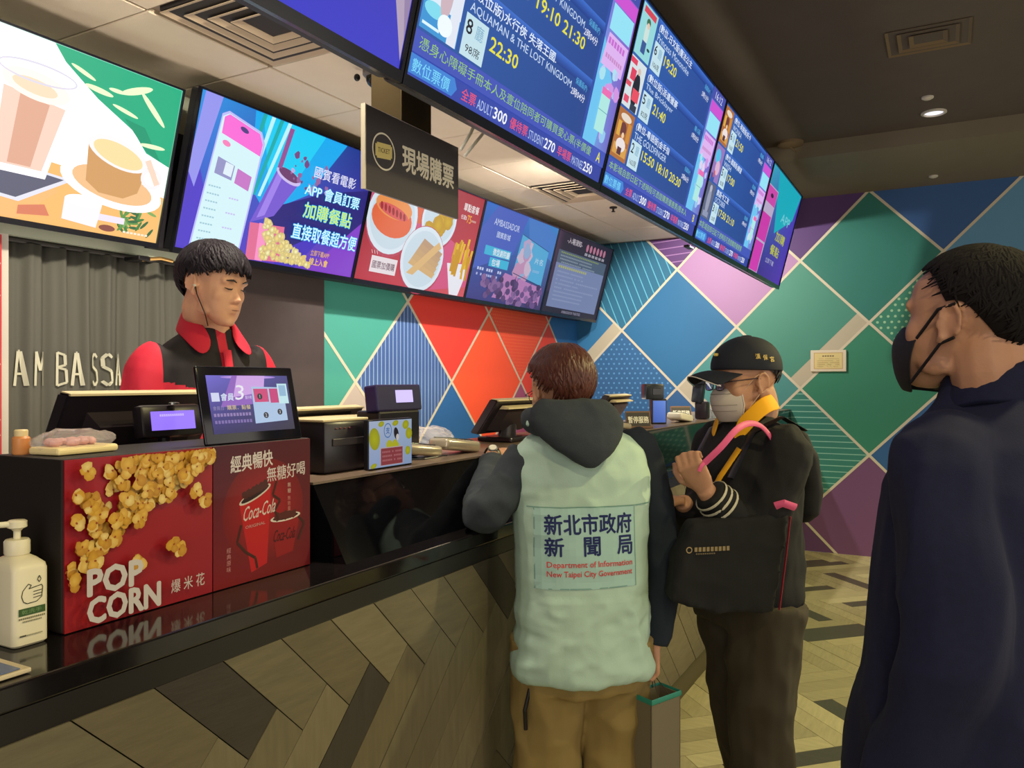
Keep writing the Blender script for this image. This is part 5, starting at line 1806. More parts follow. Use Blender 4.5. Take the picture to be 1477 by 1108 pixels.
cv.poly([(w_ * .40, h_ * .34), (w_ * .95, h_ * .26), (w_ * .95, h_ * .05), (w_ * .3, h_ * .05)], (190, 130, 190))
for k in range(58):
    a = rn.random()
    y = rn.uniform(.02, .26)
    cv.ell(w_ * (.14 + .80 * a), h_ * y, w_ * .030, h_ * .038, rn.choice([(90, 66, 120), (110, 80, 140), (70, 50, 100), (140, 104, 160)]), 0, 12)
    if rn.random() < .5:
        cv.line([(w_ * (.14 + .8 * a), h_ * y), (w_ * (.15 + .8 * a), h_ * (y + .075))], .010, (110, 70, 130))
cv.build('picture', attr_mat('screen_blue', True, 0.8), t)
# E: rules
t, cv, w_, h_ = screen(6.040, 7.26, 0.015, 0.745, MBASE, UX, MV, 'dark screen of house rules text, furthest right in the menu row', GRM, 0.009, 0.026)
cv.rect(0, 0, w_, h_, (40, 32, 52))
cv.grad(0, h_ * .25, w_ * .1, h_ * .998, (80, 50, 90), (50, 40, 60), (40, 32, 52), (90, 60, 90), 2)
cv.poly([(w_ * .06, h_ * .60), (w_ * .94, h_ * .60), (w_ * .94, h_ * .78), (w_ * .06, h_ * .78)], (90, 106, 130))
cv.poly([(w_ * .06, h_ * .07), (w_ * .94, h_ * .07), (w_ * .94, h_ * .62), (w_ * .06, h_ * .62)], (136, 150, 196))
cv.text('-入場須知-', w_ * .16, h_ * .88, h_ * .075, w_ * .26, (220, 210, 220), 0.03)
for k in range(6):
    cv.ell(w_ * (.52 + .066 * k), h_ * .90, w_ * .022, h_ * .05, (206, 130, 160))
    cv.bars(w_ * (.495 + .066 * k), h_ * .80, w_ * .05, h_ * .035, (200, 196, 210), 3, 1)
for k in range(4):
    cv.bars(w_ * .10, h_ * (.745 - .04 * k), w_ * rn.uniform(.5, .8), h_ * .018, (150, 166, 180) if k else (150, 170, 100), 22, .95)
cv.bars(w_ * .10, h_ * .565, w_ * .5, h_ * .03, (190, 196, 120), 14, 1)
for k in range(8):
    cv.bars(w_ * .10, h_ * (.51 - .05 * k), w_ * rn.uniform(.35, .78), h_ * .018, (160, 174, 214), 22, .95)
cv.text('AMBASSADOR THEATRES', w_ * .30, h_ * .015, h_ * .035, w_ * .34, (170, 166, 190), 0.02)
cv.build('picture', attr_mat('screen_dim', True, 0.65), t)
# their wall rail: the dark box behind the row
t = empty('screen_rail', (4.8, 3.2, 2.4), 'long dark mounting rail behind the menu screens', 'rail')
MB().box2((2.36, 3.10, 2.10), (7.28, 3.24, 2.64)).build('rail', mat('rail_box', (36, 34, 40), 0.6), t)
MB().box2((1.30, 3.10, 2.20), (2.26, 3.245, 2.60)).build('rail', mat('rail_box', (36, 34, 40), 0.6), t)
t = empty('cable_clip', (2.34, 3.10, 2.03), 'small brass clip under the gap between the first two menu screens', 'clip')
MB().tube([(2.28, 3.08, 2.03), (2.36, 3.06, 2.045), (2.42, 3.06, 2.04)], 0.008, 10).build('arm', mat('brass', (190, 150, 90), 0.3, 0.8), t)
MB().bbox((2.28, 3.11, 2.035), (0.06, 0.10, 0.02), 0.005).build('foot', blackp, t)
# ================================================================== PEOPLE
VW = V3((CS, SN, 0))
RT = V3((SN, -CS, 0))


def heading(a, b):
    """a = towards the right of the view, b = away from the camera"""
    return (RT * a + VW * b).normalized()


class Fig:
    def __init__(s, x, y, f, z0=0.0, kz=1.0):
        s.kz = kz
        s.o = V3((x, y, z0))
        s.f = f
        s.r = V3((f.y, -f.x, 0))

    def P(s, r, f, z):
        return s.o + s.r * r + s.f * f + V3((0, 0, z * s.kz))

    def ring(s, z, hw, hd, cr=0.0, cf=0.0, n=24, p=2.4, tr=0.0, tf=0.0):
        out = []
        for k in range(n):
            a = 2 * PI * k / n
            c_, s_ = math.cos(a), math.sin(a)
            x = hw * math.copysign(abs(c_) ** (2 / p), c_)
            y = hd * math.copysign(abs(s_) ** (2 / p), s_)
            out.append(s.P(cr + x, cf + y, z + tr * x + tf * y))
        return out

    def torso(s, secs, mb=None, n=24):
        mb = mb or MB()
        mb.loft([s.ring(*q[:3], *(q[3:]), n=n) for q in secs])
        return mb


def head_matrix(o, f, pitch=0.0, roll=0.0, k=1.0):
    r = V3((f.y, -f.x, 0))
    M = Matrix((r, f, V3((0, 0, 1)))).transposed()
    M = M @ Matrix.Rotation(pitch, 3, 'X') @ Matrix.Rotation(roll, 3, 'Y')
    return Matrix.Translation(o) @ (M * k).to_4x4()


def head_mb(M, mb, ears=True):
    """skull, face, nose, lips, ears, in the head's own frame (x right, y forward, z up)"""
    def E(c, r, R=None, nu=14, nv=9):
        mb.ell(c, r, R, nu=nu, nv=nv, M=M)
    E((0, -.012, .035), (.075, .096, .084), nu=28, nv=18)
    secs = [(.085, .050, .070, -.06), (.060, .066, .086, -.075), (.030, .068, .0905, -.08), (.008, .0665, .084, -.07), (-.020, .0665, .0875, -.055),
            (-.045, .062, .088, -.035), (-.068, .055, .087, -.010), (-.088, .044, .085, .010), (-.104, .030, .080, .028), (-.113, .016, .072, .040)]
    rings = []
    for z, hw, yf, yb in secs:
        ring = []
        for k in range(20):
            a = 2 * PI * k / 20
            c_, s_ = math.cos(a), math.sin(a)
            cy = (yf + yb) / 2
            hy = (yf - yb) / 2
            ring.append(M @ V3((hw * math.copysign(abs(c_) ** .80, c_), cy + hy * math.copysign(abs(s_) ** .72, s_), z)))
        rings.append(ring)
    mb.loft(rings)
    # nose
    rings = []
    for z, y, r in ((.014, .088, .0065), (-.002, .095, .0075), (-.018, .103, .009), (-.029, .1075, .0115), (-.037, .099, .0100)):
        rings.append([M @ V3((r * math.cos(2 * PI * k / 10), y - .012 + r * 1.2 * math.sin(2 * PI * k / 10), z)) for k in range(10)])
    mb.loft(rings)
    for sx in (-1, 1):
        E((sx * .0115, .093, -.032), (.0075, .009, .0075))
        E((sx * .030, .0775, .024), (.028, .0075, .011))
        E((sx * .038, .0580, -.020), (.026, .021, .028))
        E((sx * .050, .020, -.070), (.012, .030, .018))
        if ears:
            R = Matrix.Rotation(sx * 0.30, 3, 'Z') @ Matrix.Rotation(-0.12, 3, 'X')
            E((sx * .0755, -.010, -.002), (.007, .016, .027), R)
            pts = []
            for q in range(9):
                a = math.radians(-60 + 300 * q / 8)
                pts.append(M @ V3((sx * (.0795 + .006), -.012 - .0175 * math.cos(a + .25), .002 + .030 * math.sin(a + .25) - .002)))
            mb.tube(pts, [.0038, .0046, .005, .005, .0046, .0044, .0042, .004, .0036], 8)
            E((sx * .079, .0, -.028), (.006, .009, .010))
            E((sx * .079, .009, -.004), (.004, .005, .008))
    E((0, .0885, -.0535), (.021, .0075, .0058))
    E((0, .0875, -.0650), (.018, .0085, .0068))
    E((0, .077, -.098), (.021, .014, .014))
    return mb


def finger(mb, base, dirs, lens, rad):
    p = V3(base)
    pts = [p - V3(dirs[0]).normalized() * 0.012, p]
    for d, l in zip(dirs, lens):
        p = p + V3(d).normalized() * l
        pts.append(p)
    mb.tube(pts, [rad * 1.05, rad * 1.05, rad, rad * .92, rad * .72][:len(pts)], 8)
    mb.ell(p, (rad * .78, rad * .78, rad * .78), nu=8, nv=6)


def hand_mb(mb, wrist, d, n, side, curl=0.5, spread=0.1, k=1.0, thumb_in=0.6):
    """wrist point, direction of the hand, palm normal (where the palm faces), side: +1 thumb towards d x n"""
    d = V3(d).normalized()
    n = V3(n)
    n = (n - d * n.dot(d)).normalized()
    a = d.cross(n) * side
    w_ = V3(wrist)
    L = 0.088 * k
    rings = []
    for t_, hw, hd in ((-.03, .026, .019), (0.0, .027, .018), (.35, .036, .016), (.75, .041, .0145), (1.0, .040, .012)):
        c = w_ + d * (L * t_)
        rings.append([c + a * (hw * k * math.cos(2 * PI * q / 14)) + n * (hd * k * math.sin(2 * PI * q / 14)) for q in range(14)])
    mb.loft(rings)
    for i, (off, ln) in enumerate(((.029, .072), (.0105, .080), (-.0085, .074), (-.0265, .058))):
        base = w_ + d * (L * .97) + a * (off * k)
        c1 = curl * 1.1
        dirs = []
        ang = 0
        for j, e in enumerate((0.55, 1.0, 0.8)):
            ang += c1 * e
            dirs.append(d * math.cos(ang) + n * math.sin(ang) + a * (spread * (off / .03)) * max(0, math.cos(ang)))
        finger(mb, base, dirs, [ln * k * .45, ln * k * .32, ln * k * .25], .0088 * k)
    base = w_ + d * (L * .25) + a * (.027 * k) + n * (.004 * k)
    finger(mb, base, [a * .75 + d * .65 + n * .25 * thumb_in, a * .3 + d * .8 + n * .7 * thumb_in, d * .8 + n * .8 * thumb_in - a * .2 * thumb_in], [.034 * k, .030 * k, .022 * k], .0105 * k)
    return mb


def limb(mb, pts, rad, n=14, up=None):
    """smooth tapered limb through joints"""
    P_ = [V3(p) for p in pts]
    out = []
    rr_ = []
    m = len(P_)
    for i in range(m - 1):
        p0 = P_[max(i - 1, 0)]
        p1, p2 = P_[i], P_[i + 1]
        p3 = P_[min(i + 2, m - 1)]
        for q in range(5):
            t = q / 5
            a = p1 * (2) + (p2 - p0) * t + (p0 * 2 - p1 * 5 + p2 * 4 - p3) * t * t + (p1 * 3 - p0 - p2 * 3 + p3) * t ** 3
            out.append(a * 0.5)
            ra = rad[i] if isinstance(rad[i], tuple) else (rad[i], rad[i])
            rb = rad[i + 1] if isinstance(rad[i + 1], tuple) else (rad[i + 1], rad[i + 1])
            rr_.append((ra[0] * (1 - t) + rb[0] * t, ra[1] * (1 - t) + rb[1] * t))
    out.append(P_[-1])
    rr_.append(rad[-1] if isinstance(rad[-1], tuple) else (rad[-1], rad[-1]))
    mb.tube(out, rr_, n, up=up)
    return mb


skin_l = mat('skin_light', (214, 160, 128), 0.55, noise_amt=0.06, noise_scale=40, bump=0.06, bump_scale=220)
skin_t = mat('skin_tan', (188, 138, 106), 0.55, noise_amt=0.08, noise_scale=40, bump=0.08, bump_scale=220)
hair_k = mat('hair_black', (30, 25, 28), 0.42, noise_amt=0.4, noise_scale=90)
hair_b = mat('hair_brown', (84, 44, 32), 0.42, noise_amt=0.45, noise_scale=60)


def hair_obj(name, M, m, parent, limit, puff=1.10, locks=420, seed=1, length=1.0, thick=0.0075, lift=0.004, crown=(0, -.03, .12), jitter=0.35, base_fn=None):
    """scalp shell plus many flattened tapering locks running from the crown down to the hairline given by limit(azimuth)"""
    rn = random.Random(seed)
    cc = V3((0, -.012, .035))
    rad = V3((.0785, .100, .0885))

    def surf(az, po, k=1.0):
        # az: 0 = forward, +90 = right; po: 0 at the crown .. 1.57 at ear level
        d = V3((math.sin(po) * math.sin(az), math.sin(po) * math.cos(az), math.cos(po)))
        d = Matrix.Rotation(0.22, 3, 'X') @ d
        return cc + V3((d.x * rad.x, d.y * rad.y, d.z * rad.z)) * k
    mb = MB()
    nu, nv = 48, 14
    vs = [surf(0, 0, puff - .02)]
    for j in range(1, nv + 1):
        for i in range(nu):
            az = 2 * PI * i / nu - PI
            po = limit(az) * 0.97 * j / nv
            kk = (puff - .02) if j < nv else 1.0
            vs.append(surf(az, po, kk))
    fs = [(0, 1 + i, 1 + (i + 1) % nu) for i in range(nu)]
    for j in range(nv - 1):
        for i in range(nu):
            k = (i + 1) % nu
            fs.append((1 + j * nu + i, 1 + (j + 1) * nu + i, 1 + (j + 1) * nu + k, 1 + j * nu + k))
    mb.add([M @ v for v in vs], fs)
    sc_ = M.to_scale().x
    for q in range(locks):
        az = rn.uniform(-PI, PI)
        lim = limit(az)
        p0 = rn.uniform(0.05, lim * 0.72)
        p1 = min(lim * rn.uniform(.96, 1.05), p0 + rn.uniform(.5, 1.1) * length)
        pts = []
        rs = []
        sw = rn.uniform(-jitter, jitter)
        th = thick * rn.uniform(.7, 1.3)
        for s_ in range(6):
            t = s_ / 5
            po = p0 + (p1 - p0) * t
            k = puff + lift * 8 * math.sin(t * PI * .8) * rn.uniform(.7, 1.2) - (0.02 if t == 0 else 0)
            pts.append(M @ surf(az + sw * t * t, po, k))
            rs.append((th * .32 * sc_, th * sc_ * (1 - t ** 3 * .85) * (0.5 + min(t * 2, .5))))
        cen = M @ cc
        mb.tube(pts, rs, 6, up=(pts[0] - cen))
    o = link_mesh(name, mb.mesh(name, [m]), parent, smooth=True)
    return o


def cloth(name, mb, m, parent, voxel=0.010, smooth=5, amp=0.004, fr=(9, 9, 9), seed=0.0, facemat=None, label=None):
    me = skin(mb, voxel, smooth)
    if amp:
        displace(me, folds(amp, *fr, seed))
    for k in (m if isinstance(m, list) else [m]):
        me.materials.append(k)
    if facemat:
        for p in me.polygons:
            p.material_index = facemat(p.center, p.normal)
    o = link_mesh(name, me, parent)
    if label:
        o['label'] = label
    return o


def body(mb, m, parent, voxel=0.0055):
    me = skin(mb, voxel, 4, 0.5)
    me.materials.append(m)
    return link_mesh('body', me, parent)


def shoes(F, rl, ff, m, parent, z0=0.0):
    for (r, f) in zip(rl, ff):
        mb = MB()
        mb.ell(F.P(r, f + .07, z0 + .045), (.045, .045, .045), nu=14, nv=8)
        rings = []
        for t, hw, h in ((-.06, .036, .07), (0.0, .040, .085), (.08, .045, .065), (.16, .044, .05), (.205, .028, .036)):
            c = F.P(r, f + t, z0)
            rings.append([c + F.r * (hw * math.cos(a)) + V3((0, 0, max(0, h * .5 + h * .5 * math.sin(a)))) for a in [2 * PI * k / 14 for k in range(14)]])
        mb.loft(rings)
        mb.build('shoe', m, parent, smooth=True)


def person(F, label, cat='person'):
    return empty('person', F.P(0, 0, 0), label, cat)


# ------------------------------------------------------------------ cashier
F = Fig(*at(297, 500, 2.46).to_2d(), heading(.80, -.60), 0.0, 1.028)
ho = at(309, 413, 2.38)
hf = heading(.93, -.37)
HM = head_matrix(ho, hf, -0.20, 0.0, 0.98)
t = person(F, 'young cashier in a red and black shirt looking down behind the counter, earbud in')
mb = MB()
head_mb(HM, mb)
limb(mb, [HM @ V3((0, -.035, -.03)), HM @ V3((0, -.045, -.09)), F.P(0, .03, 1.64), F.P(0, .02, 1.54)], [.050, .047, .049, .060])
mb.loft([F.ring(z, a, b) for z, a, b in ((.90, .15, .10), (1.1, .14, .10), (1.35, .15, .10), (1.47, .15, .09), (1.54, .12, .07), (1.58, .06, .05))])
for s_ in (-1, 1):
    limb(mb, [F.P(s_ * .17, 0, 1.51), F.P(s_ * .225, .02, 1.28), F.P(s_ * .19, .20, 1.16)], [.048, .040, .027])
    limb(mb, [F.P(s_ * .09, 0, .98), F.P(s_ * .10, .02, .52), F.P(s_ * .10, -.01, .09)], [.085, .058, .040])
    hand_mb(mb, F.P(s_ * .19, .20, 1.16), F.f * .95 + V3((0, 0, -.2)) - F.r * s_ * .2, V3((0, 0, -1)), s_ * 1, 0.35)
body(mb, skin_l, t, 0.0048)
# shirt: black yoke, red below and on the sleeves
redm = mat('shirt_red', (196, 30, 56), 0.75, noise_amt=0.1, noise_scale=20)
blkm = mat('shirt_black', (30, 24, 28), 0.8)
mb = MB()
mb.loft([F.ring(z, a, b, cr, cf) for z, a, b, cr, cf in ((.86, .185, .135, 0, 0), (1.05, .180, .13, 0, 0), (1.30, .180, .125, 0, 0), (1.43, .185, .12, 0, 0), (1.50, .180, .110, 0, 0), (1.55, .150, .092, 0, 0), (1.59, .10, .075, 0, .005), (1.615, .066, .062, 0, .012))])
for s_ in (-1, 1):
    limb(mb, [F.P(s_ * .14, 0, 1.53), F.P(s_ * .182, 0, 1.48), F.P(s_ * .228, .02, 1.28), F.P(s_ * .195, .16, 1.18)], [.055, .064, .060, .050])


me = skin(mb, 0.0075, 4)
displace(me, folds(0.007, 7, 7, 4, 3.1))
UP = V3((0, 0, 1))
ypl = [(F.P(.176, 0, 0), F.r), (F.P(-.176, 0, 0), F.r), (F.P(.0, 0, 1.44), UP), (F.P(0, .0, 0), F.f)]
for s_ in (-1, 1):
    ypl += [(F.P(s_ * .016, 0, 0), F.r), (F.P(s_ * .10, 0, 1.478), (UP + F.r * (s_ * .45)).normalized()), (F.P(s_ * .10, 0, 1.478), (UP - F.r * (s_ * .30)).normalized())]
cut(me, ypl)
me.materials.append(redm)
me.materials.append(blkm)
for p in me.polygons:
    q = p.center - F.o
    r_, f_, z_ = q.dot(F.r), q.dot(F.f), q.z
    ar = abs(r_)
    if ar > .176:
        k = 0
    elif f_ > 0:
        d1 = (z_ - 1.478) + (ar - .10) * .45
        d2 = (z_ - 1.478) - (ar - .10) * .30
        k = 1 if (d1 > 0 and d2 > 0 and ar > .016) else 0
    else:
        k = 1 if z_ > 1.44 else 0
    p.material_index = k
    p.use_smooth = True
link_mesh('shirt', me, t)
# open collar, two leaves
for s_ in (-1, 1):
    mb = MB()
    A = [F.P(s_ * .000, -.058, 1.700), F.P(s_ * .050, -.038, 1.695), F.P(s_ * .066, .005, 1.680), F.P(s_ * .058, .052, 1.645), F.P(s_ * .022, .092, 1.575)]
    B = [F.P(s_ * .000, -.085, 1.625), F.P(s_ * .070, -.060, 1.615), F.P(s_ * .104, .005, 1.600), F.P(s_ * .112, .075, 1.570), F.P(s_ * .085, .128, 1.515)]
    vs = A + B
    fs = [(i, i + 1, 6 + i, 5 + i) for i in range(4)]
    me = mb.add(vs, fs).mesh('c', [redm])
    me = evalmesh(me, [('SOLIDIFY', dict(thickness=0.005, offset=0)), ('SUBSURF', dict(levels=2))])
    link_mesh('collar', me, t, smooth=True)
MB().tube([F.P(.0, .112, 1.55), F.P(0, .128, 1.48), F.P(0, .132, 1.35), F.P(0, .136, 1.2)], [(.004, .014)] * 4, 8, up=F.f).build('placket', redm, t)
cloth('trousers', limb(limb(MB().loft([F.ring(.80, .17, .12), F.ring(.98, .165, .115)]), [F.P(-.09, 0, .93), F.P(-.10, .02, .52), F.P(-.10, -.01, .07)], [.10, .078, .065]),
                     [F.P(.09, 0, .93), F.P(.10, .02, .52), F.P(.10, -.01, .07)], [.10, .078, .065]), mat('trousers_black', (26, 24, 28), 0.8), t, 0.012, 3, 0)
shoes(F, (-.1, .1), (0, 0), blackp, t)


def lim_cashier(az):
    a = abs(math.degrees(az))
    if a < 40:
        return 1.60 - 0.04 * math.cos(az * 9)
    if a < 74:
        return 1.62 - (a - 40) / 34 * 0.02
    if a < 84:
        return 1.66
    if a < 108:
        return 1.46 + (a - 84) / 24 * 0.16
    return 1.64 + (a - 108) / 72 * 0.86


hair_obj('hair', HM, mat('hair_cashier', (30, 25, 32), 0.6, noise_amt=0.4, noise_scale=90, spec=0.2), t, lim_cashier, 1.17, 900, 4, 1.2, 0.0070, 0.006)
eyem = mat('lash', (24, 16, 14), 0.5)
for s_ in (-1, 1):
    MB().tube([HM @ V3((s_ * .017, .0865, .004)), HM @ V3((s_ * .026, .0905, .0015)), HM @ V3((s_ * .036, .0875, .0010)), HM @ V3((s_ * .045, .0795, .004))], [.0008, .0020, .0022, .001], 6).build('eyelid', eyem, t)
    MB().tube([HM @ V3((s_ * .014, .094, .024)), HM @ V3((s_ * .028, .0945, .029)), HM @ V3((s_ * .045, .083, .026))], [.0018, .0034, .0014], 6).build('eyebrow', hair_k, t)
MB().tube([HM @ V3((-.016, .0945, -.0595)), HM @ V3((0, .0975, -.0592)), HM @ V3((.016, .0945, -.0595))], [.0006, .0012, .0006], 6).build('mouth_line', mat('lip_line', (120, 56, 50), 0.5), t)
eb = empty('earbud', HM @ V3((.083, .002, -.004)), 'small white wired earbud in the ear of the cashier', 'earbud')
MB().ell(HM @ V3((.083, .004, -.005)), (.006, .006, .006), nu=12, nv=8).build('bud', mat('white_plastic', (206, 198, 180), 0.35), eb, smooth=True)
MB().tube([HM @ V3((.083, .006, -.008)), HM @ V3((.082, .016, -.030)), HM @ V3((.066, .044, -.085)), F.P(.05, .09, 1.62)], [.003, .0016, .0016, .0016], 6).build('cord', mat('cord_dark', (36, 28, 30), 0.5), eb)

# ------------------------------------------------------------------ man in the mint vest
F = Fig(2.19, 0.955, heading(-.22, .975))
HV = Matrix.Identity(3)
ho = at(808, 566, 2.44)
hf = heading(-.42, .91)
HM = head_matrix(ho, hf, -0.22, 0.0, 1.06)
t = person(F, 'man seen from behind in a mint-green vest over a dark hoodie, leaning on the counter')
mb = MB()
head_mb(HM, mb)
limb(mb, [HM @ V3((0, -.03, -.03)), HM @ V3((0, -.045, -.09)), F.P(0, .05, 1.36), F.P(0, .03, 1.28)], [.055, .053, .056, .07])
mb.loft([F.ring(z, a, b, 0, cf) for z, a, b, cf in ((.70, .15, .10, 0), (.95, .145, .10, 0), (1.15, .165, .10, .02), (1.27, .17, .09, .03), (1.33, .12, .07, .04), (1.36, .06, .05, .05))])
# left arm rests on the counter, right arm hangs holding the paper bag
shL = F.P(-.185, .035, 1.250)
elL = at(697, 742, 2.32)
wrL = at(711, 657, 2.74)
haL = at(738, 648, 2.84)
shR = F.P(.205, .045, 1.275)
elR = at(956, 808, 2.47)
wrR = at(944, 930, 2.40)
limb(mb, [shL, elL, wrL], [.045, .040, .027])
limb(mb, [shR, elR, wrR], [.045, .040, .027])
hand_mb(mb, wrL, (haL - wrL), V3((0, 0, -1)), -1, 0.35)
hand_mb(mb, wrR, V3((-.05, .02, -1)), -F.r, 1, 1.15, 0.05, 0.92)
for s_ in (-1, 1):
    limb(mb, [F.P(s_ * .09, 0, .80), F.P(s_ * .10, .02, .42), F.P(s_ * .10, -.01, .08)], [.085, .055, .040])
body(mb, skin_t, t, 0.005)
hoodm = mat('hoodie_grey', (52, 58, 64), 0.95, noise_amt=0.12, noise_scale=60, bump=0.15, bump_scale=300)
navm = mat('sleeve_navy', (26, 34, 44), 0.9, noise_amt=0.12, noise_scale=60)
mb = MB()
limb(mb, [F.P(-.155, .03, 1.275), shL + V3((0, 0, -.015)), elL, elL * .35 + wrL * .65, wrL + (wrL - elL).normalized() * -.035], [.062, .064, .060, .045, .038])
cloth('sleeve', mb, hoodm, t, 0.009, 3, 0.009, (13, 13, 9), 1.7)
mb = MB()
limb(mb, [F.P(.16, .04, 1.285), shR + V3((0, 0, -.01)), elR, elR * .35 + wrR * .65, wrR], [.060, .066, .058, .050, .040])
cloth('sleeve', mb, navm, t, 0.009, 3, 0.008, (13, 13, 9), 5.3)
mb = MB()
mb.loft([F.ring(z, a, b, cr, cf) for z, a, b, cr, cf in ((.645, .200, .155, .0, 0), (.66, .205, .158, 0, 0), (.75, .208, .150, 0, 0), (.95, .200, .138, 0, 0.005), (1.10, .205, .132, 0, .012), (1.22, .212, .125, 0, .022), (1.29, .200, .110, 0, .03), (1.335, .160, .090, 0, .035), (1.365, .105, .075, 0, .04), (1.385, .075, .065, 0, .05))])
vestm = mat('vest_mint', (174, 200, 182), 0.72, noise_amt=0.05, noise_scale=12, bump=0.08, bump_scale=260)


def vest_folds(p, n):
    q = p - F.o
    r, z = q.dot(F.r), q.z
    k = 1.0 if z < .88 else (0.35 if z < 1.12 else 0.5)
    diag = noise.noise(V3((r * 9 + z * 5, z * 11 - r * 4, 1.3)))
    big_ = noise.noise(V3((r * 5, z * 4, 7.0 + q.dot(F.f) * 3)))
    fine = noise.noise(V3((r * 16 + z * 9, z * 22 - r * 7, 4.1)))
    return 0.013 * k * (1 - abs(diag) * 3.2) * .6 + .012 * big_ * k + .003 * k * (1 - abs(fine) * 3)


me = skin(mb, 0.0085, 3)
displace(me, vest_folds)
me.materials.append(vestm)
vo = link_mesh('vest', me, t)
vbvh = BVHTree.FromPolygons([v.co + ORG[vo.name] for v in me.vertices], [tuple(p.vertices) for p in me.polygons])
# back patch and lettering lie on the cloth; canvas plane behind him
pc = F.P(0, 0, 0)
cv = Canvas(F.P(-.035, -.22, 1.045), F.r, (0, 0, 1), drape=vbvh, base=0.0015, step=0.00015)
cv.rect(-.135, -.130, .160, .095, (164, 198, 188), nx=16, ny=12)
for (a, b, c_, d_) in ((-.135, -.130, -.132, .095), (.157, -.130, .160, .095), (-.135, -.130, .160, -.127)):
    cv.rect(a, b, c_, d_, (120, 160, 150), nx=8, ny=8)
cv.rect(-.15, .096, .225, .099, (110, 150, 138), nx=26, ny=1)
NV = (30, 40, 92)
cv.text('新北市政府', -.108, .022, .056, .255, NV, 0.045)
cv.text('新', -.108, -.038, .052, .050, NV, 0.045)
cv.text('聞', .000, -.038, .052, .048, NV, 0.045)
cv.text('局', .100, -.038, .052, .048, NV, 0.045)
cv.text('Department of Information', -.104, -.074, .021, .250, (206, 70, 70), 0.03)
cv.text('New Taipei City Government', -.104, -.100, .021, .250, (206, 70, 70), 0.03)
cv.build('printed_patch', prm, t, 'mint patch with navy characters and red lettering')
# hood hanging behind the neck
mb = MB()
pts = []
for k in range(13):
    a = math.radians(-35 + 250 * k / 12)
    pts.append(F.P(-.045 + .098 * math.cos(a), .035 - .088 * math.sin(a), 1.385 - .012 * math.sin(a)))
mb.tube(pts, [.030, .036, .038, .040, .042, .044, .046, .044, .042, .040, .038, .034, .028], 12)
mb.loft([F.ring(z, a, b, cr, cf, 20) for z, a, b, cr, cf in ((1.255, .016, .018, -.015, -.124), (1.275, .045, .030, -.02, -.124), (1.305, .085, .042, -.028, -.116), (1.345, .122, .052, -.035, -.098), (1.385, .138, .058, -.04, -.078), (1.42, .128, .052, -.045, -.060), (1.448, .100, .038, -.045, -.050))])
cloth('hood', mb, hoodm, t, 0.008, 5, 0.005, (11, 11, 9), 2.2)
# mint collar tab at the left shoulder
MB().bbox(F.P(-.135, .0, 1.365), (.075, .05, .018), .006, rot=Matrix.Rotation(.4, 3, 'Y')).build('collar_tab', vestm, t, smooth=True)


def lim_vest(az):
    a = abs(math.degrees(az))
    if a < 50:
        return 1.15
    if a < 100:
        return 1.15 + (a - 50) / 50 * .22
    return 1.44 + (a - 100) / 80 * 1.15


hair_obj('hair', HM, hair_b, t, lim_vest, 1.17, 900, 8, 1.2, 0.0070, 0.006)
g = empty('spectacles', HM @ V3((0, .10, .0)), 'thin dark spectacles worn by the man in the mint vest', 'glasses')
frm = mat('spec_frame', (40, 22, 30), 0.3)
for s_ in (-1, 1):
    MB().tube([HM @ V3((s_ * .031 + .022 * math.cos(a), .098, .003 + .016 * math.sin(a))) for a in [2 * PI * k / 16 for k in range(16)]], .0013, 6, closed=True).build('rim', frm, g)
    MB().tube([HM @ V3((s_ * .053, .097, .008)), HM @ V3((s_ * .073, .080, .009)), HM @ V3((s_ * .078, .0, .010)), HM @ V3((s_ * .074, -.02, -.004))], .0014, 6).build('temple', frm, g)
cloth('trousers', limb(limb(MB().loft([F.ring(.60, .185, .13), F.ring(.82, .17, .125)]), [F.P(-.10, 0, .74), F.P(-.105, .02, .42), F.P(-.11, -.01, .05)], [.118, .098, .085]),
                     [F.P(.10, 0, .74), F.P(.105, .02, .42), F.P(.11, -.01, .05)], [.118, .098, .085]), mat('trousers_khaki', (138, 116, 66), 0.85, noise_amt=0.12, noise_scale=14), t, 0.010, 3, 0.012, (8, 8, 7), 4.4)
shoes(F, (-.11, .11), (0, 0), mat('shoe_dark', (40, 34, 30), 0.6), t)
MB().tube([F.P(-.175, -.06, .62), F.P(-.19, -.06, .56), F.P(-.185, -.05, .50)], .006, 8).build('key_cord', blackp, t)
# wrist watch
wt = empty('wrist_watch', wrL, 'wristwatch with a round pale face on the wrist resting on the counter', 'watch')
wd = (haL - wrL).normalized()
MB().tube([wrL - wd * .004 + (V3((0, 0, 1)) * math.cos(a) + wd.cross(V3((0, 0, 1))) * math.sin(a)) * .031 for a in [2 * PI * k / 20 for k in range(20)]], [(.009, .002)] * 20, 8, up=wd, closed=True).build('strap', blackp, wt)
wn = (V3((0, 0, .8)) - VW * .6).normalized()
Rw = wn.to_track_quat('Z', 'Y').to_matrix()
MB().lathe(wrL + wn * .030, [(.016, 0), (.017, .004), (.015, .007)], 20, R=Rw).build('case', mat('steel', (150, 150, 150), 0.3, 1.0), wt, smooth=True)
MB().lathe(wrL + wn * .0372, [(.013, 0), (.013, .0006)], 20, R=Rw).build('dial', mat('dial', (226, 220, 200), 0.3), wt)
# paper bag
t = empty('paper_bag', wrR + V3((0, 0, -.46)), 'grey paper shopping bag with a red panel hanging from the hand', 'bag')
bc = at(946, 1090, 2.36)
bu = heading(.80, .60)
bn = V3((bu.y, -bu.x, 0))


def bp(a, b, z):
    return V3((bc.x, bc.y, 0)) + bu * a + bn * b + V3((0, 0, z))


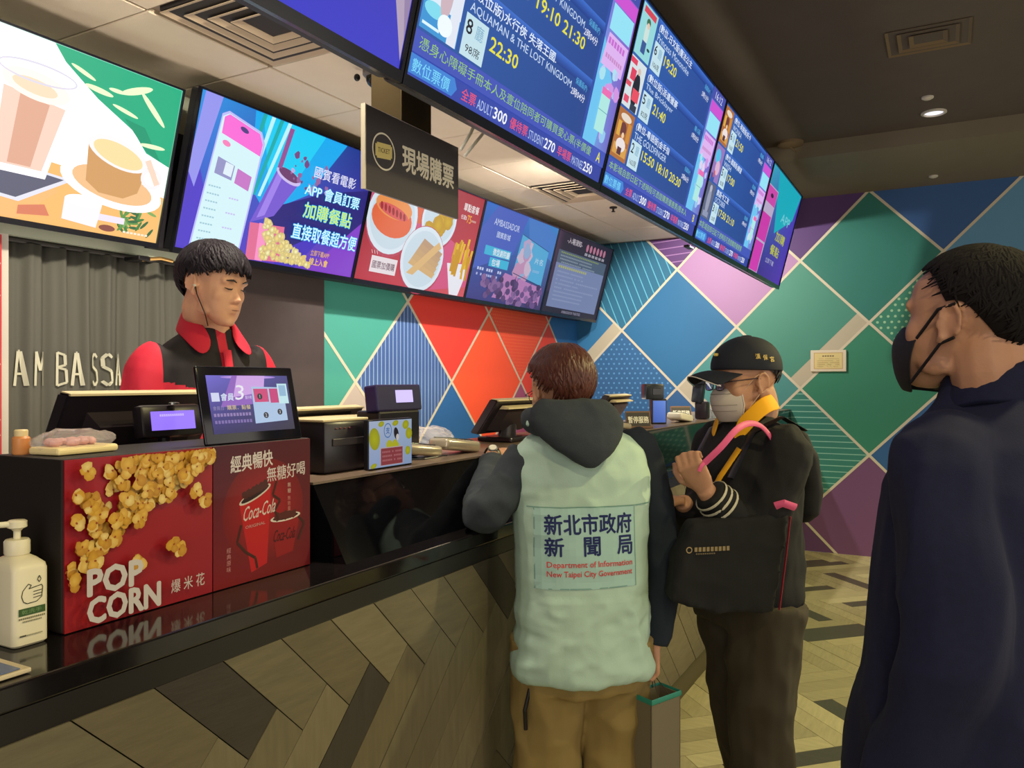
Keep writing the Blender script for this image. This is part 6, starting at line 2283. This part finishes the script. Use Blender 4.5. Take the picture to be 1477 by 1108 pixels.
zt, zb_ = .575, .22
bagm = mat('bag_paper', (112, 102, 78), 0.7)
bagg = mat('bag_green', (40, 130, 110), 0.5)
W_, D_ = .062, .04
mb = MB()
th = .003
for (a0, b0, a1, b1) in ((-W_, -D_, W_, -D_), (W_, -D_, W_, D_), (W_, D_, -W_, D_), (-W_, D_, -W_, -D_)):
    inn = V3((-(b1 - b0), (a1 - a0), 0)).normalized() * th
    q = [bp(a0, b0, zb_), bp(a1, b1, zb_), bp(a1, b1, zt), bp(a0, b0, zt)]
    mb.prism(q, bu * inn.x + bn * inn.y)
mb.prism([bp(-W_, -D_, zb_), bp(W_, -D_, zb_), bp(W_, D_, zb_), bp(-W_, D_, zb_)], (0, 0, .004))
mb.build('bag_body', bagm, t)
MB().tube([bp(-W_, -D_ - .002, zt), bp(W_, -D_ - .002, zt), bp(W_ + .002, D_, zt), bp(-W_, D_ + .002, zt)], [(.008, .002)] * 4, 8, up=(0, 0, 1), closed=True).build('rim', bagg, t)
MB().box2((0, 0, 0), (1, 1, 1))
q = [bp(-W_ * .98, -D_ - .002, zb_ + .01), bp(-W_ * .52, -D_ - .002, zb_ + .01), bp(-W_ * .52, -D_ - .002, zt - .09), bp(-W_ * .98, -D_ - .002, zt - .09)]
MB().prism(q, -bn * -.001).build('red_panel', mat('bag_red', (176, 36, 30), 0.5), t)
q = [bp(W_ * .40, -D_ - .002, zb_), bp(W_ * .98, -D_ - .002, zb_), bp(W_ * .98, -D_ - .002, zt - .02), bp(W_ * .40, -D_ - .002, zt - .03)]
MB().prism(q, bn * .001).build('side_panel', mat('bag_side', (84, 78, 62), 0.6), t)
mb = MB()
for k in range(7):
    mb.ell(bp(W_ * .90, -D_ - .003, zt - .08 - .035 * k), (.004, .004, .006), nu=8, nv=6)
tag(mb.build('speckles', mat('bag_white', (206, 204, 190), 0.6), t), kind='stuff')
gr_ = wrR + V3((-.002, .005, -.085))
for s_ in (-1, 1):
    MB().tube([bp(-W_ * .45, s_ * D_, zt - .01), gr_ + V3((0, 0, .0)), bp(W_ * .45, s_ * D_, zt - .01)], .0016, 6).build('handle_cord', mat('cord_brown', (70, 60, 44), 0.8), t)

# ------------------------------------------------------------------ man in the cap
DC = 2.62
F = Fig(*at(1076, 900, DC).to_2d(), heading(-.93, -.37))
ho = at(1074, 552, DC)
hf = heading(-.96, -.27)
HM = head_matrix(ho, hf, -0.07, 0.0, 1.06)
t = person(F, 'man in dark cap, spectacles and pale face mask holding a pink strap')
mb = MB()
head_mb(HM, mb)
limb(mb, [HM @ V3((0, -.04, -.03)), HM @ V3((0, -.05, -.09)), F.P(0, -.01, 1.36), F.P(0, -.01, 1.28)], [.058, .058, .062, .07])
mb.loft([F.ring(z, a, b, 0, cf) for z, a, b, cf in ((.80, .15, .11, 0), (1.0, .15, .12, .01), (1.2, .165, .11, 0), (1.29, .16, .09, -.01), (1.34, .12, .07, -.01), (1.37, .06, .05, -.01))])
shL = F.P(-.175, -.015, 1.27)
elL = at(1082, 772, 2.44)
wrL = at(1017, 706, 2.38)
gpL = at(996, 672, 2.36)
shR = F.P(.175, -.01, 1.27)
elR = at(1010, 760, 2.78)
wrR = at(985, 724, 2.60)
limb(mb, [shL, elL, wrL], [.048, .042, .029])
limb(mb, [shR, elR, wrR], [.048, .042, .029])
hand_mb(mb, wrL, (gpL - wrL), VW * .8 + RT * .5, 1, 1.25, 0.05, 1.08, 0.9)
hand_mb(mb, wrR, -RT * 1.0 + V3((0, 0, .2)), V3((0, 0, -1)), 1, 0.5, 0.08, .95)
limb(mb, [F.P(-.10, 0, .85), F.P(-.11, .03, .46), F.P(-.12, .01, .08)], [.09, .06, .042])
limb(mb, [F.P(.10, -.01, .85), F.P(.10, -.04, .46), F.P(.10, -.11, .08)], [.09, .06, .042])
body(mb, skin_t, t, 0.005)
jk = mat('jacket_black', (19, 18, 19), 0.85, noise_amt=0.2, noise_scale=60, bump=0.1, bump_scale=250)
mb = MB()
mb.loft([F.ring(z, a, b, 0, cf) for z, a, b, cf in ((.80, .195, .155, .01), (.83, .20, .165, .01), (.95, .20, .165, .02), (1.10, .20, .155, .015), (1.22, .20, .138, 0), (1.285, .18, .115, -.01), (1.335, .135, .09, -.012), (1.37, .085, .072, -.012), (1.385, .072, .066, -.01))])
limb(mb, [F.P(-.15, -.01, 1.285), shL, elL + V3((0, 0, .01)), elL * .3 + wrL * .7, wrL * .93 + elL * .07], [.07, .080, .072, .056, .046])
limb(mb, [F.P(.15, -.01, 1.285), shR, elR, wrR * .9 + elR * .1], [.07, .078, .066, .046])
cloth('jacket', mb, jk, t, 0.009, 3, 0.009, (11, 11, 7), 6.6)
# striped cuff: three pale bands round the forearm
sm = mat('stripe_cream', (196, 188, 160), 0.8)
ax = (wrL - elL).normalized()
u1 = ax.orthogonal().normalized()
u2 = ax.cross(u1)
for k in range(3):
    c0 = elL + (wrL - elL) * (.66 + .10 * k)
    rr0 = .0615 - .0035 * k
    MB().tube([c0 + (u1 * math.cos(a) + u2 * math.sin(a)) * rr0 for a in [2 * PI * q / 26 for q in range(26)]], [(.0045, .002)] * 26, 8, up=ax, closed=True).build('cuff_stripe', sm, t)
# yellow collar
ym = mat('collar_yellow', (246, 176, 16), 0.75)
mb = MB()
A, B = [], []
for k in range(15):
    a = math.radians(-62 + 304 * k / 14)
    ca, sa = math.cos(a), math.sin(a)
    drop = max(0, -sa) ** 1.5 * .11
    A.append(F.P(.082 * ca, .005 - .078 * sa, 1.452 - drop * .75 + .012 * sa))
    B.append(F.P(.118 * ca, .005 - .108 * sa, 1.402 - drop * 1.25 + .012 * sa))
me = MB().add(A + B, [(i, i + 1, 16 + i, 15 + i) for i in range(14)]).mesh('c', [ym])
me = evalmesh(me, [('SOLIDIFY', dict(thickness=0.008, offset=0)), ('SUBSURF', dict(levels=2))])
link_mesh('collar', me, t, smooth=True)
MB().tube([F.P(-.095, .10, 1.29), F.P(-.065, .150, 1.20), F.P(-.02, .165, 1.12)], [(.003, .012)] * 3, 8, up=F.f).build('collar_end', ym, t, smooth=True)
cloth('trousers', limb(limb(MB().loft([F.ring(.72, .18, .14), F.ring(.88, .18, .14)]), [F.P(-.10, .0, .80), F.P(-.11, .03, .46), F.P(-.12, .01, .05)], [.125, .100, .085]),
                     [F.P(.10, -.01, .80), F.P(.10, -.04, .46), F.P(.10, -.11, .05)], [.120, .095, .082]), mat('trousers_brown', (58, 50, 36), 0.85, noise_amt=0.15, noise_scale=14), t, 0.010, 3, 0.012, (8, 8, 7), 9.4)
shoes(F, (-.12, .10), (0.01, -.11), mat('shoe_dark', (40, 34, 30), 0.6), t)


def lim_cap(az):
    a = abs(math.degrees(az))
    if a < 60:
        return .9
    if a < 100:
        return .9 + (a - 60) / 40 * .55
    return 1.50 + (a - 100) / 80 * .55


hair_obj('hair', HM, mat('hair_dark', (38, 34, 34), 0.6), t, lim_cap, 1.055, 260, 12, .6, 0.006, 0.002)
# cap
capm = mat('cap_navy', (18, 22, 34), 0.8, noise_amt=0.1, noise_scale=60)
cp = empty('baseball_cap', HM @ V3((0, 0, .08)), 'dark navy baseball cap with gold characters and a pale brim edge', 'cap')
mb = MB()
rings = []
for z, rx, ry, oy in ((.036, .0865, .112, -.010), (.060, .087, .113, -.010), (.090, .080, .103, -.010), (.115, .064, .082, -.012), (.133, .040, .052, -.014), (.141, .014, .018, -.016)):
    rings.append([HM @ V3((rx * math.cos(a), oy + ry * math.sin(a), z + .010 * math.sin(a) * (1 if z < .05 else .2))) for a in [2 * PI * k / 36 for k in range(36)]])
me = mb.loft(rings, caps=False).add([HM @ V3((0, -.016, .143))], []).mesh('c', [capm])
me = evalmesh(me, [('SOLIDIFY', dict(thickness=0.003, offset=1)), ('SUBSURF', dict(levels=1))])
link_mesh('crown', me, cp, smooth=True)
MB().ell(HM @ V3((0, -.016, .142)), (.017, .019, .005), nu=16, nv=6).build('button', capm, cp, smooth=True)
A, B = [], []
for k in range(17):
    u_ = -1 + 2 * k / 16
    A.append(HM @ V3((u_ * .078, -.010 + .112 * math.sqrt(max(0, 1 - (u_ * .90) ** 2)), .045 - .016 * u_ * u_)))
    B.append(HM @ V3((u_ * .080, .072 + .113 * math.sqrt(max(0, 1 - (u_ * .86) ** 2)), .036 - .034 * u_ * u_ - .004)))
mid = [(a + b) / 2 + (HM.to_3x3() @ V3((0, 0, .006))) for a, b in zip(A, B)]
n_ = 17
me = MB().add(A + mid + B, [(r * n_ + i, r * n_ + i + 1, (r + 1) * n_ + i + 1, (r + 1) * n_ + i) for r in range(2) for i in range(n_ - 1)]).mesh('b', [capm])
me = evalmesh(me, [('SOLIDIFY', dict(thickness=0.003, offset=0)), ('SUBSURF', dict(levels=1))])
link_mesh('brim', me, cp, smooth=True)
MB().tube(B, .0017, 6).build('brim_piping', mat('piping', (200, 190, 180), 0.6), cp)
gold = mat('thread_gold', (206, 176, 90), 0.6)
lx = (HM.to_3x3() @ V3((0, -1, -.12))).normalized()
lz = (HM.to_3x3() @ V3((0, -.12, 1))).normalized()
capb = BVHTree.FromPolygons([v.co for v in MB().loft(rings).mesh('k', []).vertices], [tuple(p.vertices) for p in MB().loft(rings).mesh('k', []).polygons])
cv = Canvas(HM @ V3((-.10, .0, .060)), (HM.to_3x3() @ V3((0, -1, 0))).normalized(), (HM.to_3x3() @ V3((.0, 0, 1))).normalized(), drape=capb, base=.004)
cv.text('漢', -.012, .012, .017, .017, (214, 184, 100), 0.02)
cv.text('保', .014, .007, .017, .017, (214, 184, 100), 0.02)
cv.text('宮', .040, .000, .017, .017, (214, 184, 100), 0.02)
cv.build('lettering', prm, cp)
MB().bbox(HM @ V3((-.01, .098, .092)), (.03, .012, .010), .003).build('emblem', gold, cp)
# spectacles
g = empty('spectacles', HM @ V3((0, .11, .0)), 'dark-rimmed spectacles reflecting violet light, worn under the cap', 'glasses')
violet = mat('lens_violet', (120, 100, 180), 0.05, coat=0.5)
glm = mat('lens_clear', (200, 190, 230), 0.03, trans=0.85, ior=1.3)
for s_ in (-1, 1):
    c0 = HM @ V3((s_ * .031, .108, .000))
    ring = [HM @ V3((s_ * .031 + .0235 * math.copysign(abs(math.cos(a)) ** .6, math.cos(a)), .108 - .004 * abs(math.cos(a)), .000 + .0165 * math.copysign(abs(math.sin(a)) ** .6, math.sin(a)))) for a in [2 * PI * k / 20 for k in range(20)]]
    MB().tube(ring, .0018, 6, closed=True).build('rim', frm, g)
    ff_ = HM.to_3x3() @ V3((0, 1, 0))
    MB().prism(ring, ff_ * .0012).build('lens', glm, g)
    MB().tube([HM @ V3((s_ * .055, .106, .008)), HM @ V3((s_ * .074, .088, .010)), HM @ V3((s_ * .081, .0, .014)), HM @ V3((s_ * .077, -.02, .0))], .0019, 6).build('temple', frm, g)
MB().tube([HM @ V3((-.009, .108, .004)), HM @ V3((0, .111, .007)), HM @ V3((.009, .108, .004))], .0016, 6).build('bridge', frm, g)


def face_mask(HM, m, strap, label, pleats=True, big=1.0, edge=None):
    g = empty('face_mask', HM @ V3((0, .12, -.05)), label, 'mask')
    zs = [-.012, -.028, -.045, -.062, -.080, -.098, -.116]
    fr = [.102, .113, .1165, .113, .108, .101, .088]
    hw_ = [.040, .052, .058, .060, .058, .052, .040]
    vs = []
    n = 17
    for z, yf, hw in zip(zs, fr, hw_):
        for i in range(n):
            u_ = -1 + 2 * i / (n - 1)
            y = yf - (yf - .048) * abs(u_) ** 2.2
            vs.append(HM @ V3((hw * 1.13 * u_ * big, y * 1.0 + (.0015 if pleats and int((z * 1000) // 17) % 2 else 0), z * big)))
    fs = [(r * n + i, r * n + i + 1, (r + 1) * n + i + 1, (r + 1) * n + i) for r in range(len(zs) - 1) for i in range(n - 1)]
    me = MB().add(vs, fs).mesh('m', [m])
    me = evalmesh(me, [('SOLIDIFY', dict(thickness=0.003, offset=0)), ('SUBSURF', dict(levels=1))])
    link_mesh('mask_cloth', me, g, smooth=True)
    if pleats:
        for r in (1, 3, 4):
            MB().tube([vs[r * n + i] + (HM.to_3x3() @ V3((0, .0022, 0))) for i in range(1, n - 1)], .0011, 6).build('pleat', mat('pleat_shade', (150, 140, 130), 0.8), g)
    if edge:
        for i in (0, n - 1):
            MB().tube([vs[r * n + i] for r in range(len(zs))], .0022, 6).build('edge_binding', edge, g)
    for s_ in (-1, 1):
        i = 0 if s_ < 0 else n - 1
        MB().tube([vs[1 * n + i], HM @ V3((s_ * .081, .010, .020)), HM @ V3((s_ * .088, -.018, .030))], strap[1], 6).build('ear_loop', strap[0], g)
        MB().tube([vs[5 * n + i], HM @ V3((s_ * .080, .0, -.034)), HM @ V3((s_ * .088, -.024, -.022))], strap[1], 6).build('ear_loop', strap[0], g)
    return g


mkw = mat('mask_cloth', (190, 178, 168), 0.8, noise_amt=0.06, noise_scale=60)
face_mask(HM, mkw, (mat('loop_white', (214, 180, 150), 0.6), .0012), 'pale grey pleated face mask worn by the man in the cap', edge=mat('mask_edge', (206, 196, 184), 0.7))

# tote bag with pink handles
t = empty('tote_bag', at(1060, 880, 2.40), 'black cloth tote bag with pink handles and small gold print at his hip', 'bag')
totem = mat('tote_black', (17, 16, 16), 0.9, noise_amt=0.2, noise_scale=50)
pinkm = mat('handle_pink', (216, 84, 130), 0.6)
dB = 2.30
front = [at(1000, 755, dB), at(1138, 742, dB + .08), at(1116, 884, dB + .04), at(1035, 886, dB), at(968, 868, dB - .02), at(975, 805, dB)]
back_d = VW * .09
mb = MB()
mb.prism(front, back_d)
cloth('bag_body', mb, totem, t, 0.008, 4, 0.006, (9, 9, 9), 3.3)
limb(MB(), [at(1016, 668, 2.34), at(1040, 645, 2.33), at(1062, 620, 2.36), at(1080, 611, 2.42), at(1098, 615, 2.45), at(1114, 634, 2.44), at(1121, 655, 2.47), at(1123, 676, 2.58)], [(.004, .010)] * 8, 10, up=-VW).build('handle', pinkm, t, smooth=True)
limb(MB(), [at(1016, 668, 2.34), at(1012, 672, 2.33), at(1008, 680, 2.33)], [(.003, .006)] * 3, 10, up=-VW).build('handle', pinkm, t, smooth=True)
MB().tube([at(1118, 730, 2.36), at(1130, 726, 2.35), at(1147, 732, 2.38)], [(.005, .012)] * 3, 10, up=-VW).build('handle', pinkm, t, smooth=True)
MB().tube([at(1140, 745, 2.36), at(1134, 800, 2.36), at(1124, 880, 2.34)], [(.002, .006)] * 3, 8, up=RT).build('side_binding', mat('binding_red', (150, 34, 50), 0.6), t)
MB().tube([at(1134, 648, 2.44), at(1139, 672, 2.43), at(1136, 700, 2.41), at(1130, 722, 2.38)], .002, 6).build('cord', gold, t)
tb_ = bpy.data.objects[[c.name for c in t.children if c.name.startswith('bag_body')][0]]
tb = BVHTree.FromPolygons([v.co + ORG[tb_.name] for v in tb_.data.vertices], [tuple(p.vertices) for p in tb_.data.polygons])
cv = Canvas(at(1012, 828, dB - .2), RT, (0, 0, 1), drape=tb, base=.001)
cv.ring(.010, .022, .008, .003, (150, 130, 90), 16)
cv.bars(.026, .016, .110, .013, (140, 122, 86), 9, 1)
cv.bars(.030, .008, .06, .004, (110, 96, 70), 9, 1)
cv.build('printed_logo', prm, t)

# backpack
t = empty('backpack', F.P(0, -.24, .95), 'black backpack with a yellow mark behind the man in the cap', 'backpack')
mb = MB()
mb.loft([F.ring(z, a, b, -.01, cf, 20) for z, a, b, cf in ((1.04, .10, .03, -.155), (1.07, .13, .045, -.165), (1.15, .135, .055, -.17), (1.26, .13, .05, -.155), (1.33, .11, .035, -.135), (1.355, .07, .02, -.12))])
cloth('backpack_body', mb, mat('backpack_cloth', (20, 19, 20), 0.8), t, 0.009, 4, 0.006, (10, 10, 10), 7.0)
MB().bbox(F.P(-.06, -.232, 1.19), (.02, .02, .05), .006).build('yellow_mark', ym, t, smooth=True)
for s_ in (-1, 1):
    MB().tube([F.P(s_ * .09, -.16, 1.34), F.P(s_ * .10, -.06, 1.385), F.P(s_ * .105, .06, 1.34), F.P(s_ * .11, .145, 1.20)], [(.004, .016)] * 4, 8, up=(0, 0, 1)).build('shoulder_strap', blackp, t, smooth=True)

# ------------------------------------------------------------------ man in the navy jacket, close by on the right
DN = 1.36
F = Fig(*at(1440, 900, DN).to_2d(), heading(-.60, .80))
ho = at(1396, 468, DN)
hf = heading(-.575, .82)
HM = head_matrix(ho, hf, 0.14, 0.0, 1.04)
t = person(F, 'man in a navy jacket and black mask looking up, nearest the camera on the right')
mb = MB()
head_mb(HM, mb)
limb(mb, [HM @ V3((0, -.035, -.02)), HM @ V3((0, -.05, -.08)), F.P(0, -.01, 1.46), F.P(0, 0, 1.36)], [.060, .064, .070, .09])
mb.loft([F.ring(z, a, b) for z, a, b in ((.85, .16, .11), (1.1, .16, .12), (1.3, .18, .12), (1.40, .18, .10), (1.46, .10, .07))])
shL = F.P(-.205, 0, 1.375)
elL = F.P(-.235, -.03, 1.09)
wrL = F.P(-.235, .05, .86)
shR = F.P(.205, 0, 1.375)
elR = F.P(.24, -.03, 1.10)
wrR = F.P(.24, .06, .86)
for a, b, c_, s_ in ((shL, elL, wrL, -1), (shR, elR, wrR, 1)):
    limb(mb, [a, b, c_], [.052, .044, .030])
    hand_mb(mb, c_, V3((0, 0, -1)) + F.f * .15, -F.r * s_, s_, .5)
for s_ in (-1, 1):
    limb(mb, [F.P(s_ * .09, 0, .88), F.P(s_ * .10, .02, .48), F.P(s_ * .10, -.01, .08)], [.09, .06, .042])
body(mb, skin_t, t, 0.005)
jn = mat('jacket_navy', (19, 23, 52), 0.85, noise_amt=0.25, noise_scale=80, bump=0.12, bump_scale=400)
mb = MB()
mb.loft([F.ring(z, a, b, 0, cf) for z, a, b, cf in ((.80, .255, .205, .015), (.86, .25, .200, .015), (.98, .24, .185, .012), (1.10, .232, .165, .008), (1.22, .228, .155, .005), (1.33, .215, .145, 0), (1.395, .19, .125, -.005), (1.435, .140, .105, -.01), (1.465, .098, .092, -.012), (1.50, .086, .086, -.015), (1.525, .082, .084, -.018))])
limb(mb, [F.P(-.14, 0, 1.375), shL + V3((0, 0, -.025)), elL, wrL], [.066, .072, .068, .056])
limb(mb, [F.P(.14, 0, 1.375), shR + V3((0, 0, -.025)), elR, wrR], [.066, .072, .068, .056])
cloth('jacket', mb, jn, t, 0.008, 4, 0.014, (8, 8, 4), 8.1)
# standing collar folded over: a band round the neck
A, B, C_ = [], [], []
for k in range(25):
    a = 2 * PI * k / 24
    ca, sa = math.cos(a), math.sin(a)
    A.append(F.P(.083 * ca, -.018 + .085 * sa, 1.530 - .035 * max(0, sa)))
    B.append(F.P(.096 * ca, -.016 + .098 * sa, 1.525 - .035 * max(0, sa)))
    C_.append(F.P(.108 * ca, -.014 + .110 * sa, 1.462 - .030 * max(0, sa)))
n_ = 25
me = MB().add(A + B + C_, [(r * n_ + i, r * n_ + i + 1, (r + 1) * n_ + i + 1, (r + 1) * n_ + i) for r in range(2) for i in range(n_ - 1)]).mesh('c', [jn])
me = evalmesh(me, [('SOLIDIFY', dict(thickness=0.005, offset=0)), ('SUBSURF', dict(levels=1))])
link_mesh('collar', me, t, smooth=True)
cloth('trousers', limb(limb(MB().loft([F.ring(.72, .19, .15), F.ring(.90, .19, .15)]), [F.P(-.10, 0, .82), F.P(-.11, .02, .46), F.P(-.11, -.01, .05)], [.125, .095, .08]),
                     [F.P(.10, 0, .82), F.P(.11, .02, .46), F.P(.11, -.01, .05)], [.125, .095, .08]), mat('trousers_navy', (26, 30, 46), 0.85), t, 0.012, 3, 0.006, (8, 8, 6), 2.4)
shoes(F, (-.11, .11), (0, 0), mat('shoe_dark', (40, 34, 30), 0.6), t)


def lim_navy(az):
    a = abs(math.degrees(az))
    if a < 40:
        return 1.22
    if a < 66:
        return 1.22 + (a - 40) / 26 * .14
    if a < 88:
        return 1.40 + (a - 66) / 22 * .36
    if a < 105:
        return 1.60
    return 1.66 + (a - 105) / 75 * .95


hair_obj('hair', HM, mat('hair_short', (25, 21, 20), 0.75, spec=0.2), t, lim_navy, 1.075, 2400, 21, .45, 0.0035, 0.0012)
mkb = mat('mask_black', (16, 15, 18), 0.7)
face_mask(HM, mkb, (mkb, .0028), 'black cloth face mask worn by the man in the navy jacket', pleats=False, big=1.05)
